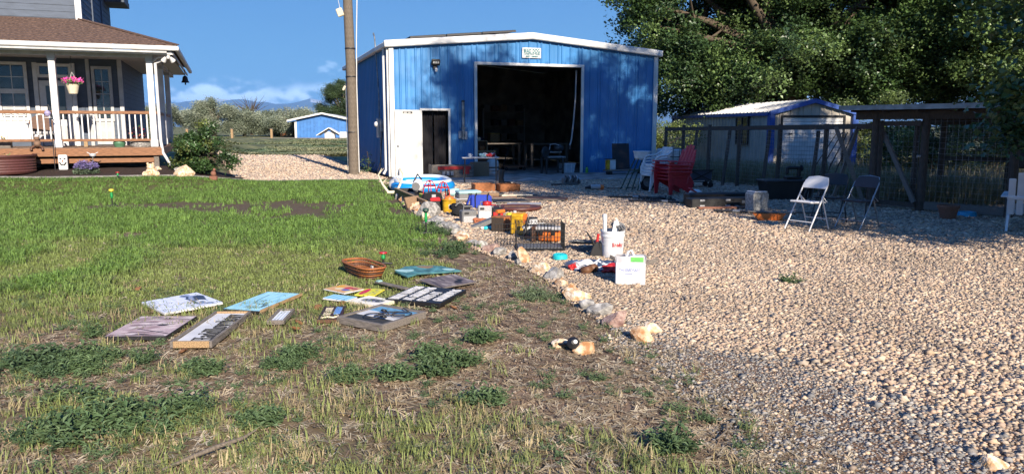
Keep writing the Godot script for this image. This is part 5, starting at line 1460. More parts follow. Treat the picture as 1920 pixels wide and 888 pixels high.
	for i in 700:
		var pd := 2.9 + 4.3 * rng.randf(); var px := rng.randf_range(-half * pd, edge(pd) - 0.1)
		if nz.get_noise_2d(px * 45 + 77, pd * 45) < 0.0: continue
		xw.append(Transform3D(Basis(Vector3.UP, rng.randf() * TAU).scaled(Vector3.ONE * rng.randf_range(0.25, 0.6)), P(px, pd, -0.01)))
		cw.append(Color(0.085, 0.135, 0.06) * rng.randf_range(0.8, 1.2))
	stuff("weed_mat", "mats of dark green weed spreading over the near lawn", "weeds", wm, wmat, xw, cw)
	var lab := [[-1.54, 4.84, "round dark weed clump below the small framed sign"], [-1.49, 5.05, "dark weed clump just behind the round one"], [-2.03, 4.72, "wide dark weed clump below the lettered tray sign"], [-1.04, 4.6, "single weed clump left of the bare soil patch"], [-0.74, 4.62, "weed clump in front of the framed bicycle picture"], [-0.58, 5.05, "tallest dark weed clump in the middle of the bare soil"], [-0.33, 4.92, "weed clump right of the tallest one on bare soil"], [-0.49, 4.72, "low weed clump nearest in the bare soil group"], [-0.16, 4.18, "lone dark weed clump at the edge of the near grass"], [-0.22, 5.45, "small weed clump farthest back on the bare soil"], [0.2, 6.95, "spreading grey green weed beside the row of stones"], [-1.39, 3.88, "weed clump near the bottom edge left of centre"], [0.8, 3.55, "weed clump near the bottom edge beside the gravel"], [2.9, 7.6, "tiny weed growing in the open gravel"]]
	for q in lab:
		var w := thing("weed_clump", q[2], "weed", P(q[0], q[1]), 0.0, "weed clumps in the near lawn")
		var xs := []; var cs := PackedColorArray()
		for i in (16 if q[0] < 2 else 4):
			var a := rng.randf() * TAU; var r := sqrt(rng.randf())
			var wide := 0.26 if q[1] > 6.5 and q[0] < 1 else 0.10
			xs.append(Transform3D(Basis(Vector3.UP, rng.randf() * TAU).scaled(Vector3.ONE * rng.randf_range(0.7, 1.15) * (1.2 - 0.5 * r)), Vector3(cos(a) * r * wide, -0.01, sin(a) * r * wide * 0.7)))
			cs.append((Color(0.07, 0.12, 0.048) if wide < 0.2 else Color(0.10, 0.14, 0.075)) * rng.randf_range(0.8, 1.2))
		stuff("leaves", "", "", wm, wmat, xs, cs, w)
	# field weeds beyond the gravel, tall dry grass along the fence
	var xf2 := []; var cf2 := PackedColorArray()
	for i in 9000:
		var pd := 42.5 + 56.0 * pow(rng.randf(), 1.5); var px := rng.randf_range(-0.46, -0.16) * pd
		var s := rng.randf_range(0.6, 1.5)
		var g := nb.get_noise_2d(px * 9, pd * 5)
		xf2.append(Transform3D(Basis(Vector3.UP, rng.randf() * TAU).scaled(Vector3(3.0, 0.42 + 0.6 * g, 3.0) * s), P(px, pd, -0.03)))
		cf2.append(Color(0.12, 0.185, 0.065).lerp(Color(0.27, 0.27, 0.13), clampf(0.4 + g * 1.4 + 0.5 * smoothstep(55.0, 43.0, pd), 0, 1)) * rng.randf_range(0.75, 1.2))
	stuff("field_weeds", "rough green weeds covering the field beyond the gravel", "weeds", blade_tuft(16, 0.22, 0.10, 0.012, 0.9), gm, xf2, cf2)
	var xg := []; var cg := PackedColorArray()
	for i in 9000:
		var t := rng.randf()
		var px: float; var pd: float
		if i % 2 == 0:
			var c := Vector2(5.2, 25.0).lerp(Vector2(8.2, 15.2), t)
			px = c.x + rng.randf_range(-0.1, 2.4); pd = c.y + rng.randf_range(-0.4, 2.2)
		else:
			px = rng.randf_range(9.0, 26.0); pd = rng.randf_range(16.5, 31.0)
		if px > 9.1 and px < 12.7 and pd > 26.9: continue
		xg.append(Transform3D(Basis(Vector3.UP, rng.randf() * TAU).scaled(Vector3.ONE * rng.randf_range(0.5, 1.25)), P(px, pd, -0.02)))
		cg.append(Color(0.16, 0.17, 0.07).lerp(Color(0.32, 0.27, 0.16), rng.randf()) * rng.randf_range(0.6, 1.1))
	stuff("tall_grass", "tall dry grass and weeds along the fence and behind the dog run", "grass", blade_tuft(14, 0.55, 0.09, 0.007, 0.5), gm, xg, cg)
	var xh := []; var ch := PackedColorArray()
	for i in 1500:   # fringe along the mowing strip and the shop's side
		var px := rng.randf_range(-14.0, -3.4)
		var pd := strip(px) - rng.randf() * 0.25
		xh.append(Transform3D(Basis(Vector3.UP, rng.randf() * TAU).scaled(Vector3.ONE * rng.randf_range(0.6, 1.2)), P(px, pd, -0.01)))
		ch.append(Color(0.09, 0.17, 0.035) * rng.randf_range(0.7, 1.2))
	stuff("edge_grass", "fringe of uncut grass along the concrete mowing strip", "grass", blade_tuft(14, 0.085, 0.05, 0.005, 0.8), gm, xh, ch)

# ---------------------------------------------------------------- stones
func gravel_stones() -> void:
	var pm := tinted("pebbles", 0.85)
	var fine := [Mb.new().blob(Vector3.ZERO, Vector3(1, 0.52, 0.8), nz, 0.7, Vector3(1, 2, 3), 2, false).mesh(), Mb.new().blob(Vector3.ZERO, Vector3(1, 0.56, 0.76), nz, 0.9, Vector3(50, 20, 90), 2, false).mesh()]
	var rough := [Mb.new().blob(Vector3.ZERO, Vector3(1, 0.54, 0.82), nz, 0.8, Vector3(1, 2, 3), 1, false).mesh(), Mb.new().blob(Vector3.ZERO, Vector3(1, 0.56, 0.78), nz, 0.9, Vector3(50, 20, 90), 1, false).mesh()]
	var cols := [Color(0.481, 0.360, 0.259), Color(0.526, 0.418, 0.314), Color(0.419, 0.305, 0.226), Color(0.400, 0.331, 0.264), Color(0.571, 0.477, 0.370), Color(0.462, 0.347, 0.267), Color(0.274, 0.221, 0.175), Color(0.503, 0.375, 0.260), Color(0.447, 0.373, 0.297), Color(0.242, 0.194, 0.154)]
	var grey := [Color(0.20, 0.20, 0.20), Color(0.14, 0.14, 0.15), Color(0.30, 0.29, 0.28), Color(0.38, 0.35, 0.31), Color(0.25, 0.23, 0.21)]
	var sets := [[[], PackedColorArray()], [[], PackedColorArray()], [[], PackedColorArray()], [[], PackedColorArray()]]
	var d := 2.9
	while d < 26.0:
		var size := maxf(0.0122, 0.0152 - 0.0012 * (d - 3.5)) if d < 8 else minf(0.0122 + 0.0016 * (d - 8), 0.022)
		var step := size * 1.55
		var xa := edge(d) - (0.55 if d < 5.6 else 0.12)
		var xb := minf(0.70 * d + 0.4, 20.0)
		var x := xa
		while x < xb:
			var px := x + rng.randf_range(-0.5, 0.5) * step; var pd := d + rng.randf_range(-0.5, 0.5) * step
			x += step
			if pd > 20.3:
				var l := (Vector2(px, pd) - SHOP_AT).rotated(-SHOP_TURN)
				if on_slab(px, pd) or (l.y > -0.05 and l.x > -0.2 and l.x < 9.6): continue
				if pd > 22.0 and px < 0.0: continue
			var inside := px - edge(pd)
			# the near fringe is fine grey chippings thinning out into the soil
			var fringe := smoothstep(1.0, 0.45, (inside + 0.35 * nb.get_noise_2d(px * 60, pd * 60)) / clampf(remap(pd, 3.2, 6.0, 1.5, 0.3), 0.2, 1.6)) * smoothstep(6.6, 5.2, pd)
			if rng.randf() > smoothstep(-0.5, 0.12, inside + 0.15 * nz.get_noise_2d(px * 80, pd * 80)): continue
			var s := size * 0.94 * exp(rng.randfn() * 0.33) * lerpf(1.0, 0.62, fringe)
			if rng.randf() < fringe * 0.1: continue
			var c: Color = grey[rng.randi() % 5] if rng.randf() < fringe * 0.68 else cols[rng.randi() % 10]
			var k := (rng.randi() % 2) + (0 if pd < 7.5 else 2)
			sets[k][0].append(Transform3D(Basis.from_euler(Vector3(rng.randf_range(-0.3, 0.3), rng.randf() * TAU, rng.randf_range(-0.3, 0.3))).scaled(Vector3.ONE * s), P(px, pd, s * rng.randf_range(0.1, 0.5))))
			sets[k][1].append(c * rng.randf_range(0.8, 1.15) * (1.0 + 0.22 * nb.get_noise_2d(px * 25 + 60, pd * 25)) * Color(0.92, 0.91, 0.89))
			if fringe > 0.3:
				for e in 2:
					var z := s * rng.randf_range(0.45, 0.8)
					sets[k][0].append(Transform3D(Basis(Vector3.UP, rng.randf() * TAU).scaled(Vector3.ONE * z), P(px + rng.randf_range(-1, 1) * step, pd + rng.randf_range(-1, 1) * step, z * 0.2)))
					sets[k][1].append(grey[rng.randi() % 5] * rng.randf_range(0.8, 1.2))
		d += step
	var nm := ["loose tan and pink pebbles of the driveway nearest the camera", "loose grey and buff pebbles of the driveway nearest the camera", "tan gravel of the driveway farther towards the workshop", "buff gravel of the driveway farther towards the workshop"]
	for k in 4:
		stuff("gravel", nm[k], "gravel", fine[k] if k < 2 else rough[k - 2], pm, sets[k][0], sets[k][1])
	var xp := []; var cp := PackedColorArray()
	for i in 24000:
		var pd := 22.0 + 20.0 * pow(rng.randf(), 1.3); var px := rng.randf_range(-0.44 * pd, -4.0)
		if pd < strip(px) + 0.15: continue
		if px < -8.2 - (pd - 22.0) * 0.42: continue
		var l := (Vector2(px, pd) - SHOP_AT).rotated(-SHOP_TURN)
		if l.x > -0.25 and l.y > 0: continue
		var s := rng.randf_range(0.022, 0.05) * (1.0 + (pd - 22.0) * 0.03)
		xp.append(Transform3D(Basis.from_euler(Vector3(rng.randf_range(-0.5, 0.5), rng.randf() * TAU, rng.randf_range(-0.5, 0.5))).scaled(Vector3.ONE * s), P(px, pd, s * 0.3)))
		cp.append(cols[rng.randi() % 9] * rng.randf_range(0.85, 1.15))
	stuff("pad_gravel", "tan gravel between the house and the workshop's side", "gravel", rough[0], pm, xp, cp)
	var rk := rock("large flat topped pale boulder lying in the gravel at the bottom right", "loose boulders", Vector2(2.28, 3.36), Vector3(0.075, 0.05, 0.055), "pale", 0.1, "boulder")

func border_rocks() -> void:
	# the near stones one by one, from the front of the row backwards
	var near := [
		[0.98, 5.5, 0.12, 0.075, "rusty", "orange stone at the near end of the border row"], [1.10, 5.72, 0.11, 0.06, "pale", "flat white stone beside the orange end stone"],
		[0.86, 5.95, 0.13, 0.09, "plum", "plum brown and white stone, third from the near end"], [0.78, 6.30, 0.12, 0.08, "slate", "smooth grey stone, fourth from the near end"],
		[0.68, 6.50, 0.11, 0.07, "slate", "rough grey stone leaning on the smooth grey one"], [0.62, 6.80, 0.13, 0.09, "pale", "cream and rust stone halfway along the near border"],
		[0.56, 7.12, 0.11, 0.075, "rusty", "rust streaked stone behind the cream one"], [0.49, 7.45, 0.10, 0.06, "rusty", "flat tan stone in the border before the clothes pile"],
		[0.45, 7.85, 0.14, 0.09, "slate", "sloping grey stone in the border below the teal disc"], [0.33, 8.2, 0.15, 0.11, "pale", "large white stone in the border below the teal disc"],
		[0.14, 8.75, 0.085, 0.14, "rusty", "upright orange stone in front of the wire crate"], [0.07, 8.62, 0.06, 0.06, "slate", "small dark grey stone at the foot of the upright orange one"],
		[0.00, 8.95, 0.09, 0.08, "slate", "grey white stone left of the upright orange one"], [-0.18, 9.3, 0.12, 0.09, "slate", "tall grey stone left of the wire crate"]]
	for q in near:
		rock(q[5], "stones edging the gravel", Vector2(q[0], q[1]), Vector3(q[2], q[3], q[2] * rng.randf_range(0.75, 1.05)), q[4], rng.randf() * 3)
	var kinds := ["slate", "slate", "rusty", "slate", "pale", "plum"]
	var say := {"slate": "grey", "rusty": "rust coloured", "pale": "pale cream", "plum": "reddish brown"}
	var ord := ["first", "second", "third", "fourth", "fifth", "sixth", "seventh", "eighth", "ninth", "tenth", "eleventh", "twelfth", "thirteenth", "fourteenth", "fifteenth", "sixteenth", "seventeenth", "eighteenth", "nineteenth", "twentieth", "twenty-first", "twenty-second", "twenty-third", "twenty-fourth", "twenty-fifth", "twenty-sixth"]
	var d := 9.6
	for i in 26:
		var k: String = kinds[rng.randi() % 6]
		var s := rng.randf_range(0.09, 0.165) * (1.2 if d > 11 else 1.0)
		if i == 12: s = 0.28; k = "slate"
		rock("%s border stone, %s beyond the wire crate towards the pool" % [say[k], ord[i]], "stones edging the gravel", Vector2(edge(d) + rng.randf_range(-0.12, 0.06), d), Vector3(s, s * rng.randf_range(0.5, 0.8), s * 0.85), k, rng.randf() * 3)
		d += s * 1.3 + 0.12
	rock("rust topped block with the black path light in front of it", "loose border stones", Vector2(0.53, 5.2), Vector3(0.105, 0.065, 0.07), "rusty", 0.1)
	rock("small cream and orange stone left of the black path light", "loose border stones", Vector2(0.38, 5.34), Vector3(0.09, 0.045, 0.06), "pale", 0.4)
	var pl := thing("path_light", "fallen black solar path light between two loose stones", "garden light", P(0.44, 5.2), 0.4)
	lt(pl, "lamp_cap", M.black, [Vector2(0, -0.015), Vector2(0.042, -0.012), Vector2(0.046, 0.008), Vector2(0.016, 0.03), Vector2(0, 0.03)], 14, Vector3(0, 0.06, 0), Vector3(1.0, 0, 0.3))
	lt(pl, "solar_cell", M.dial, [Vector2(0.016, 0), Vector2(0.014, 0.004), Vector2(0, 0.005)], 10, Vector3(0.005, 0.078, 0.026), Vector3(1.0, 0, 0.3))
	tb(pl, "stake", M.black, [Vector3(0, 0.05, 0), Vector3(-0.05, 0.03, -0.1), Vector3(-0.08, 0.01, -0.2)], 0.012)
	# a fallen stick, thin twigs
	var st := thing("fallen_branch", "crooked grey branch lying in the grass at the bottom edge", "branch", P(-1.5, 3.42))
	tb(st, "branch_wood", M.pole_wood, [Vector3(-0.12, 0.03, 0.16), Vector3(-0.04, 0.035, 0.04), Vector3(0.05, 0.05, -0.04), Vector3(0.14, 0.045, -0.16), Vector3(0.18, 0.055, -0.24)], [0.006, 0.011, 0.013, 0.010, 0.004], 7)
	tb(st, "twig", M.pole_wood, [Vector3(0.05, 0.05, -0.04), Vector3(0.12, 0.06, -0.05)], [0.005, 0.002], 5)
	var s2 := thing("fallen_branch", "thin forked twig lying on the soil beside the near gravel", "branch", P(1.12, 3.75), 1.0)
	tb(s2, "branch_wood", M.pole_wood, [Vector3(-0.12, 0.01, 0.0), Vector3(-0.02, 0.025, 0.02), Vector3(0.08, 0.02, -0.01), Vector3(0.16, 0.01, 0.03)], [0.004, 0.006, 0.005, 0.002], 6)
	tb(s2, "twig", M.pole_wood, [Vector3(-0.02, 0.025, 0.02), Vector3(0.05, 0.02, 0.08)], [0.004, 0.002], 5)

# ---------------------------------------------------------------- framed pictures laid out on the lawn
func canvas(w: int, h: int, c: Color) -> Image:
	var im := Image.create(w, h, false, Image.FORMAT_RGB8)
	im.fill(c)
	return im

func dab(im: Image, x: float, y: float, rx: float, ry: float, c: Color, soft := 0.0) -> void:
	for j in range(maxi(0, int(y - ry)), mini(im.get_height(), int(y + ry) + 1)):
		for i in range(maxi(0, int(x - rx)), mini(im.get_width(), int(x + rx) + 1)):
			var q := Vector2((i - x) / rx, (j - y) / ry).length()
			if q < 1.0: im.set_pixel(i, j, im.get_pixel(i, j).lerp(c, 1.0 if soft == 0.0 else clampf((1.0 - q) / soft, 0, 1)))

func stroke(im: Image, pts: Array, r: float, c: Color) -> void:
	for k in pts.size() - 1:
		var n := int(pts[k].distance_to(pts[k + 1]) / maxf(1.0, r * 0.6)) + 1
		for i in n: dab(im, lerpf(pts[k].x, pts[k + 1].x, float(i) / n), lerpf(pts[k].y, pts[k + 1].y, float(i) / n), r, r, c)

func weather(im: Image, amount: float) -> Image:
	for j in im.get_height():
		for i in im.get_width():
			var q := 1.0 + amount * (nz.get_noise_2d(i * 1.4, j * 1.4) + 0.6 * nb.get_noise_2d(i * 9.0, j * 9.0))
			var p := im.get_pixel(i, j)
			im.set_pixel(i, j, Color(clampf(p.r * q, 0, 1), clampf(p.g * q, 0, 1), clampf(p.b * q, 0, 1)))
	return im

func print_mat(called: String, im: Image, rough := 0.6) -> StandardMaterial3D:
	var m := StandardMaterial3D.new()
	m.resource_name = called
	m.albedo_texture = ImageTexture.create_from_image(im)
	m.roughness = rough
	return m

# a flat picture: x runs along the first side, its print faces up; dir is the plan direction of that side
func flat(called: String, label: String, at: Vector2, dir: Vector2, w: float, h: float, thick: float, board: Material, m: Material, lift := 0.012, tilt := Vector2.ZERO) -> Node3D:
	var t := thing(called, label, "sign" if "sign" in called else "picture", P(at.x, at.y, lift * 0.5), 0.0, "pictures laid out on the grass")
	t.rotation = Vector3(tilt.x, atan2(dir.y, dir.x), tilt.y)
	bx(t, "board", board, Vector3(0, thick / 2, 0), Vector3(w, thick, h), 0.003)
	if m:
		var k := Mb.new()
		var e := 0.002; var y := thick + 0.002
		k.quaduv(Vector3(-w / 2 + e, y, h / 2 - e), Vector3(w / 2 - e, y, h / 2 - e), Vector3(w / 2 - e, y, -h / 2 + e), Vector3(-w / 2 + e, y, -h / 2 + e))
		part(t, "print", k, m)
	return t

func frame(t: Node3D, w: float, h: float, y: float, fw: float, fh: float, m: Material, m2: Material) -> void:
	for s in [-1.0, 1.0]:
		bx(t, "frame_side", m, Vector3(0, y, s * (h / 2 + fw / 2)), Vector3(w + 2 * fw, fh, fw), 0.003)
		bx(t, "frame_side", m2, Vector3(s * (w / 2 + fw / 2), y, 0), Vector3(fw, fh, h), 0.003)

func up_text(y: float, x: float, z: float, sx := 1.0) -> Transform3D:   # lettering lying face up
	return Transform3D(Basis(Vector3(sx, 0, 0), Vector3(0, 0, -1), Vector3(0, 1, 0)), Vector3(x, y, z))

func pictures() -> void:
	# 1 grey seascape on white canvas
	var im := canvas(220, 180, Color(0.83, 0.85, 0.91))
	for i in 60: dab(im, 20 + i * 3.0, 40 + 14 * sin(i * 0.4) + rng.randf() * 8, 16, 11, Color(0.52, 0.58, 0.70), 0.5)
	for i in 50: dab(im, 60 + i * 2.0, 18 + i * 0.5 + 7 * sin(i * 0.9), 16, 13, Color(0.20, 0.25, 0.33), 0.5)
	dab(im, 150, 40, 34, 22, Color(0.9, 0.92, 0.95), 0.4)
	dab(im, 160, 42, 22, 12, Color(0.42, 0.5, 0.6), 0.5)
	stroke(im, [Vector2(10, 55), Vector2(45, 48), Vector2(80, 62), Vector2(120, 58), Vector2(170, 62)], 4, Color(0.24, 0.30, 0.40))
	for i in 40: dab(im, rng.randf() * 220, 90 + rng.randf() * 90, 18, 5, Color(0.74, 0.78, 0.86) if i % 2 else Color(0.9, 0.92, 0.96), 0.7)
	flat("canvas_picture", "white canvas with blurred grey blue seascape, farthest left on the lawn", Vector2(-2.98, 6.57), Vector2(0.42, -0.45), 0.62, 0.50, 0.02, M.white_paint, print_mat("seascape", weather(im, 0.05)), 0.03, Vector2(0.03, 0.02))
	# 2 sepia street scene on a deep canvas
	im = canvas(180, 230, Color(0.70, 0.62, 0.62))
	for i in 70: dab(im, rng.randf() * 180, rng.randf() * 230, 26, 14, [Color(0.78, 0.70, 0.69), Color(0.60, 0.50, 0.50), Color(0.82, 0.77, 0.75)][i % 3], 0.8)
	for q in [[12, 30, 170, 36], [30, 70, 90, 78], [20, 110, 150, 96], [60, 150, 175, 205], [10, 215, 170, 222], [50, 190, 150, 180]]: stroke(im, [Vector2(q[0], q[1]), Vector2(q[2], q[3])], 3, Color(0.32, 0.26, 0.28))
	for q in [[60, 16, 26, 7], [118, 108, 20, 12], [100, 212, 30, 6]]: dab(im, q[0], q[1], q[2], q[3], Color(0.16, 0.13, 0.15), 0.5)
	flat("canvas_picture", "deep canvas of faded mauve street scene left of the lettered tray", Vector2(-2.85, 5.75), Vector2(1.0, 0.03), 0.46, 0.60, 0.032, M.dark_metal, print_mat("street", weather(im, 0.10)), 0.015)
	# 3 wooden tray sign with black script
	var t := flat("tray_sign", "white tray sign with pine ends and black script lettering", Vector2(-2.34, 5.68), Vector2(-0.03, 1.0), 0.86, 0.26, 0.035, M.white_paint, null, 0.03)
	frame(t, 0.86, 0.26, 0.025, 0.022, 0.05, M.grey_wood, M.pine)
	var tx := lettering(t, "lettering", "Haddllowyhony", 0.15, M.black_ink, up_text(0.0375, 0.0, 0.045), 0.003, "Droid Serif", true, 0.76)
	# 4 blue heron canvas
	im = canvas(230, 120, Color(0.60, 0.80, 0.86))
	for i in 50: dab(im, rng.randf() * 230, rng.randf() * 120, 34, 8, [Color(0.66, 0.85, 0.90), Color(0.55, 0.76, 0.83)][i % 2], 0.8)
	stroke(im, [Vector2(40, 100), Vector2(70, 88), Vector2(82, 50), Vector2(120, 36), Vector2(190, 30)], 2, Color(0.35, 0.48, 0.52))
	for q in [[60, 96, 26, 8], [84, 84, 18, 7], [120, 60, 16, 4]]: dab(im, q[0], q[1], q[2], q[3], Color(0.28, 0.38, 0.40), 0.5)
	t = flat("canvas_picture", "pale blue canvas with a heron shape and gold edge", Vector2(-2.26, 6.63), Vector2(0.17, 0.68), 0.70, 0.36, 0.022, M.dark_metal, print_mat("heron", weather(im, 0.05)), 0.02)
	bx(t, "gold_edge", M.pine, Vector3(0, 0.018, 0.186), Vector3(0.70, 0.03, 0.012), 0.002)
	# 5 little framed sign with black dots
	im = canvas(120, 40, Color(0.86, 0.88, 0.90))
	for i in 8:
		for j in 3: stroke(im, [Vector2(8 + i * 14, 8 + j * 11), Vector2(13 + i * 14, 10 + j * 11)], 1.6, Color(0.2, 0.25, 0.35))
	t = flat("framed_sign", "little grey framed sign with rows of small dark marks", Vector2(-1.93, 6.07), Vector2(-0.03, 0.44), 0.36, 0.10, 0.02, M.white_paint, print_mat("marks", im), 0.03)
	frame(t, 0.36, 0.10, 0.018, 0.02, 0.036, M.grey_wood, M.grey_wood)
	# 6 maroon WASH sign
	t = flat("wash_sign", "dark maroon board sign reading WASH with blue tub", Vector2(-1.53, 6.18), Vector2(-0.06, 0.5), 0.46, 0.19, 0.03, mat("maroon_board", lin(0.045, 0.015, 0.016), 0.7, "fine", Vector3(4, 4, 4)), null, 0.02)
	lettering(t, "lettering", "WASH", 0.062, M.cream, up_text(0.031, 0.04, -0.035), 0.003, "Droid Serif", true, 0.27)
	part(t, "tub", Mb.new().extrude(PackedVector2Array([Vector2(-0.08, -0.02), Vector2(0.13, -0.025), Vector2(0.16, 0.03), Vector2(0.0, 0.035), Vector2(-0.1, 0.03)]), 0.004, up_text(0.030, 0.03, 0.05)), mat("tub_blue", lin(0.12, 0.26, 0.55), 0.6, ""))
	tb(t, "scroll", M.cream, [Vector3(-0.2, 0.033, -0.07), Vector3(-0.16, 0.033, -0.02), Vector3(-0.19, 0.033, 0.03), Vector3(-0.15, 0.033, 0.07), Vector3(-0.1, 0.033, 0.05)], 0.009, 5)
	bx(t, "edge_strip", M.brown_wood, Vector3(-0.233, 0.015, 0), Vector3(0.008, 0.028, 0.19))
	# 7 deep grey frame with painted stripes and a wire bicycle
	t = flat("framed_picture", "deep weathered grey frame with striped boards and wire bicycle", Vector2(-1.08, 6.03), Vector2(0.46, -0.30), 0.44, 0.46, 0.038, M.white_paint, null, 0.015)
	var cols := [mat("stripe_blue", lin(0.20, 0.50, 0.78), 0.7, "grain", Vector3(1, 9, 9)), M.white_paint, mat("stripe_grey", lin(0.06, 0.06, 0.058), 0.7, "grain", Vector3(1, 9, 9))]
	for i in 3: bx(t, "stripe_board", cols[i], Vector3(0, 0.042, -0.152 + 0.152 * i), Vector3(0.438, 0.012, 0.148), 0.002)
	frame(t, 0.44, 0.46, 0.029, 0.035, 0.058, M.grey_wood, M.grey_wood)
	for x in [-0.02, 0.17]:
		var ring := []
		for i in 17: ring.append(Vector3(x * 0.85 + 0.02 + 0.08 * cos(TAU * i / 16), 0.066, (0.10 if x < 0 else -0.06) + 0.085 * sin(TAU * i / 16)))
		tb(t, "bicycle_wheel", M.dark_metal, ring, 0.005, 5)
	for q in [[Vector3(0.01, 0.066, 0.10), Vector3(0.02, 0.070, -0.04)], [Vector3(0.02, 0.070, -0.04), Vector3(0.17, 0.070, -0.14)], [Vector3(0.01, 0.066, 0.10), Vector3(0.1, 0.070, 0.02)], [Vector3(0.1, 0.070, 0.02), Vector3(0.2, 0.066, -0.06)], [Vector3(0.1, 0.070, 0.02), Vector3(0.02, 0.070, -0.04)], [Vector3(0.17, 0.070, -0.14), Vector3(0.06, 0.075, -0.2)]]:
		tb(t, "bicycle_tube", M.dark_metal, [q[0], q[1]], 0.006, 5)
	for q in [[-0.02, -0.045], [0.12, 0.11]]: part(t, "bicycle_saddle", Mb.new().blob(Vector3(q[0], 0.075, q[1]), Vector3(0.035, 0.01, 0.018), nz, 0.1, Vector3(1, 1, 1), 2, false), M.black)
	# 8 black slogan board
	t = flat("slogan_sign", "thick black board sign covered with large white capitals", Vector2(-0.80, 6.84), Vector2(0.2, 0.57), 0.60, 0.55, 0.04, M.black, null, 0.02)
	var rows := ["WHAT HAPPENS", "AT GRANDPAS", "STAYS AT", "GRANDPAS"]
	for i in 4: lettering(t, "lettering", rows[i], 0.10, M.white_paint, up_text(0.0415, [0.0, 0.0, -0.08, 0.02][i], -0.20 + 0.135 * i), 0.003, "Droid Sans", true, [0.56, 0.55, 0.38, 0.48][i])
	# 9 white canvas with dark painting
	im = canvas(150, 110, Color(0.90, 0.88, 0.82))
	for q in [[75, 50, 52, 30], [50, 60, 30, 22], [105, 48, 26, 24]]: dab(im, q[0], q[1], q[2], q[3], Color(0.25, 0.27, 0.32), 0.5)
	for i in 14: dab(im, 40 + rng.randf() * 80, 35 + rng.randf() * 40, 8, 4, Color(0.75, 0.76, 0.8), 0.6)
	flat("canvas_picture", "cream edged canvas with dark blue grey painting beside the black sign", Vector2(-1.27, 6.62), Vector2(0.29, -0.19), 0.34, 0.26, 0.03, M.cream, print_mat("darkpaint", im), 0.015)
	# 10 small blue print, two bright comic-coloured boards
	im = canvas(120, 80, Color(0.55, 0.78, 0.88))
	for i in 9: stroke(im, [Vector2(10 + i * 12, 6), Vector2(4 + i * 13, 74)], 2.2, Color(0.35, 0.58, 0.76) if i % 2 else Color(0.72, 0.87, 0.92))
	flat("print_board", "small sky blue print board behind the WASH sign", Vector2(-1.60, 6.78), Vector2(0.24, -0.11), 0.27, 0.17, 0.015, M.white_paint, print_mat("blueprint", im), 0.03)
	im = canvas(130, 100, Color(0.80, 0.62, 0.42))
	for q in [[20, 30, 18, 24, Color(0.85, 0.62, 0.15)], [46, 60, 22, 18, Color(0.85, 0.78, 0.62)], [70, 30, 20, 20, Color(0.72, 0.22, 0.25)], [88, 60, 24, 16, Color(0.36, 0.36, 0.62)], [100, 24, 18, 14, Color(0.60, 0.22, 0.28)], [118, 70, 12, 20, Color(0.85, 0.82, 0.6)]]: dab(im, q[0], q[1], q[2], q[3], q[4], 0.25)
	flat("print_board", "small board of jumbled orange, red and violet shapes", Vector2(-1.65, 7.17), Vector2(0.25, -0.2), 0.32, 0.25, 0.012, M.white_paint, print_mat("jumble", im), 0.03)
	im = canvas(90, 120, Color(0.80, 0.78, 0.22))
	dab(im, 22, 60, 16, 60, Color(0.75, 0.16, 0.28), 0.15)
	for i in 14: dab(im, 50 + rng.randf() * 30, 10 + rng.randf() * 100, 7, 8, [Color(0.65, 0.62, 0.45), Color(0.86, 0.84, 0.5), Color(0.45, 0.42, 0.35)][i % 3], 0.5)
	flat("print_board", "small yellow board with a red side beside the jumbled one", Vector2(-1.37, 7.03), Vector2(0.2, -0.04), 0.20, 0.28, 0.012, mat("yellow_edge", lin(0.70, 0.62, 0.06), 0.6, ""), print_mat("yellowboard", im), 0.03)
	# 11 wicker tray basket
	var bk := thing("wicker_basket", "long shallow brown wicker basket on the lawn", "basket", P(-1.62, 8.0), atan2(-0.6, 0.42))
	var rim := []; var low := []
	for i in 33:
		var a := TAU * i / 32.0
		var e := Vector3(signf(cos(a)) * pow(absf(cos(a)), 0.6) * 0.36, 0, signf(sin(a)) * pow(absf(sin(a)), 0.6) * 0.15)
		rim.append(e + Vector3(0, 0.125, 0)); low.append(e * 0.78 + Vector3(0, 0.015, 0))
	tb(bk, "rim", M.orange_wood, rim, 0.014, 6)
	tb(bk, "bottom_hoop", M.brown_wood, low, 0.01, 5)
	for q in 3:
		var mid := []
		for i in 33: mid.append(low[i].lerp(rim[i], 0.25 + 0.22 * q) + Vector3(0, 0, 0))
		tb(bk, "weave_band", M.brown_wood if q % 2 else M.orange_wood, mid, 0.013, 4)
	for i in 32: bar(bk, "stave", M.brown_wood, low[i], rim[i], 0.022, 0.005)
	bx(bk, "basket_floor", M.brown_wood, Vector3(0, 0.012, 0), Vector3(0.5, 0.012, 0.2))
	bx(bk, "paper", M.white_paint, Vector3(0.02, 0.06, -0.09), Vector3(0.05, 0.07, 0.01))
	# 12 teal shaped board, 13 grey print propped on a block, 14 narrow plank
	im = canvas(180, 110, Color(0.35, 0.62, 0.64))
	for q in [[30, 75, 34, 26, Color(0.58, 0.78, 0.80)], [90, 40, 44, 26, Color(0.24, 0.52, 0.56)], [70, 22, 34, 10, Color(0.60, 0.52, 0.44)], [140, 60, 40, 24, Color(0.40, 0.66, 0.68)]]: dab(im, q[0], q[1], q[2], q[3], q[4], 0.5)
	var tl := thing("teal_board", "teal painted curved board lying behind the black sign", "board", P(-0.93, 8.0, 0.03), 0.0, "pictures laid out on the grass")
	tl.rotation = Vector3(0.05, 0.1, -0.03)
	var poly := PackedVector2Array([Vector2(-0.34, -0.02), Vector2(-0.24, 0.2), Vector2(-0.05, 0.26), Vector2(0.16, 0.24), Vector2(0.38, 0.04), Vector2(0.1, -0.06), Vector2(-0.1, -0.12), Vector2(-0.2, -0.26)])
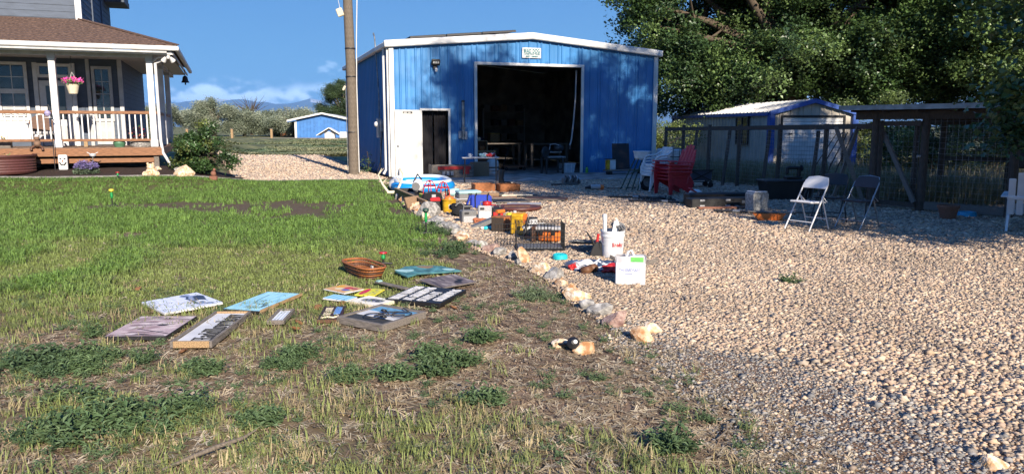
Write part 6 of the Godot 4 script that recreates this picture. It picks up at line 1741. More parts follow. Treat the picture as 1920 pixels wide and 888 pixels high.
	part(tl, "board", Mb.new().extrude(poly, 0.015, up_text(0, 0, 0)), mat("teal_board", lin(0.10, 0.30, 0.32), 0.6, "blotch", Vector3(2, 2, 2)))
	for q in [[Vector2(-0.24, 0.0), 0.10, M.mint], [Vector2(-0.02, 0.18), 0.09, M.box_brown], [Vector2(0.24, 0.08), 0.07, M.mint]]:
		var pp := PackedVector2Array()
		for i in 9: pp.append(q[0] + Vector2(cos(i * 0.7), 0.6 * sin(i * 0.7)) * q[1] * (1.0 + 0.2 * sin(i * 2.0)))
		part(tl, "painted_patch", Mb.new().extrude(pp, 0.002, up_text(0.0155, 0, 0)), q[2])
	im = canvas(170, 120, Color(0.40, 0.36, 0.36))
	for i in 40: dab(im, rng.randf() * 170, rng.randf() * 120, 30, 6, [Color(0.52, 0.48, 0.47), Color(0.25, 0.22, 0.23), Color(0.60, 0.56, 0.54)][i % 3], 0.7)
	for i in 8: dab(im, 80 + rng.randf() * 60, 20 + rng.randf() * 30, 16, 8, Color(0.10, 0.09, 0.10), 0.6)
	var gp := flat("canvas_picture", "grey landscape canvas propped on a small block behind the black sign", Vector2(-0.65, 7.45), Vector2(0.24, -0.27).normalized(), 0.38, 0.44, 0.012, M.grey_wood, print_mat("greyprint", weather(im, 0.08)), 0.075, Vector2(0.0, -0.06))
	bx(gp, "stand_block", M.brown_wood, Vector3(-0.02, -0.03, 0.05), Vector3(0.16, 0.058, 0.16), 0.005)
	var pk := thing("grey_plank", "narrow grey plank lying in the grass beside the basket", "plank", P(-1.2, 7.28, 0.03), -0.75)
	bx(pk, "wood", M.grey_wood, Vector3(0, 0.01, 0), Vector3(0.5, 0.018, 0.05), 0.003)
	bx(pk, "end_cleat", M.mint, Vector3(-0.2, 0.025, 0), Vector3(0.04, 0.012, 0.05))
	# spike sprinklers
	var sp := [["red", Vector2(-1.49, 8.5), "green spike sprinkler with red head behind the wicker basket", 0.17], ["lemon", Vector2(-8.05, 14.95), "spike sprinkler with yellow head standing in the mud patch", 0.36], ["red", Vector2(-10.43, 19.75), "small red topped sprinkler at the edge of the mulch bed", 0.2], ["green_paint", Vector2(-1.28, 11.0), "dark green sprinkler spike beside the border stones", 0.4]]
	for q in sp:
		var s := thing("sprinkler", q[2], "sprinkler", P(q[1].x, q[1].y), 0.3, "spike sprinklers")
		var hh: float = q[3]
		tb(s, "spike", M.black, [Vector3(0, -0.05, 0), Vector3(0, hh * 0.55, 0)], [0.008, 0.014])
		lt(s, "body", mat("sprinkler_green", lin(0.01, 0.25, 0.06), 0.4, ""), [Vector2(0.015, hh * 0.5), Vector2(0.026, hh * 0.6), Vector2(0.02, hh * 0.85), Vector2(0, hh * 0.86)], 10)
		lt(s, "head", M[q[0]], [Vector2(0.02, hh * 0.84), Vector2(0.05, hh * 0.92), Vector2(0.045, hh), Vector2(0.02, hh * 1.02), Vector2(0, hh * 1.02)], 10)
		tb(s, "hose_arm", M.black, [Vector3(-0.1, 0.03, 0.02), Vector3(0, 0.04, 0), Vector3(0.1, 0.03, 0.01)], 0.014)
	# fallen leaves on the soil
	var fl := [[-1.55, 6.6], [-1.72, 6.45], [-1.75, 5.95], [-1.72, 5.75], [-2.35, 5.15], [-3.7, 7.2], [-1.0, 6.85], [-0.52, 6.45]]
	var say := ["behind", "just left of", "left of and below", "well below", "in front of the pine end, left of", "far left of", "beyond", "far right of"]
	for i in fl.size():
		var o := part(self, "dead_leaf", Mb.new().blob(Vector3.ZERO, Vector3(0.045, 0.012, 0.03), nz, 0.6, Vector3(i * 30.0, 1, 2), 1), mat("dead_leaf", lin(0.26, 0.12, 0.05), 0.9, "fine", Vector3(9, 9, 9)))
		o.position = P(fl[i][0], fl[i][1], 0.02)
		o.rotation = Vector3(0.4, i * 1.3, 0.3)
		tag(o, "curled orange brown dead leaf %s the WASH sign" % say[i], "leaf", "dead leaves among the pictures")

# ---------------------------------------------------------------- the row of sale goods along the border stones
func sale_row() -> void:
	# inflatable pool, half deflated
	var po := thing("paddling_pool", "blue and white inflatable paddling pool at the end of the stones", "paddling pool", P(-2.35, 19.35), 0.18)
	for lay in [[0.12, "lower_ring", M.pool_blue, 1.0], [0.245, "upper_ring", M.pool_white, 0.985]]:
		var ring := []
		for i in 41:
			var a := TAU * i / 40.0
			ring.append(Vector3(signf(cos(a)) * pow(absf(cos(a)), 0.45) * 0.70 * lay[3], lay[0] + 0.012 * sin(a * 3.0), signf(sin(a)) * pow(absf(sin(a)), 0.45) * 1.15 * lay[3]))
		tb(po, lay[1], lay[2], ring, 0.125 if lay[0] < 0.2 else 0.055, 10)
	bx(po, "pool_floor", M.pool_blue, Vector3(0, 0.03, 0), Vector3(1.3, 0.03, 2.15), 0.01)
	for q in [[-0.25, 1.25], [0.5, 1.22]]: lt(po, "valve", M.white_plastic, [Vector2(0.035, 0), Vector2(0.03, 0.02), Vector2(0, 0.025)], 10, Vector3(q[0], 0.12, q[1]), Vector3(PI / 2, 0, 0))
	part(po, "grey_corner", Mb.new().blob(Vector3(-0.66, 0.16, 0.4), Vector3(0.2, 0.17, 0.42), nz, 0.2, Vector3(5, 5, 5), 2, false), M.light_case)
	# bleached antlers
	var an := thing("antlers", "bleached deer antlers lying on a stone left of the pool", "antlers", P(-2.95, 17.9), 0.4)
	for q in [[-0.05, 1.0], [0.16, -1.0]]:
		var p := [Vector3(q[0], 0.05, 0.1), Vector3(q[0] - 0.12 * q[1], 0.25, 0), Vector3(q[0] - 0.2 * q[1], 0.46, -0.05), Vector3(q[0] - 0.12 * q[1], 0.62, 0)]
		tb(an, "beam", M.cream, p, [0.032, 0.028, 0.02, 0.008], 6)
		for e in [1, 2]: tb(an, "tine", M.cream, [p[e], p[e] + Vector3(0.12 * q[1], 0.16, 0.08)], [0.02, 0.005], 5)
	tb(an, "skull_plate", M.cream, [Vector3(-0.08, 0.05, 0.1), Vector3(0.3, 0.05, 0.16), Vector3(0.55, 0.07, 0.14), Vector3(0.62, 0.14, 0.12)], [0.04, 0.045, 0.05, 0.02], 6)
	# long black trough with goods on it
	var tr := thing("black_trough", "long black trough with a pale rim propped along the stones", "trough", P(-1.95, 15.55), atan2(-3.0, 1.05))
	bx(tr, "near_side", M.black, Vector3(0, 0.10, 0.20), Vector3(3.2, 0.22, 0.03), 0.006)
	bx(tr, "far_side", M.black, Vector3(0, 0.10, -0.20), Vector3(3.2, 0.22, 0.03), 0.006)
	bx(tr, "floor", M.black, Vector3(0, 0.12, 0), Vector3(3.2, 0.03, 0.4))
	bx(tr, "rim", M.pine, Vector3(0, 0.215, 0.20), Vector3(3.2, 0.02, 0.05), 0.004)
	for x in [-1.6, 1.6]: bx(tr, "end_board", M.black, Vector3(x, 0.10, 0), Vector3(0.03, 0.22, 0.43), 0.006)
	var he := thing("helmet_lamp", "white and black lamp head lying on the trough by the pool", "lamp", P(-2.1, 16.6, 0.135), 0.6)
	part(he, "housing", Mb.new().blob(Vector3(0, 0.16, 0), Vector3(0.13, 0.17, 0.12), nz, 0.1, Vector3(3, 3, 3), 2, false), M.white_plastic)
	tb(he, "handle", M.black, [Vector3(-0.1, 0.26, 0), Vector3(0, 0.42, 0), Vector3(0.1, 0.3, 0)], 0.02)
	lt(he, "lens", M.grey_case, [Vector2(0.09, 0), Vector2(0.09, 0.03), Vector2(0, 0.03)], 12, Vector3(-0.08, 0.16, 0.07), Vector3(PI / 2, -0.6, 0))
	var nm := ["red wire tomato hoop on the trough, nearer the pool", "red wire tomato hoop on the trough, nearer the bucket"]
	for i in 2:
		var h := thing("wire_hoop", nm[i], "wire hoop", P(-1.75 + 0.32 * i, 15.85 - 0.4 * i, 0.135), 0.3 + i, 0 if false else "red wire hoops")
		for k in 2:
			var arc := []
			for j in 9: arc.append(Vector3(0.15 * cos(PI * j / 8.0), 0.34 * sin(PI * j / 8.0), 0.0).rotated(Vector3.UP, k * PI / 2))
			tb(h, "arch", M.red, arc, 0.012, 5)
		var ring := []
		for j in 13: ring.append(Vector3(0.13 * cos(TAU * j / 12.0), 0.22, 0.13 * sin(TAU * j / 12.0)))
		tb(h, "ring", M.red, ring, 0.01, 4)
	var ye := thing("yellow_level", "yellow spirit level lying along the trough", "level", P(-1.80, 15.1, 0.135), atan2(-3.0, 1.05))
	bx(ye, "body", M.lemon, Vector3(0, 0.06, 0), Vector3(0.6, 0.1, 0.05), 0.008)
	for x in [-0.2, 0.2]: bx(ye, "vial", M.green_label, Vector3(x, 0.06, 0.027), Vector3(0.06, 0.03, 0.006))
	var rb := thing("red_flask", "small red flask lying at the trough's near end", "flask", P(-1.50, 14.35, 0.135), 0.6)
	lt(rb, "body", M.red, [Vector2(0, -0.1), Vector2(0.06, -0.1), Vector2(0.06, 0.06), Vector2(0.03, 0.1), Vector2(0, 0.1)], 12, Vector3(0, 0.06, 0), Vector3(0, 0, PI / 2))
	lt(rb, "cap", M.black, [Vector2(0.035, 0.1), Vector2(0.035, 0.15), Vector2(0, 0.15)], 10, Vector3(0, 0.06, 0), Vector3(0, 0, PI / 2))
	var bs := thing("dark_satchel", "black open satchel standing on the trough beside the hoops", "bag", P(-1.62, 14.75, 0.135), 0.4)
	part(bs, "body", Mb.new().extrude(PackedVector2Array([Vector2(-0.22, 0), Vector2(0.22, 0), Vector2(0.18, 0.17), Vector2(0.02, 0.2), Vector2(-0.16, 0.15)]), 0.16), M.black_cloth)
	bx(bs, "flap", M.light_case, Vector3(0.02, 0.11, 0.165), Vector3(0.08, 0.08, 0.01))
	# tan fallen brick by the trough
	var br := thing("loose_brick", "tan paving brick leaning against the trough", "brick", P(-2.02, 14.75), 0.5)
	bx(br, "brick_body", M.box_brown, Vector3(0, 0.12, 0.12), Vector3(0.3, 0.24, 0.09), 0.01, Vector3(-0.5, 0, 0.1))
	bx(br, "chip", M.pine, Vector3(0.1, 0.02, 0.2), Vector3(0.08, 0.04, 0.06), 0.008)
	# yellow pail
	var yb := thing("orange_pail", "short orange yellow pail beside the trough", "pail", P(-1.18, 13.95), 0.2)
	lt(yb, "pail_wall", M.yellow, [Vector2(0, 0), Vector2(0.12, 0), Vector2(0.13, 0.24), Vector2(0.14, 0.24), Vector2(0.14, 0.26), Vector2(0.125, 0.26), Vector2(0.115, 0.05), Vector2(0, 0.05)], 18)
	lt(yb, "rag", M.orange, [Vector2(0.12, 0.2), Vector2(0.08, 0.3), Vector2(0, 0.33)], 9)
	bx(yb, "label", M.light_case, Vector3(0.02, 0.13, 0.126), Vector3(0.09, 0.08, 0.006))
	# royal blue cooler bag
	var bb := thing("cooler_bag", "royal blue zip cooler bag with black straps", "bag", P(-0.66, 14.75), 0.12)
	bx(bb, "body", M.royal, Vector3(0.04, 0.13, 0), Vector3(0.42, 0.26, 0.24), 0.03)
	bx(bb, "open_lid", M.royal, Vector3(-0.22, 0.13, 0.04), Vector3(0.03, 0.27, 0.22), 0.01, Vector3(0, 0, -0.35))
	for x in [-0.08, 0.16]: tb(bb, "strap", M.black_cloth, [Vector3(x, 0.02, 0.125), Vector3(x, 0.24, 0.125), Vector3(x + 0.03, 0.3, 0.06), Vector3(x + 0.03, 0.26, 0.0)], 0.014, 5)
	var mc := thing("mint_case", "pale mint hard case behind the royal blue bag", "case", P(-0.95, 16.1), 0.3)
	bx(mc, "body", M.grey_case, Vector3(0, 0.09, 0), Vector3(0.5, 0.18, 0.4), 0.02)
	bx(mc, "lid", M.mint, Vector3(0, 0.21, 0), Vector3(0.5, 0.06, 0.4), 0.02)
	bx(mc, "clasp", M.dark_metal, Vector3(0, 0.17, 0.205), Vector3(0.08, 0.04, 0.02))
	# orange-stained crates and boards behind
	for i in 2:
		var cr := thing("wooden_crate", ["orange stained open wooden crate on the left of the pair", "orange stained wooden crate on the right of the pair"][i], "crate", P(-0.72 + 0.62 * i, 18.6 - 0.1 * i), 0.3, "orange crates")
		bx(cr, "front_board", M.orange_wood, Vector3(0, 0.1, 0.2), Vector3(0.5, 0.2, 0.02), 0.004)
		bx(cr, "back_board", M.orange_wood, Vector3(0, 0.1, -0.2), Vector3(0.5, 0.2, 0.02), 0.004)
		for x in [-0.25, 0.25]: bx(cr, "end_board", M.orange_wood, Vector3(x, 0.1, 0), Vector3(0.02, 0.2, 0.38), 0.004)
		bx(cr, "floor_board", M.brown_wood, Vector3(0, 0.02, 0), Vector3(0.48, 0.02, 0.38))
	var ob := thing("stained_board", "long orange stained board lying beside the two crates", "board", P(-0.95, 18.75), 0.5)
	bx(ob, "wood", M.orange_wood, Vector3(0, 0.05, 0), Vector3(0.8, 0.04, 0.2), 0.005, Vector3(0, 0, 0.12))
	bx(ob, "cleat", M.brown_wood, Vector3(-0.3, 0.02, 0), Vector3(0.06, 0.04, 0.2))
	var jar := thing("glass_jars", "pale blue jar with black cap lying by the crates", "jar", P(-1.35, 17.2), 0.3)
	lt(jar, "jar_body", M.mint, [Vector2(0, -0.12), Vector2(0.09, -0.12), Vector2(0.1, 0.0), Vector2(0.08, 0.1), Vector2(0, 0.1)], 12, Vector3(0, 0.1, 0), Vector3(0, 0, PI / 2))
	lt(jar, "jar_cap", M.black, [Vector2(0.07, 0.1), Vector2(0.07, 0.15), Vector2(0, 0.15)], 12, Vector3(0, 0.1, 0), Vector3(0, 0, PI / 2))
	var lamp := thing("white_light", "white round work light with black body by the crates", "lamp", P(-1.0, 17.1), 0.2)
	lt(lamp, "lens", M.white_plastic, [Vector2(0, 0), Vector2(0.07, 0.0), Vector2(0.07, 0.02), Vector2(0, 0.05)], 12, Vector3(0, 0.09, 0.06), Vector3(PI / 2, 0, 0))
	bx(lamp, "body", M.black, Vector3(0, 0.08, 0), Vector3(0.16, 0.16, 0.12), 0.02)
	# saws, pipes, boards lying flat in the middle distance
	var pipes := [["rolled olive canvas lying before the crates", Vector2(-0.72, 17.0), 0.85, 0.055, 0.1, "box_brown", "canvas roll"], ["white tube with black end lying right of the canvas roll", Vector2(0.12, 17.0), 0.7, 0.035, -0.05, "cream", "tube"], ["long dark pipe lying right of the white tube", Vector2(0.55, 16.75), 0.9, 0.03, -0.2, "dark_metal", "pipe"]]
	for q in pipes:
		var pp := thing(q[6].replace(" ", "_"), q[0], q[6], P(q[1].x, q[1].y), q[4])
		tb(pp, "body", M[q[5]], [Vector3(-q[2] / 2, q[3], 0), Vector3(0, q[3] + 0.01, 0), Vector3(q[2] / 2, q[3], 0)], q[3], 9)
		tb(pp, "end", M.black, [Vector3(q[2] / 2, q[3], 0), Vector3(q[2] / 2 + 0.1, q[3], 0)], q[3] * 1.1, 9)
	var flats := [["rust red plank lying between the case and the crates", Vector2(-0.55, 16.4), Vector3(1.3, 0.035, 0.16), 0.15, "tile_clay"], ["white plank lying behind the orange pail", Vector2(-1.25, 15.9), Vector3(0.75, 0.05, 0.3), 0.2, "white_paint"], ["black metal sheet lying behind the blue bag", Vector2(-0.05, 15.9), Vector3(0.75, 0.02, 0.6), 0.25, "dark_metal"], ["grey sheet lying on the black one", Vector2(0.25, 15.2), Vector3(0.7, 0.02, 0.35), 0.0, "light_case"], ["dark brown board lying farthest right in the row", Vector2(0.75, 16.2), Vector3(0.9, 0.04, 0.4), -0.2, "brown_wood"]]
	for q in flats:
		var fp := thing("plank" if "plank" in q[0] else "sheet" if "sheet" in q[0] else "flat_board", q[0], "plank" if "plank" in q[0] else "sheet" if "sheet" in q[0] else "board", P(q[1].x, q[1].y, 0.03), q[3])
		bx(fp, "panel", M[q[4]], Vector3(0, q[2].y / 2, 0), q[2], 0.005)
		bx(fp, "edge_strip", M.grey_wood, Vector3(0, q[2].y * 0.5, q[2].z / 2 + 0.012), Vector3(q[2].x * 0.96, q[2].y * 0.8, 0.02))
	var ov := thing("oval_tabletop", "dark red oval tabletop lying flat right of the blue bag", "tabletop", P(0.10, 14.3, 0.03), 0.05)
	var prof := [Vector2(0, 0), Vector2(0.5, 0), Vector2(0.52, 0.03), Vector2(0.5, 0.06), Vector2(0.42, 0.06), Vector2(0.4, 0.05), Vector2(0, 0.05)]
	var om := lt(ov, "top", mat("red_wood", lin(0.16, 0.05, 0.035), 0.4, "grain", Vector3(1, 9, 9)), prof, 30)
	om.scale = Vector3(0.92, 1, 0.8)
	bx(ov, "batten", M.brown_wood, Vector3(0, 0.06, 0), Vector3(0.5, 0.02, 0.08))
	# chargers, radios, tool boxes
	var bag := thing("black_bag", "lumpy black tool bag beside the orange pail", "bag", P(-0.95, 13.35), 0.3)
	part(bag, "body", Mb.new().blob(Vector3(0, 0.1, 0), Vector3(0.17, 0.13, 0.15), nz, 0.7, Vector3(3, 8, 1), 3, false), M.black_cloth)
	tb(bag, "handle", M.grey_case, [Vector3(-0.08, 0.2, 0.05), Vector3(0, 0.27, 0.06), Vector3(0.08, 0.2, 0.05)], 0.014)
	var goods := [["car_battery_charger", "grey battery charger box with white front, nearest the stones", Vector2(-0.74, 12.45), Vector3(0.26, 0.22, 0.2), "grey_case", "light_case", 0.35, "charger"], ["tool_case", "light grey tool case with white front behind the charger", Vector2(-0.48, 13.0), Vector3(0.24, 0.24, 0.2), "light_case", "white_plastic", 0.1, "tool case"], ["drill_case", "black and red drill case right of the light grey case", Vector2(-0.28, 13.3), Vector3(0.22, 0.17, 0.16), "black", "red", 0.4, "tool case"]]
	for q in goods:
		var b := thing(q[0], q[1], q[7], P(q[2].x, q[2].y), q[6])
		var z: Vector3 = q[3]
		bx(b, "body", M[q[4]], Vector3(0, z.y / 2, 0), z, 0.02)
		bx(b, "front_plate", M[q[5]], Vector3(0.0, z.y * 0.32, z.z / 2 + 0.004), Vector3(z.x * 0.84, z.y * 0.5, 0.01), 0.003)
		tb(b, "handle", M.grey_case, [Vector3(-z.x * 0.3, z.y, 0), Vector3(-z.x * 0.28, z.y + 0.06, 0), Vector3(z.x * 0.28, z.y + 0.06, 0), Vector3(z.x * 0.3, z.y, 0)], 0.012)
		bx(b, "dial_panel", M.dark_metal, Vector3(-z.x * 0.2, z.y * 0.8, z.z / 2 + 0.004), Vector3(z.x * 0.3, z.y * 0.16, 0.01))
	var rc := thing("baseball_cap", "crumpled red cap lying on the light grey tool case", "cap", P(-0.44, 12.98, 0.24), 0.4)
	part(rc, "crown", Mb.new().blob(Vector3(0, 0.03, 0), Vector3(0.09, 0.05, 0.07), nz, 0.3, Vector3(2, 1, 2), 2, false), M.red)
	bx(rc, "peak", M.red, Vector3(0.1, 0.008, 0.02), Vector3(0.09, 0.008, 0.1), 0.003)
	# brass-coloured coupling, rag, saw blade
	var rg := thing("orange_rag", "bundled orange rag before the light grey case", "rag", P(-0.55, 12.35), 0.2)
	part(rg, "cloth", Mb.new().blob(Vector3(0, 0.04, 0), Vector3(0.11, 0.05, 0.06), nz, 0.9, Vector3(2, 6, 2), 3), mat("rag", lin(0.45, 0.15, 0.07), 0.95, "fine", Vector3(6, 6, 6)))
	part(rg, "fold", Mb.new().blob(Vector3(0.08, 0.05, -0.03), Vector3(0.07, 0.035, 0.05), nz, 0.9, Vector3(9, 6, 2), 2), M.rag)
	var wd := thing("grey_wedge", "dark grey wedge shaped ramp lying before the tool cases", "ramp", P(-0.42, 11.95), 0.1)
	part(wd, "ramp_body", Mb.new().extrude(PackedVector2Array([Vector2(-0.28, 0), Vector2(0.28, 0), Vector2(0.28, 0.14), Vector2(0.1, 0.15)]), 0.26, Transform3D(Basis(), Vector3(0, 0, -0.13))), M.grey_case)
	bx(wd, "grip_strip", M.dark_metal, Vector3(0.18, 0.155, 0), Vector3(0.16, 0.01, 0.22))
	var fs := thing("turquoise_bottle", "turquoise drink bottle lying before the wooden speaker", "bottle", P(-0.36, 11.55), 0.05)
	lt(fs, "body", M.teal, [Vector2(0, -0.09), Vector2(0.03, -0.09), Vector2(0.032, 0.05), Vector2(0.022, 0.08), Vector2(0, 0.08)], 12, Vector3(0, 0.034, 0), Vector3(0, 0, PI / 2))
	lt(fs, "cap", M.white_plastic, [Vector2(0.022, 0.08), Vector2(0.022, 0.12), Vector2(0, 0.12)], 10, Vector3(0, 0.034, 0), Vector3(0, 0, PI / 2))
	# wooden speaker cabinet
	var spk := thing("speaker_cabinet", "brown wooden speaker cabinet with dark grille", "speaker", P(-0.16, 11.4), -0.55)
	bx(spk, "cabinet", M.orange_wood, Vector3(0, 0.12, 0), Vector3(0.24, 0.24, 0.22), 0.006)
	bx(spk, "grille", mat("grille", lin(0.07, 0.05, 0.035), 0.95, "fine", Vector3(20, 20, 20)), Vector3(0, 0.12, 0.112), Vector3(0.215, 0.215, 0.008))
	bx(spk, "side_label", M.tile_clay, Vector3(0.122, 0.12, 0.02), Vector3(0.004, 0.1, 0.1))
	var spb := thing("black_speaker", "black speaker box standing beside the wooden one", "speaker", P(0.0, 11.55), -0.2)
	bx(spb, "cabinet", M.black, Vector3(0, 0.11, 0), Vector3(0.18, 0.22, 0.2), 0.008)
	bx(spb, "top_panel", M.grey_case, Vector3(0, 0.222, 0), Vector3(0.17, 0.006, 0.19))
	# yellow and red can
	var cn := thing("yellow_can", "tall yellow metal can with orange red corner", "can", P(0.10, 11.0), -0.4)
	bx(cn, "body", M.yellow, Vector3(0, 0.17, 0), Vector3(0.21, 0.33, 0.19), 0.03)
	bx(cn, "red_panel", M.orange, Vector3(0.107, 0.26, 0.0), Vector3(0.006, 0.13, 0.15))
	bx(cn, "lid", mat("can_lid", lin(0.5, 0.27, 0.05), 0.5, ""), Vector3(0, 0.337, 0), Vector3(0.18, 0.012, 0.16), 0.004)
	lt(cn, "spout", M.light_case, [Vector2(0.03, 0), Vector2(0.026, 0.03), Vector2(0, 0.035)], 10, Vector3(-0.05, 0.34, 0.03))
	for q in [["yellow_drill", "yellow and black cordless drill beside the tall yellow can", Vector2(-0.02, 12.3), "lemon"], ["orange_drill", "black drill with orange grip in front of the red case", Vector2(-0.2, 12.75), "orange"]]:
		var dl := thing(q[0], q[1], "drill", P(q[2].x, q[2].y), 0.7)
		tb(dl, "motor", M[q[3]], [Vector3(-0.08, 0.16, 0), Vector3(0.08, 0.16, 0)], 0.035, 9)
		tb(dl, "chuck", M.black, [Vector3(0.08, 0.16, 0), Vector3(0.15, 0.16, 0)], [0.03, 0.015], 9)
		bx(dl, "grip", M.black, Vector3(-0.03, 0.09, 0), Vector3(0.045, 0.12, 0.035), 0.01, Vector3(0, 0, -0.15))
		bx(dl, "battery", M[q[3]], Vector3(-0.02, 0.025, 0), Vector3(0.11, 0.05, 0.07), 0.01)
	var wc := thing("paint_can", "white paint can with black lid behind the yellow can", "paint can", P(0.33, 11.7), 0.0)
	lt(wc, "can_wall", M.white_plastic, [Vector2(0, 0), Vector2(0.075, 0), Vector2(0.075, 0.17), Vector2(0, 0.17)], 16, Vector3(0, 0, 0))
	lt(wc, "lid", M.black, [Vector2(0.078, 0.165), Vector2(0.078, 0.185), Vector2(0.06, 0.18), Vector2(0, 0.18)], 16)
	var tp := thing("grey_tarp", "folded grey tarpaulin behind the wire crate", "tarpaulin", P(0.48, 10.9), -0.35)
	part(tp, "cloth", Mb.new().blob(Vector3(0, 0.05, 0), Vector3(0.30, 0.06, 0.16), nz, 0.8, Vector3(6, 6, 2), 3), M.grey_case)
	tb(tp, "rolled_edge", M.light_case, [Vector3(-0.28, 0.09, 0.05), Vector3(0, 0.11, 0.0), Vector3(0.3, 0.05, -0.05)], 0.025, 7)
	dog_crate()
	# things to the right of the crate
	var ds := thing("teal_disc", "bright turquoise plastic bowl upside down on the gravel", "bowl", P(0.585, 8.95), 0.0)
	lt(ds, "shell", M.teal, [Vector2(0, 0.0), Vector2(0.085, 0.0), Vector2(0.095, 0.015), Vector2(0.09, 0.06), Vector2(0.075, 0.07), Vector2(0.06, 0.062), Vector2(0, 0.06)], 24)
	for i in 5: lt(ds, "hole", mat("teal_dark", lin(0.01, 0.2, 0.22), 0.5, ""), [Vector2(0.008, 0.0), Vector2(0, 0.003)], 8, Vector3(0.035 * cos(i * 1.26), 0.0625, 0.03 * sin(i * 1.26)))
	var lg := thing("metal_table_legs", "bundle of folded steel table legs lying on black mats", "table legs", P(1.02, 9.75), 0.45)
	for i in 5:
		var o := Vector3(0, 0.03 + 0.012 * i, -0.10 + 0.05 * i)
		tb(lg, "leg_loop", M.steel, [o + Vector3(0.25, 0.02, 0.01), o + Vector3(-0.2, 0.07, 0), o + Vector3(-0.26, 0.08, 0.01), o + Vector3(-0.27, 0.07, 0.03), o + Vector3(-0.2, 0.05, 0.03), o + Vector3(0.25, 0.01, 0.03)], 0.009, 6)
	bx(lg, "mat", M.black, Vector3(0.05, 0.012, 0.08), Vector3(0.6, 0.022, 0.30), 0.004)
	var sc := thing("garden_shears", "black loppers with red handle standing by the white bucket", "loppers", P(1.02, 9.15), 0.1)
	tb(sc, "blade", M.black, [Vector3(0.06, 0.02, 0), Vector3(-0.02, 0.2, 0), Vector3(-0.10, 0.32, 0)], [0.02, 0.018, 0.008])
	tb(sc, "red_handle", M.red, [Vector3(0.03, 0.16, 0.01), Vector3(0.05, 0.29, 0.01)], 0.018)
	part(sc, "sheath", Mb.new().extrude(PackedVector2Array([Vector2(-0.06, 0), Vector2(0.16, 0), Vector2(0.12, 0.14), Vector2(0.03, 0.2), Vector2(-0.02, 0.12)]), 0.03), M.black)
	var bu := thing("white_bucket", "white plastic bucket with red lettering, filled with offcuts", "bucket", P(1.25, 9.15), 0.15)
	lt(bu, "bucket_wall", M.white_plastic, [Vector2(0, 0), Vector2(0.128, 0), Vector2(0.142, 0.26), Vector2(0.15, 0.262), Vector2(0.15, 0.285), Vector2(0.145, 0.285), Vector2(0.145, 0.31), Vector2(0.152, 0.312), Vector2(0.152, 0.335), Vector2(0.14, 0.335), Vector2(0.125, 0.06), Vector2(0, 0.06)], 28)
	lettering(bu, "lettering", "Ready", 0.05, M.red_ink, Transform3D(Basis(), Vector3(0.02, 0.17, 0.139)), 0.006, "Droid Serif", true, 0.13)
	tb(bu, "wire_handle", M.steel, [Vector3(-0.15, 0.29, 0), Vector3(-0.16, 0.2, 0.06), Vector3(-0.13, 0.15, 0.1)], 0.004, 5)
	var bc := [["white_pipe", "white plastic pipe standing in the white bucket", "pipe", 0], ["white_scoop", "white scoop standing in the white bucket", "scoop", 1], ["grey_glove", "dark grey work glove on the rim of the bucket", "glove", 2]]
	for q in bc:
		var o := thing(q[0], q[1], q[2], P(1.25, 9.15, 0.06), 0.1)
		if q[3] == 0:
			tb(o, "tube", M.white_plastic, [Vector3(-0.10, 0.0, 0.03), Vector3(-0.11, 0.48, 0.02)], 0.024, 10)
			tb(o, "coupling", M.white_plastic, [Vector3(-0.108, 0.40, 0.02), Vector3(-0.11, 0.47, 0.02)], 0.029, 10)
		elif q[3] == 1:
			part(o, "blade", Mb.new().extrude(PackedVector2Array([Vector2(-0.04, 0.12), Vector2(0.03, 0.12), Vector2(0.05, 0.36), Vector2(0.02, 0.42), Vector2(-0.02, 0.39)]), 0.02, Transform3D(Basis.from_euler(Vector3(0, 0, -0.1)), Vector3(-0.02, 0, 0.04))), M.white_plastic)
			tb(o, "handle", M.white_plastic, [Vector3(-0.02, 0.0, 0.04), Vector3(-0.01, 0.14, 0.05)], 0.015)
		else:
			part(o, "palm", Mb.new().blob(Vector3(0.06, 0.31, 0.0), Vector3(0.08, 0.06, 0.07), nz, 0.6, Vector3(7, 7, 2), 3), M.grey_case)
			for i in 3: tb(o, "finger", M.grey_case, [Vector3(0.05 + 0.03 * i, 0.34, 0.04), Vector3(0.06 + 0.035 * i, 0.30, 0.11)], 0.013, 6)
	# clothes pile
	var cl := thing("folded_jersey", "navy jersey with white stripes heaped on the gravel", "clothing", P(0.98, 8.3), -0.1)
	var fold := func(x: float, z: float) -> Vector3:
		var e := clampf(1.0 - maxf(absf(x) / 0.27, absf(z) / 0.17), 0.0, 1.0)
		var y := 0.012 + 0.135 * sqrt(e) * (0.75 + 0.5 * nz.get_noise_2d(x * 260 + 40, z * 260)) + 0.028 * e * sin(x * 26.0 + z * 34.0 + 2.0 * nb.get_noise_2d(x * 300, z * 300))
		return Vector3(x + 0.02 * nb.get_noise_2d(z * 900, x * 500), maxf(y, 0.012), z + 0.02 * nz.get_noise_2d(x * 700, z * 700))
	var cloth := Mb.new()
	for i in 36:
		for j in 24:
			var x0 := -0.27 + 0.015 * i; var z0 := 0.17 - 0.34 * j / 24.0
			var x1 := x0 + 0.015; var z1 := z0 - 0.34 / 24.0
			cloth.quad(fold.call(x0, z0), fold.call(x1, z0), fold.call(x1, z1), fold.call(x0, z1))
	part(cl, "cloth", cloth, M.denim)
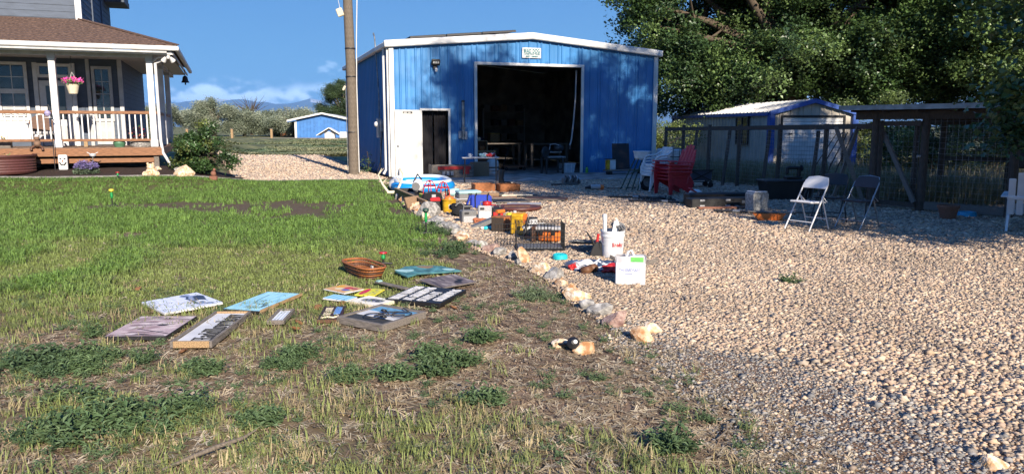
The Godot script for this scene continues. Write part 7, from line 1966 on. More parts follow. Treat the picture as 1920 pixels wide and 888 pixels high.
	for q in [[-0.25, 0.10, 0.25, 0.05, 0.012], [-0.05, 0.15, 0.08, -0.15, 0.011], [0.10, 0.14, 0.22, -0.1, 0.01], [-0.24, 0.15, -0.10, -0.14, 0.026], [-0.2, 0.16, 0.26, 0.15, 0.012]]:
		var st := Mb.new()
		var dir := Vector2(q[2] - q[0], q[3] - q[1])
		var sd: Vector2 = Vector2(-dir.y, dir.x).normalized() * q[4]
		for i in 20:
			var c0: Vector2 = Vector2(q[0], q[1]) + dir * i / 20.0; var c1: Vector2 = Vector2(q[0], q[1]) + dir * (i + 1) / 20.0
			var up := Vector3(0, 0.005, 0)
			st.quad(fold.call(c0.x - sd.x, c0.y - sd.y) + up, fold.call(c1.x - sd.x, c1.y - sd.y) + up, fold.call(c1.x + sd.x, c1.y + sd.y) + up, fold.call(c0.x + sd.x, c0.y + sd.y) + up)
		part(cl, "white_stripe", st, M.white_paint)
	part(cl, "lining", Mb.new().blob(Vector3(-0.17, 0.05, 0.02), Vector3(0.16, 0.07, 0.10), nz, 0.9, Vector3(6, 60, 2), 3, false), M.white_paint)
	var rd := thing("red_cloth", "bright red cloth under the right end of the navy jersey", "clothing", P(1.15, 8.12), 0.2)
	part(rd, "cloth", Mb.new().blob(Vector3(0, 0.04, 0), Vector3(0.13, 0.055, 0.08), nz, 0.9, Vector3(6, 90, 2), 3), M.red)
	part(rd, "fold", Mb.new().blob(Vector3(0.06, 0.05, -0.04), Vector3(0.08, 0.05, 0.06), nz, 0.9, Vector3(16, 90, 2), 2), M.red)
	var rh := thing("red_flower_cloth", "small red patterned cloth at the left end of the jersey", "clothing", P(0.70, 8.28), 0.2)
	part(rh, "cloth", Mb.new().blob(Vector3(0, 0.04, 0), Vector3(0.07, 0.05, 0.06), nz, 0.9, Vector3(66, 90, 2), 3), M.red)
	part(rh, "fold", Mb.new().blob(Vector3(0.03, 0.06, 0.02), Vector3(0.035, 0.03, 0.03), nz, 0.9, Vector3(6, 9, 2), 2), M.white_paint)
	var bt := thing("leather_boots", "brown leather boot lying before the navy jersey", "boot", P(0.83, 8.08), 0.4)
	part(bt, "upper", Mb.new().blob(Vector3(0, 0.04, 0), Vector3(0.09, 0.045, 0.045), nz, 0.3, Vector3(6, 9, 2), 2, false).blob(Vector3(0.08, 0.05, -0.02), Vector3(0.06, 0.05, 0.05), nz, 0.3, Vector3(6, 9, 9), 2, false), mat("leather", lin(0.20, 0.09, 0.04), 0.6, "fine", Vector3(6, 6, 6)))
	bx(bt, "sole", M.brown_wood, Vector3(0.02, 0.01, 0.0), Vector3(0.2, 0.02, 0.08), 0.006)
	# wooden slats behind the box
	var sl := ["grey brown slat leaning from the jersey to the box", "grey brown slat sticking out right of the white box"]
	for i in 2:
		var s := thing("wood_slat", sl[i], "slat", P([1.22, 1.44][i], [8.2, 7.85][i]), [2.4, 0.5][i], "loose slats")
		bx(s, "wood", M.grey_wood, Vector3(0, [0.11, 0.15][i], 0), Vector3(0.32, 0.045, 0.012), 0.003, Vector3(0, 0, 0.25))
		bx(s, "prop", M.grey_wood, Vector3(0.0, 0.06, -0.03), Vector3(0.03, 0.12, 0.03), 0.003)
	# white shipping box
	var wb := thing("shipping_box", "white shipping box with blue print and green sticker", "box", P(1.225, 7.6), -0.12)
	bx(wb, "carton", M.carton, Vector3(0, 0.115, 0), Vector3(0.30, 0.23, 0.26), 0.004)
	bx(wb, "top_flap", M.carton_grey, Vector3(0.0, 0.258, 0.105), Vector3(0.29, 0.07, 0.006), 0.0, Vector3(-0.42, 0, 0))
	bx(wb, "top_flap", M.carton_grey, Vector3(0.0, 0.25, -0.125), Vector3(0.29, 0.06, 0.006), 0.0, Vector3(0.3, 0, 0))
	for s in [-1.0, 1.0]: bx(wb, "side_flap", M.carton_grey, Vector3(s * 0.152, 0.255, -0.01), Vector3(0.006, 0.05, 0.22), 0.0, Vector3(0, 0, -s * 0.2))
	bx(wb, "green_sticker", M.green_label, Vector3(0.065, 0.262, 0.111), Vector3(0.125, 0.045, 0.004), 0.0, Vector3(-0.42, 0, 0))
	for i in 2: bx(wb, "sticker_text", M.green_paint, Vector3(0.068, 0.267 - 0.018 * i, 0.1135 + 0.007 * i), Vector3([0.055, 0.11][i], 0.006, 0.003), 0.0, Vector3(-0.42, 0, 0))
	lettering(wb, "lettering", "THERMOSAFE", 0.033, M.blue_ink, Transform3D(Basis(Vector3(0.78, 0, 0), Vector3(0, 1, 0), Vector3(0, 0, 1)), Vector3(-0.01, 0.155, 0.1315)), 0.002, "Droid Sans")
	lettering(wb, "lettering", "SHIPPERS", 0.014, M.blue_ink, Transform3D(Basis(), Vector3(-0.02, 0.115, 0.1315)), 0.002)
	bx(wb, "small_print", M.light_case, Vector3(0.08, 0.025, 0.1312), Vector3(0.08, 0.006, 0.002))
	part(wb, "lining", Mb.new().box(Vector3(0, 0.235, 0), Vector3(0.27, 0.012, 0.23)), M.carton_grey)
	var ch := thing("white_bracket", "white plastic bracket sticking out of the white box", "bracket", P(1.22, 7.58, 0.24), 0.1)
	tb(ch, "hoop", M.white_plastic, [Vector3(-0.05, 0, 0), Vector3(-0.02, 0.09, 0), Vector3(0.01, 0.10, 0), Vector3(0.05, 0.02, 0)], 0.014, 7)
	bx(ch, "foot", M.white_plastic, Vector3(0.07, 0.025, -0.02), Vector3(0.16, 0.04, 0.08), 0.008)

func dog_crate() -> void:
	var c := thing("wire_crate", "black wire dog crate with its door swung open", "dog crate", P(0.36, 9.72), 0.04)
	var w := 0.62; var dp := 0.42; var h := 0.36
	bx(c, "tray", M.black, Vector3(0, 0.03, 0), Vector3(w, 0.03, dp), 0.01)
	bx(c, "tray_pan", M.grey_case, Vector3(0, 0.048, 0), Vector3(w - 0.05, 0.006, dp - 0.05))
	for z in [-dp / 2, dp / 2]:
		var k := Mb.new()
		for i in 15: k.tube([Vector3(-w / 2 + w * i / 14.0, 0.03, z), Vector3(-w / 2 + w * i / 14.0, h, z)], 0.0035, 4, false)
		for i in 5: k.tube([Vector3(-w / 2, 0.03 + (h - 0.03) * i / 4.0, z), Vector3(w / 2, 0.03 + (h - 0.03) * i / 4.0, z)], 0.004, 4, false)
		part(c, "wire_side", k, M.black)
	var e := Mb.new()
	for i in 9: e.tube([Vector3(w / 2, 0.03, -dp / 2 + dp * i / 8.0), Vector3(w / 2, h, -dp / 2 + dp * i / 8.0)], 0.0035, 4, false)
	for i in 5: e.tube([Vector3(w / 2, 0.03 + (h - 0.03) * i / 4.0, -dp / 2), Vector3(w / 2, 0.03 + (h - 0.03) * i / 4.0, dp / 2)], 0.004, 4, false)
	part(c, "wire_end", e, M.black)
	var t := Mb.new()
	for i in 15: t.tube([Vector3(-w / 2 + w * i / 14.0, h, -dp / 2), Vector3(-w / 2 + w * i / 14.0, h, dp / 2)], 0.0035, 4, false)
	for i in 3: t.tube([Vector3(-w / 2, h, -dp / 2 + dp * i / 2.0), Vector3(w / 2, h, -dp / 2 + dp * i / 2.0)], 0.004, 4, false)
	part(c, "wire_top", t, M.black)
	var d := Mb.new()
	for i in 7: d.tube([Vector3(-w / 2 - 0.03 - 0.04 * i, 0.06, -dp / 2 + 0.1 + 0.01 * i), Vector3(-w / 2 - 0.03 - 0.04 * i, h - 0.03, -dp / 2 + 0.1 + 0.01 * i)], 0.003, 4, false)
	for i in 5: d.tube([Vector3(-w / 2 - 0.02, 0.06 + 0.0675 * i, -dp / 2 + 0.1), Vector3(-w / 2 - 0.28, 0.06 + 0.0675 * i, -dp / 2 + 0.165)], 0.0035, 4, false)
	part(c, "door", d, M.black)
	for x in [-w / 2, w / 2]:
		for z in [-dp / 2, dp / 2]: tb(c, "corner_rod", M.black, [Vector3(x, 0.0, z), Vector3(x, h + 0.01, z)], 0.007, 5)
	var b := thing("orange_toolbox", "orange toolbox with grey tray seen through the wire crate", "toolbox", P(0.47, 10.35), -0.15)
	bx(b, "body", M.orange, Vector3(0.06, 0.09, 0), Vector3(0.30, 0.13, 0.2), 0.02)
	bx(b, "end_panel", M.brown_wood, Vector3(-0.16, 0.12, 0.03), Vector3(0.06, 0.22, 0.22), 0.01)
	bx(b, "tray", M.light_case, Vector3(0.04, 0.2, 0), Vector3(0.36, 0.05, 0.2), 0.015)
	for x in [-0.05, 0.12]: bx(b, "latch", M.black, Vector3(x, 0.14, 0.105), Vector3(0.05, 0.06, 0.02), 0.005)
	bx(b, "handle", M.grey_case, Vector3(0.04, 0.25, 0), Vector3(0.2, 0.03, 0.03), 0.01)
	var s := thing("grease_gun", "black grease gun leaning against the yellow can", "tool", P(0.18, 10.55), 0.2)
	tb(s, "barrel", M.black, [Vector3(-0.03, 0.02, 0.05), Vector3(0.06, 0.32, -0.02)], 0.022, 8)
	tb(s, "lever", M.red, [Vector3(0.0, 0.06, 0.05), Vector3(0.09, 0.03, 0.08)], 0.014)
	var u := thing("utensil_tray", "white plastic tray with tools behind the wire crate", "tray", P(0.30, 10.62), 0.1)
	bx(u, "tray_body", M.white_plastic, Vector3(0, 0.17, 0), Vector3(0.3, 0.05, 0.14), 0.01)
	bx(u, "stack_below", M.grey_case, Vector3(0, 0.07, 0), Vector3(0.28, 0.14, 0.13), 0.01)
	for i in 3: tb(u, "tool", M.steel, [Vector3(-0.12, 0.2 + 0.012 * i, -0.04 + 0.04 * i), Vector3(0.16, 0.21 + 0.012 * i, -0.03 + 0.03 * i)], 0.008, 5)

# ---------------------------------------------------------------- on and behind the workshop apron
func shop_front() -> void:
	var lc := thing("lumber_crate", "long weathered wooden crate with red lid left of the bay", "crate", to_shop(1.75, 0.75, 0.03), SHOP_TURN - 0.05)
	for i in 3: bx(lc, "side_board", M.grey_wood, Vector3(0, 0.07 + 0.125 * i, 0.26), Vector3(1.3, 0.115, 0.025), 0.004)
	for i in 3: bx(lc, "side_board", M.grey_wood, Vector3(0, 0.07 + 0.125 * i, -0.26), Vector3(1.3, 0.115, 0.025), 0.004)
	for x in [-0.65, 0.65]: bx(lc, "end_board", M.grey_wood, Vector3(x, 0.2, 0), Vector3(0.03, 0.4, 0.55), 0.005)
	bx(lc, "red_lid", M.red, Vector3(0.05, 0.3, 0.285), Vector3(1.05, 0.1, 0.02), 0.004)
	bx(lc, "red_panel", M.red, Vector3(0.42, 0.2, 0.283), Vector3(0.2, 0.18, 0.02), 0.004)
	for i in 3: lt(lc, "jar", M.light_case, [Vector2(0.05, 0), Vector2(0.055, 0.12), Vector2(0, 0.12)], 9, Vector3(-0.3 + 0.13 * i, 0.08, 0.33))
	var bb := thing("brown_carton", "plain brown carton behind the folding table", "box", to_shop(2.75, 0.55, 0.03), SHOP_TURN)
	bx(bb, "carton", M.box_brown, Vector3(0, 0.22, 0), Vector3(0.52, 0.44, 0.4), 0.006)
	bx(bb, "tape", M.pine, Vector3(0, 0.442, 0), Vector3(0.5, 0.003, 0.05))
	for s in [-1.0, 1.0]: bx(bb, "flap", M.box_brown, Vector3(0, 0.448, s * 0.1), Vector3(0.5, 0.006, 0.19), 0.0, Vector3(s * 0.06, 0, 0))
	var ft := thing("folding_table", "grey folding table with small items in front of the bay", "table", P(-0.9, 21.35, 0.03), 0.1)
	bx(ft, "tabletop", M.light_case, Vector3(0, 0.70, 0), Vector3(1.05, 0.035, 0.5), 0.01)
	for x in [-0.46, 0.46]:
		for z in [-0.2, 0.2]: tb(ft, "leg", M.dark_metal, [Vector3(x, 0, z), Vector3(x * 0.96, 0.69, z)], 0.013, 6)
	var gd := [["white mug standing on the left of the folding table", "mug", -0.3, "white_plastic"], ["blue and white paper bundle on the folding table", "paper bundle", 0.08, "mint"], ["red and white packet on the right of the folding table", "packet", 0.3, "red"]]
	for q in gd:
		var o := thing(q[1].replace(" ", "_"), q[0], q[1], P(-0.9 + q[2], 21.35, 0.748), 0.3)
		if q[1] == "mug":
			lt(o, "cup", M.white_plastic, [Vector2(0, 0), Vector2(0.045, 0), Vector2(0.05, 0.1), Vector2(0.044, 0.1), Vector2(0.04, 0.02), Vector2(0, 0.02)], 14)
			tb(o, "handle", M.white_plastic, [Vector3(0.045, 0.08, 0), Vector3(0.085, 0.06, 0), Vector3(0.045, 0.02, 0)], 0.008)
		else:
			part(o, "body", Mb.new().blob(Vector3(0, 0.05, 0), Vector3(0.13, 0.055, 0.09), nz, 0.7, Vector3(q[2] * 99, 3, 1), 2), M[q[3]])
			bx(o, "label", M.white_paint, Vector3(0.05, 0.09, 0.03), Vector3(0.1, 0.03, 0.08), 0.005, Vector3(0.3, 0.4, 0))
	var pr := thing("propane_tank", "white propane tank standing inside the left of the bay", "gas tank", to_shop(3.55, -0.55, 0.03), 0.0)
	lt(pr, "tank", M.white_plastic, [Vector2(0, 0.04), Vector2(0.12, 0.05), Vector2(0.2, 0.12), Vector2(0.21, 0.3), Vector2(0.2, 0.42), Vector2(0.12, 0.5), Vector2(0, 0.52)], 20)
	lt(pr, "foot_ring", M.white_plastic, [Vector2(0.15, 0.0), Vector2(0.15, 0.08)], 18)
	lt(pr, "collar", M.white_plastic, [Vector2(0.12, 0.48), Vector2(0.13, 0.62), Vector2(0.12, 0.62)], 18)
	lt(pr, "valve", M.steel, [Vector2(0.03, 0.5), Vector2(0.03, 0.58), Vector2(0, 0.6)], 8)
	lt(pr, "band", M.black, [Vector2(0.212, 0.19), Vector2(0.214, 0.21), Vector2(0.212, 0.23)], 20)
	var wb := thing("workbench", "wooden workbench standing inside the left of the bay", "workbench", to_shop(3.35, -1.5, 0.03), SHOP_TURN)
	bx(wb, "bench_top", M.pine, Vector3(0, 0.72, 0), Vector3(1.1, 0.05, 0.6), 0.006)
	for x in [-0.5, 0.5]:
		for z in [-0.25, 0.25]: bx(wb, "leg", M.grey_wood, Vector3(x, 0.35, z), Vector3(0.07, 0.7, 0.07))
	bx(wb, "shelf", M.brown_wood, Vector3(0, 0.45, 0), Vector3(1.0, 0.3, 0.5))
	var fb := thing("wooden_box", "small open wooden box on the workbench in the bay", "box", to_shop(3.42, -1.4, 0.775), SHOP_TURN)
	for s in [-1.0, 1.0]:
		bx(fb, "side", M.pine, Vector3(s * 0.18, 0.17, 0), Vector3(0.02, 0.34, 0.25))
		bx(fb, "top_bottom", M.pine, Vector3(0, 0.17 + s * 0.165, 0), Vector3(0.34, 0.02, 0.25))
	bx(fb, "back", M.brown_wood, Vector3(0, 0.17, -0.12), Vector3(0.34, 0.31, 0.01))
	bx(fb, "contents", M.orange_wood, Vector3(0.02, 0.09, -0.02), Vector3(0.2, 0.14, 0.12), 0.03)
	var cup := thing("small_tin", "pale tin standing on the wooden box in the bay", "tin", to_shop(3.33, -1.4, 1.125), 0.0)
	lt(cup, "tin_wall", M.cream, [Vector2(0, 0), Vector2(0.06, 0), Vector2(0.06, 0.1), Vector2(0, 0.1)], 12)
	lt(cup, "lid", M.steel, [Vector2(0.063, 0.095), Vector2(0.063, 0.115), Vector2(0, 0.115)], 12)
	# dark boot-shaped iron figure on the apron edge
	var bo := thing("iron_figure", "dark iron boot stand at the edge of the concrete apron", "iron stand", P(-0.28, 20.4, 0.02), 0.1)
	tb(bo, "shaft", M.dark_metal, [Vector3(0, 0, 0), Vector3(-0.02, 0.2, 0), Vector3(0, 0.42, 0)], [0.1, 0.07, 0.09], 8)
	part(bo, "foot", Mb.new().blob(Vector3(0.1, 0.05, 0.0), Vector3(0.17, 0.06, 0.08), nz, 0.2, Vector3(2, 2, 2), 2, false), M.dark_metal)
	bx(bo, "plate", M.dark_metal, Vector3(0.06, 0.01, 0), Vector3(0.5, 0.02, 0.3), 0.004)
	# machine on its stand
	var ma := thing("bench_machine", "dark bench saw machine on a steel stand in the bay", "machine", to_shop(5.45, 0.15, 0.03), SHOP_TURN)
	for x in [-0.3, 0.3]:
		for z in [-0.22, 0.22]: bx(ma, "leg", M.dark_metal, Vector3(x, 0.27, z), Vector3(0.06, 0.54, 0.06), 0.008)
	bx(ma, "stand_rail", M.dark_metal, Vector3(0, 0.15, 0.22), Vector3(0.6, 0.05, 0.04))
	bx(ma, "table", M.grey_metal, Vector3(0.08, 0.56, 0), Vector3(0.62, 0.05, 0.5), 0.01)
	bx(ma, "fence", M.grey_metal, Vector3(0.15, 0.72, -0.05), Vector3(0.44, 0.06, 0.06), 0.01)
	part(ma, "motor", Mb.new().blob(Vector3(0.22, 0.86, 0), Vector3(0.2, 0.12, 0.15), nz, 0.15, Vector3(3, 1, 1), 2, false), M.dark_metal)
	lt(ma, "wheel", M.dark_metal, [Vector2(0.05, -0.03), Vector2(0.2, -0.03), Vector2(0.21, 0), Vector2(0.2, 0.03), Vector2(0.05, 0.03)], 22, Vector3(-0.3, 0.72, 0.1), Vector3(PI / 2, 0.6, 0))
	tb(ma, "guard", M.light_case, [Vector3(-0.15, 0.8, 0.1), Vector3(-0.12, 0.98, 0.1), Vector3(0.05, 1.0, 0.1), Vector3(0.2, 0.95, 0.1)], 0.015)
	var cb := thing("clear_bin", "clear blue grey storage bin inside the right of the bay", "storage bin", to_shop(6.12, -0.15, 0.03), SHOP_TURN)
	part(cb, "bin_wall", Mb.new().extrude(PackedVector2Array([Vector2(-0.2, 0.0), Vector2(0.2, 0.0), Vector2(0.25, 0.3), Vector2(-0.25, 0.3)]), 0.32, Transform3D(Basis(), Vector3(0, 0, -0.16))), M.clear_bin)
	bx(cb, "rim", M.white_plastic, Vector3(0, 0.31, 0), Vector3(0.54, 0.03, 0.36), 0.01)
	for x in [-0.1, 0.1]: bx(cb, "rib", M.white_plastic, Vector3(x, 0.15, 0.166), Vector3(0.02, 0.28, 0.012))
	var gb := thing("green_bottle", "small lime green bottle at the foot of the right jamb", "bottle", to_shop(6.72, 0.2, 0.03))
	lt(gb, "body", mat("lime", lin(0.12, 0.35, 0.05), 0.5, ""), [Vector2(0, 0), Vector2(0.05, 0), Vector2(0.05, 0.15), Vector2(0.02, 0.2), Vector2(0, 0.2)], 10)
	lt(gb, "cap", M.black, [Vector2(0.022, 0.2), Vector2(0.022, 0.23), Vector2(0, 0.23)], 8)
	var bx2 := thing("white_jug", "white jug standing before the open white door", "jug", to_shop(0.28, 0.32, 0.03))
	lt(bx2, "body", M.white_plastic, [Vector2(0, 0), Vector2(0.1, 0), Vector2(0.11, 0.2), Vector2(0.09, 0.3), Vector2(0.035, 0.36), Vector2(0.035, 0.4), Vector2(0, 0.4)], 14)
	tb(bx2, "handle", M.white_plastic, [Vector3(0.09, 0.28, 0), Vector3(0.13, 0.24, 0), Vector3(0.1, 0.14, 0)], 0.014)
	# engine parts and odds right of the bay
	var en := thing("engine_block", "greasy engine block with tangled pipes on the apron", "engine", P(1.6, 20.55, 0.01), 0.2)
	bx(en, "block", M.grey_case, Vector3(0, 0.11, 0), Vector3(0.42, 0.2, 0.3), 0.03)
	for i in 4: tb(en, "pipe", M.steel if i % 2 else M.dark_metal, [Vector3(-0.16 + 0.1 * i, 0.1, 0.15), Vector3(-0.14 + 0.1 * i, 0.2, 0.2), Vector3(-0.15 + 0.1 * i, 0.26, 0.08), Vector3(-0.12 + 0.1 * i, 0.2, -0.05)], 0.025, 7)
	lt(en, "pulley", M.steel, [Vector2(0.02, 0), Vector2(0.08, 0), Vector2(0.08, 0.03), Vector2(0.02, 0.03)], 14, Vector3(0.22, 0.12, 0.1), Vector3(0, 0, -PI / 2))
	bx(en, "tool", M.dark_metal, Vector3(-0.4, 0.03, 0.05), Vector3(0.3, 0.04, 0.06), 0.008)
	var dr := thing("power_drill", "grey power drill with orange collar lying on the gravel", "drill", P(2.12, 18.75, 0.03), 0.05)
	tb(dr, "motor", M.light_case, [Vector3(-0.14, 0.07, 0), Vector3(0.1, 0.07, 0)], 0.065, 10)
	tb(dr, "collar", M.orange, [Vector3(0.1, 0.07, 0), Vector3(0.19, 0.07, 0)], [0.07, 0.05], 10)
	tb(dr, "nose", M.black, [Vector3(-0.28, 0.05, 0), Vector3(-0.14, 0.07, 0)], [0.03, 0.05], 8)
	tb(dr, "cord", M.black, [Vector3(0.19, 0.07, 0), Vector3(0.4, 0.03, -0.1), Vector3(0.8, 0.02, -0.25), Vector3(1.1, 0.02, -0.4)], 0.01, 5)
	var lp := thing("leaning_sheet", "large black panel leaning back beside the bay", "panel", to_shop(7.55, 1.15, 0.2), SHOP_TURN + 0.05)
	bx(lp, "panel_face", M.navy_dark, Vector3(0, 0.42, -0.06), Vector3(0.66, 0.86, 0.03), 0.02, Vector3(-0.12, 0, 0))
	bx(lp, "back_frame", M.dark_metal, Vector3(0, 0.4, -0.14), Vector3(0.5, 0.8, 0.03), 0.0, Vector3(-0.2, 0, 0))
	bx(lp, "ledge", M.grey_wood, Vector3(0.1, -0.04, 0.05), Vector3(1.5, 0.05, 0.35), 0.005)
	for x in [-0.5, 0.7]: bx(lp, "ledge_leg", M.dark_metal, Vector3(x, -0.13, 0.05), Vector3(0.08, 0.13, 0.3))
	var yw := thing("paint_boxes", "yellow and white carton standing beside the black panel", "box", to_shop(7.05, 1.25, 0.19), SHOP_TURN)
	bx(yw, "carton", M.white_paint, Vector3(0.07, 0.17, 0), Vector3(0.22, 0.34, 0.2), 0.005)
	bx(yw, "yellow_face", M.yellow, Vector3(-0.08, 0.16, 0.02), Vector3(0.08, 0.32, 0.2), 0.005)
	bx(yw, "lid", M.dark_metal, Vector3(0.02, 0.35, 0), Vector3(0.32, 0.02, 0.24))
	# things deep inside the shop, dim
	var rows := [["tall steel shelf with bins against the back wall, left", 2.2], ["tall steel shelf with bins against the back wall, middle", 4.6], ["tall steel shelf with bins against the back wall, right", 7.0]]
	for i in 3:
		var s := thing("shelf_unit", rows[i][0], "shelf", to_shop(rows[i][1], -9.6, 0.03), SHOP_TURN, "shelves at the back of the shop")
		for x in [-1.0, 1.0]: bx(s, "upright", M.grey_metal, Vector3(x, 1.2, 0), Vector3(0.06, 2.4, 0.5))
		for k in 4:
			bx(s, "shelf_board", M.grey_wood, Vector3(0, 0.3 + 0.65 * k, 0), Vector3(2.0, 0.04, 0.5))
			for j in 5: bx(s, "bin", [M.grey_case, M.box_brown, M.navy_dark, M.maroon, M.grey_wood][(j * 3 + k + i) % 5], Vector3(-0.8 + 0.4 * j, 0.45 + 0.65 * k, 0.05), Vector3(0.3, 0.26 + 0.08 * ((j + k) % 2), 0.35), 0.02)
	var ins := [["workbench", "long workbench with clutter across the middle of the shop", 5.0, -5.5, 2.6], ["workbench", "second workbench behind the bench saw", 6.9, -4.0, 1.6]]
	for q in ins:
		var b := thing(q[0], q[1], "workbench", to_shop(q[2], q[3], 0.03), SHOP_TURN)
		bx(b, "bench_top", M.grey_wood, Vector3(0, 0.9, 0), Vector3(q[4], 0.06, 0.8), 0.01)
		for x in [-0.46, 0.46]:
			for z in [-0.35, 0.35]: bx(b, "leg", M.grey_wood, Vector3(x * q[4], 0.44, z), Vector3(0.09, 0.87, 0.09))
		bx(b, "lower_shelf", M.grey_wood, Vector3(0, 0.3, 0), Vector3(q[4] - 0.2, 0.04, 0.7))
	var yc := thing("yellow_crate", "dull yellow crate on the long workbench inside the shop", "crate", to_shop(5.2, -5.4, 0.96), SHOP_TURN)
	bx(yc, "crate_wall", M.pine, Vector3(0, 0.18, 0), Vector3(0.4, 0.36, 0.3), 0.01)
	bx(yc, "lid", M.yellow, Vector3(0, 0.37, 0), Vector3(0.42, 0.03, 0.32))
	var bl := thing("blue_bundle", "blue plastic bundle on the long workbench inside the shop", "bundle", to_shop(4.3, -5.4, 0.96))
	part(bl, "wrap", Mb.new().blob(Vector3(0, 0.12, 0), Vector3(0.45, 0.14, 0.25), nz, 0.6, Vector3(9, 9, 1), 3), mat("dull_blue", lin(0.06, 0.10, 0.25), 0.6, "fine", Vector3(3, 3, 3)))
	tb(bl, "cord", M.white_trim, [Vector3(-0.2, 0.05, 0.25), Vector3(-0.2, 0.26, 0), Vector3(-0.2, 0.05, -0.25)], 0.012)
	var cp := thing("hand_cart", "red flat cart with slanted handle inside the bay", "cart", to_shop(4.8, -2.2, 0.03), SHOP_TURN)
	bx(cp, "deck", M.tile_clay, Vector3(0.1, 0.14, 0), Vector3(0.9, 0.05, 0.5), 0.01)
	tb(cp, "handle", M.dark_metal, [Vector3(-0.3, 0.15, 0), Vector3(-0.1, 0.8, 0)], 0.02)
	for x in [-0.25, 0.45]:
		for z in [-0.2, 0.2]: lt(cp, "wheel", M.black, [Vector2(0.02, -0.02), Vector2(0.06, -0.02), Vector2(0.06, 0.02), Vector2(0.02, 0.02)], 12, Vector3(x, 0.06, z), Vector3(PI / 2, 0, 0))

# ---------------------------------------------------------------- the shaded yard on the right
func adirondack(label: String, m: Material, group: String) -> Node3D:   # faces +z
	var c := thing("adirondack_chair", label, "chair", Vector3.ZERO, 0.0, group)
	for i in 5:
		bx(c, "seat_slat", m, Vector3(0, 0.36 - 0.022 * i, 0.22 - 0.1 * i), Vector3(0.5, 0.022, 0.088), 0.008, Vector3(0.2, 0, 0))
	var tilt := Basis.from_euler(Vector3(-0.38, 0, 0))
	for i in 5:
		var x := -0.2 + 0.1 * i
		var h := 0.74 - 0.9 * x * x * 4.0 * 0.9
		var o := part(c, "back_slat", Mb.new().cbox(tilt * Vector3(x * 1.12, h / 2, 0) + Vector3(0, 0.24, -0.24), Vector3(0.092, h, 0.022), 0.01, tilt), m)
	part(c, "back_rail", Mb.new().cbox(tilt * Vector3(0, 0.3, -0.02) + Vector3(0, 0.24, -0.24), Vector3(0.56, 0.06, 0.025), 0.008, tilt), m)
	for s in [-1.0, 1.0]:
		bx(c, "arm", m, Vector3(s * 0.31, 0.53, 0.02), Vector3(0.12, 0.026, 0.66), 0.01, Vector3(-0.04, 0, 0))
		part(c, "front_leg", Mb.new().extrude(PackedVector2Array([Vector2(-0.05, 0), Vector2(0.03, 0), Vector2(0.07, 0.52), Vector2(-0.05, 0.52)]), 0.03, Transform3D(Basis(Vector3(0, 0, 1), Vector3(0, 1, 0), Vector3(-1, 0, 0)), Vector3(s * 0.29 + 0.015, 0, 0.24))), m)
		part(c, "rear_leg", Mb.new().extrude(PackedVector2Array([Vector2(-0.44, 0), Vector2(-0.36, 0), Vector2(0.22, 0.3), Vector2(0.22, 0.38), Vector2(-0.3, 0.22)]), 0.03, Transform3D(Basis(Vector3(0, 0, 1), Vector3(0, 1, 0), Vector3(-1, 0, 0)), Vector3(s * 0.25 + 0.015, 0, 0.0))), m)
		bx(c, "apron", m, Vector3(s * 0.27, 0.42, 0.0), Vector3(0.02, 0.06, 0.5), 0.006)
	return c

func monobloc(label: String, m: Material, group: String) -> Node3D:   # faces +z
	var c := thing("plastic_chair", label, "chair", Vector3.ZERO, 0.0, group)
	bx(c, "seat", m, Vector3(0, 0.43, 0.02), Vector3(0.46, 0.025, 0.44), 0.01, Vector3(-0.04, 0, 0))
	bx(c, "seat_lip", m, Vector3(0, 0.405, 0.235), Vector3(0.44, 0.05, 0.025), 0.01)
	for i in 5: bx(c, "back_slat", m, Vector3(-0.16 + 0.08 * i, 0.64, -0.24), Vector3(0.05, 0.36, 0.016), 0.006, Vector3(-0.22, 0, 0))
	bx(c, "back_top", m, Vector3(0, 0.82, -0.285), Vector3(0.46, 0.07, 0.03), 0.012, Vector3(-0.22, 0, 0))
	for s in [-1.0, 1.0]:
		tb(c, "arm", m, [Vector3(s * 0.24, 0.42, 0.22), Vector3(s * 0.265, 0.6, 0.2), Vector3(s * 0.27, 0.645, 0.1), Vector3(s * 0.26, 0.66, -0.12), Vector3(s * 0.23, 0.76, -0.27)], 0.024, 7)
		part(c, "leg", Mb.new().beam(Vector3(s * 0.26, 0.0, 0.26), Vector3(s * 0.22, 0.42, 0.2), 0.04, 0.05, 0.008), m)
		part(c, "leg", Mb.new().beam(Vector3(s * 0.25, 0.0, -0.28), Vector3(s * 0.21, 0.42, -0.18), 0.04, 0.05, 0.008), m)
	return c

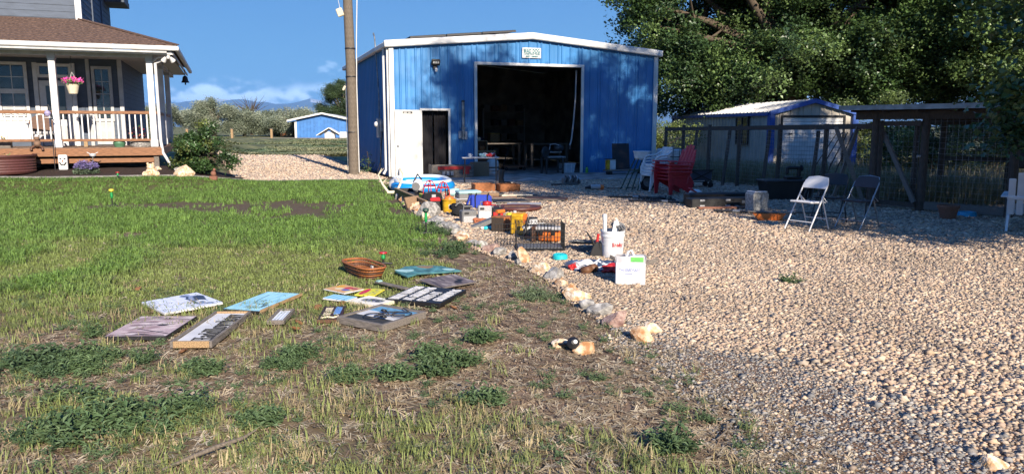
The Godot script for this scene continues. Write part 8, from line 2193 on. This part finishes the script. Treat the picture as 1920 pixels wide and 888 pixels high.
func folding_chair(label: String, m: Material, seat: Material, at: Vector2, turn: float) -> Node3D:   # faces +z
	var c := thing("folding_chair", label, "folding chair", P(at.x, at.y, 0.02), turn, "folding chairs")
	for s in [-1.0, 1.0]:
		tb(c, "main_tube", m, [Vector3(s * 0.22, 0.0, 0.30), Vector3(s * 0.215, 0.40, 0.06), Vector3(s * 0.21, 0.70, -0.12), Vector3(s * 0.17, 0.79, -0.175), Vector3(0, 0.81, -0.185)], 0.0115, 8)
		tb(c, "rear_leg", m, [Vector3(s * 0.195, 0.0, -0.22), Vector3(s * 0.19, 0.5, -0.02)], 0.0105, 7)
		tb(c, "seat_link", m, [Vector3(s * 0.2, 0.42, -0.14), Vector3(s * 0.2, 0.52, -0.01)], 0.008, 5)
	part(c, "seat", Mb.new().cbox(Vector3(0, 0.425, 0.06), Vector3(0.39, 0.028, 0.38), 0.012, Basis.from_euler(Vector3(-0.05, 0, 0))), seat)
	var t := Basis.from_euler(Vector3(-0.52, 0, 0))
	part(c, "backrest", Mb.new().extrude(PackedVector2Array([Vector2(-0.205, -0.1), Vector2(0.205, -0.1), Vector2(0.205, 0.03), Vector2(0.16, 0.09), Vector2(0.0, 0.105), Vector2(-0.16, 0.09), Vector2(-0.205, 0.03)]), 0.012, Transform3D(t, Vector3(0, 0.715, -0.13))), seat)
	tb(c, "cross_bar", m, [Vector3(-0.19, 0.16, -0.155), Vector3(0.19, 0.16, -0.155)], 0.009, 6)
	tb(c, "cross_bar", m, [Vector3(-0.22, 0.13, 0.225), Vector3(0.22, 0.13, 0.225)], 0.009, 6)
	return c

func shaded_yard() -> void:
	var tier := ["bottom", "second", "third", "top"]
	var red := adirondack("red plastic lounge chair, bottom of the red stack", M.red_plastic, "stacked red chairs")
	var white := monobloc("white plastic chair, bottom of the white stack", M.white_plastic, "stacked white chairs")
	for i in 4:
		var r := red if i == 0 else copy(red, "red plastic lounge chair, %s of the red stack" % tier[i])
		r.position = P(3.80 + 0.012 * i, 17.75 + 0.02 * i, 0.02 + 0.078 * i); r.rotation.y = -1.15
		var w := white if i == 0 else copy(white, "white plastic chair, %s of the white stack" % tier[i])
		w.position = P(3.52 + 0.03 * i, 18.55 + 0.01 * i, 0.02 + 0.075 * i); w.rotation.y = -1.2
	var wr := adirondack("white wooden lounge chair cut off by the right edge", M.white_paint, "")
	wr.position = P(8.02, 11.5, 0.02); wr.rotation.y = 2.5
	folding_chair("white metal folding chair at the edge of the shade", M.white_paint, M.white_paint, Vector2(4.66, 11.6), -1.0)
	folding_chair("dark folding chair half hidden between the white and brown ones", M.dark_metal, M.black, Vector2(5.28, 12.3), -0.75)
	folding_chair("brown seated folding chair with bare steel tubes", M.steel, mat("brown_seat", lin(0.05, 0.035, 0.035), 0.5, "fine", Vector3(3, 3, 3)), Vector2(5.52, 11.75), -1.05)
	# white basin on a green stand
	var st := thing("basin_stand", "white basin on a dark green folding stand beside the workshop", "basin stand", P(3.25, 18.95), 0.2)
	lt(st, "basin", M.white_plastic, [Vector2(0.16, 0.78), Vector2(0.19, 0.82), Vector2(0.215, 0.96), Vector2(0.23, 0.97), Vector2(0.23, 0.99), Vector2(0.2, 0.98), Vector2(0.15, 0.84), Vector2(0, 0.82)], 24, Vector3(0.04, 0, 0))
	for s in [-1.0, 1.0]:
		for k in 3: tb(st, "leg", M.green_paint, [Vector3(-0.45 + 0.14 * k, 0, s * 0.2 + 0.04 * k), Vector3(-0.1 + 0.1 * k, 0.8, s * 0.12)], 0.016, 6)
	bx(st, "shelf", M.green_paint, Vector3(0.1, 0.5, 0), Vector3(0.4, 0.04, 0.3))
	tb(st, "rail", M.green_paint, [Vector3(-0.3, 0.45, 0.18), Vector3(0.25, 0.7, 0.15)], 0.018)
	var wh := thing("wheel_barrow_wheel", "dark wheel lying under the basin stand", "wheel", P(3.4, 18.75), 0.2)
	lt(wh, "tyre", M.black, [Vector2(0.12, -0.04), Vector2(0.2, -0.05), Vector2(0.22, 0), Vector2(0.2, 0.05), Vector2(0.12, 0.04)], 22, Vector3(0, 0.22, 0), Vector3(PI / 2 - 0.2, 0, 0))
	lt(wh, "rim", M.grey_metal, [Vector2(0.02, -0.02), Vector2(0.12, -0.02), Vector2(0.12, 0.02), Vector2(0.02, 0.02)], 16, Vector3(0, 0.22, 0), Vector3(PI / 2 - 0.2, 0, 0))
	# tote behind the fence
	var ib := thing("caged_tote", "white liquid tote in a steel cage behind the white chairs", "tote", P(5.55, 25.7), 0.2)
	bx(ib, "tank", M.white_plastic, Vector3(0, 0.5, 0), Vector3(0.95, 0.72, 0.95), 0.06)
	bx(ib, "pallet", M.grey_wood, Vector3(0, 0.06, 0), Vector3(1.0, 0.12, 1.0))
	for i in 5: tb(ib, "cage_bar", M.dark_metal, [Vector3(-0.48 + 0.24 * i, 0.12, 0.49), Vector3(-0.48 + 0.24 * i, 0.88, 0.49)], 0.014, 5)
	for y in [0.3, 0.6, 0.87]: tb(ib, "cage_bar", M.dark_metal, [Vector3(-0.5, y, 0.49), Vector3(0.5, y, 0.49)], 0.014, 5)
	# folding wagon
	var wa := thing("folding_wagon", "grey fabric folding wagon with black crossed frame", "wagon", P(4.95, 19.85), 0.15)
	part(wa, "fabric_tub", Mb.new().extrude(PackedVector2Array([Vector2(-0.28, 0.2), Vector2(0.28, 0.2), Vector2(0.31, 0.46), Vector2(-0.25, 0.46)]), 0.4, Transform3D(Basis(), Vector3(0, 0, -0.2))), mat("wagon_grey", lin(0.10, 0.10, 0.13), 0.9, "fine", Vector3(3, 3, 3)))
	for q in [[-0.3, 0.18, 0.3, 0.46], [-0.3, 0.46, 0.3, 0.18], [-0.32, 0.17, 0.34, 0.17], [-0.3, 0.47, 0.34, 0.47]]: bar(wa, "frame_bar", M.black, Vector3(q[0], q[1], 0.215), Vector3(q[2], q[3], 0.215), 0.02, 0.025)
	for x in [-0.26, 0.28]:
		for z in [-0.18, 0.18]:
			lt(wa, "wheel", M.black, [Vector2(0.01, -0.025), Vector2(0.07, -0.025), Vector2(0.08, 0), Vector2(0.07, 0.025), Vector2(0.01, 0.025)], 14, Vector3(x, 0.08, z), Vector3(PI / 2, 0, 0))
			tb(wa, "axle_post", M.black, [Vector3(x, 0.08, z), Vector3(x, 0.2, z)], 0.012)
	# long black cases
	var nm := ["long black tool case with pale labels, front of the two", "long black tool case lying behind the labelled one"]
	for i in 2:
		var b := thing("long_case", nm[i], "case", P(4.15 + 0.05 * i, 14.9 + 0.42 * i), 0.18, "long black cases")
		bx(b, "case_body", M.black, Vector3(0, 0.1 + 0.03 * i, 0), Vector3(1.3, 0.2 + 0.06 * i, 0.3), 0.02)
		bx(b, "seam", M.dark_metal, Vector3(0, 0.12 + 0.03 * i, 0.152), Vector3(1.28, 0.012, 0.01))
		if i == 0:
			for x in [-0.42, 0.12]:
				for y in [0.05, 0.16]: bx(b, "label", M.light_case, Vector3(x, y, 0.154), Vector3(0.1, 0.035, 0.008))
		bx(b, "latch", M.grey_metal, Vector3(0.45, 0.12, 0.155), Vector3(0.06, 0.06, 0.02), 0.005)
	# stained white jug-bucket
	var bk := thing("dirty_bucket", "stained white square bucket beside the orange tray", "bucket", P(4.66, 14.15), 0.3)
	part(bk, "bucket_wall", Mb.new().extrude(PackedVector2Array([Vector2(-0.15, 0), Vector2(0.15, 0), Vector2(0.17, 0.34), Vector2(0.13, 0.38), Vector2(-0.13, 0.38), Vector2(-0.17, 0.34)]), 0.26, Transform3D(Basis(), Vector3(0, 0, -0.13))), mat("stained", lin(0.50, 0.50, 0.48), 0.6, "blotch", Vector3(4, 4, 4)))
	bx(bk, "rim", M.white_plastic, Vector3(0, 0.385, 0), Vector3(0.28, 0.02, 0.26), 0.006)
	bx(bk, "opening", M.black, Vector3(0.02, 0.397, 0), Vector3(0.18, 0.008, 0.14))
	var ot := thing("orange_tray", "bright orange plastic tray with ribs lying in the shade", "tray", P(4.42, 12.75, 0.02), -0.35)
	part(ot, "tray_body", Mb.new().extrude(PackedVector2Array([Vector2(-0.26, 0.1), Vector2(-0.16, 0.0), Vector2(0.2, 0.0), Vector2(0.27, 0.11)]), 0.2, Transform3D(Basis(), Vector3(0, 0, -0.1))), M.orange)
	for i in 4: bx(ot, "rib", M.orange, Vector3(0.04 + 0.06 * i, 0.055, 0.105), Vector3(0.02, 0.09, 0.02), 0.005)
	bx(ot, "board_on_top", M.grey_wood, Vector3(0.0, 0.125, -0.04), Vector3(0.7, 0.02, 0.12), 0.004)
	# black tote with a machine on it
	var to := thing("black_tote", "big black storage tote in deep shade by the fence", "tote", P(6.05, 16.6), 0.1)
	part(to, "tote_wall", Mb.new().extrude(PackedVector2Array([Vector2(-0.42, 0), Vector2(0.42, 0), Vector2(0.5, 0.42), Vector2(-0.5, 0.42)]), 0.5, Transform3D(Basis(), Vector3(0, 0, -0.25))), M.black)
	bx(to, "rim", M.dark_metal, Vector3(0, 0.42, 0), Vector3(1.06, 0.05, 0.56), 0.015)
	var se := thing("sewing_machine", "black old sewing machine standing on the black tote", "sewing machine", P(6.25, 16.6, 0.45), 0.1)
	bx(se, "bed", M.black, Vector3(0, 0.03, 0), Vector3(0.36, 0.05, 0.18), 0.01)
	bx(se, "column", M.black, Vector3(0.13, 0.16, 0), Vector3(0.07, 0.24, 0.09), 0.02)
	bx(se, "arm", M.black, Vector3(0.0, 0.25, 0), Vector3(0.32, 0.07, 0.08), 0.025)
	bx(se, "head", M.black, Vector3(-0.14, 0.19, 0), Vector3(0.06, 0.16, 0.08), 0.02)
	lt(se, "hand_wheel", M.dark_metal, [Vector2(0.02, 0), Vector2(0.07, 0), Vector2(0.07, 0.02), Vector2(0.02, 0.02)], 14, Vector3(0.18, 0.24, 0), Vector3(0, 0, -PI / 2))
	# junk on the ground: pipes, boards, helmet
	var hl := thing("motor_helmet", "red and white helmet lying beside the red chairs", "helmet", P(4.0, 16.2), 0.4)
	part(hl, "shell", Mb.new().blob(Vector3(0, 0.13, 0), Vector3(0.17, 0.13, 0.14), nz, 0.08, Vector3(1, 5, 1), 2, false), M.white_plastic)
	bx(hl, "red_peak", M.red, Vector3(-0.08, 0.22, 0.05), Vector3(0.26, 0.03, 0.16), 0.01, Vector3(0.2, 0, -0.5))
	bx(hl, "visor", M.black, Vector3(0.08, 0.12, 0.11), Vector3(0.14, 0.08, 0.06), 0.015)
	var junk := [["pale board lying before the helmet", Vector2(3.75, 15.5), 0.55, 0.1, "pine"], ["dark pipe lying across the gravel before the cases", Vector2(3.2, 15.6), 1.5, -0.35, "dark_metal"], ["long black bar lying before the red chairs", Vector2(2.75, 16.6), 1.2, -0.25, "black"], ["rusty brown board under the front black case", Vector2(4.1, 14.45), 1.0, 0.1, "tile_clay"], ["grey pole lying right of the stained bucket", Vector2(5.1, 13.6), 1.1, -0.05, "grey_wood"], ["dark bent bar lying left of the stained bucket", Vector2(4.15, 13.75), 0.8, -0.4, "dark_metal"]]
	for q in junk:
		var o := thing("scrap_board" if "board" in q[0] else "scrap_bar", q[0], "board" if "board" in q[0] else "bar", P(q[1].x, q[1].y, 0.025), q[3], "scrap lying in the shade")
		if "board" in q[0]:
			bx(o, "wood", M[q[4]], Vector3(0, 0.02, 0), Vector3(q[2], 0.035, 0.14), 0.004)
			bx(o, "cleat", M.grey_wood, Vector3(q[2] * 0.3, 0.045, 0), Vector3(0.06, 0.02, 0.14), 0.003)
		else:
			tb(o, "rod", M[q[4]], [Vector3(-q[2] / 2, 0.02, 0), Vector3(0, 0.03, 0.03), Vector3(q[2] / 2, 0.02, 0)], 0.022, 7)
			tb(o, "joint", M.grey_metal, [Vector3(-0.05, 0.03, 0.027), Vector3(0.08, 0.03, 0.025)], 0.03, 7)
	var tg := thing("tangled_chain", "heap of tangled black chain on the gravel before the red chairs", "chain", P(3.1, 16.1))
	var cm := Mb.new()
	for i in 26:
		var p := Vector3(rng.randf_range(-0.4, 0.4), 0.02 + rng.randf() * 0.07, rng.randf_range(-0.15, 0.15))
		var ring := []
		var bs := Basis.from_euler(Vector3(rng.randf() * 3, rng.randf() * 6, rng.randf() * 3))
		for j in 9: ring.append(p + bs * Vector3(0.05 * cos(TAU * j / 8.0), 0, 0.03 * sin(TAU * j / 8.0)))
		cm.tube(ring, 0.011, 5, false)
	part(tg, "links", cm, M.dark_metal)
	tb(tg, "hook", M.steel, [Vector3(0.35, 0.03, 0.1), Vector3(0.45, 0.05, 0.12), Vector3(0.48, 0.04, 0.06)], 0.015)
	var sp := thing("thin_stake", "thin dark metal stake standing in front of the gate", "stake", P(6.15, 12.9))
	tb(sp, "rod", M.dark_metal, [Vector3(0, -0.05, 0), Vector3(0.02, 0.72, 0)], 0.014, 6)
	bx(sp, "clip", M.light_case, Vector3(0.0, 0.66, 0.0), Vector3(0.09, 0.03, 0.03), 0.005)
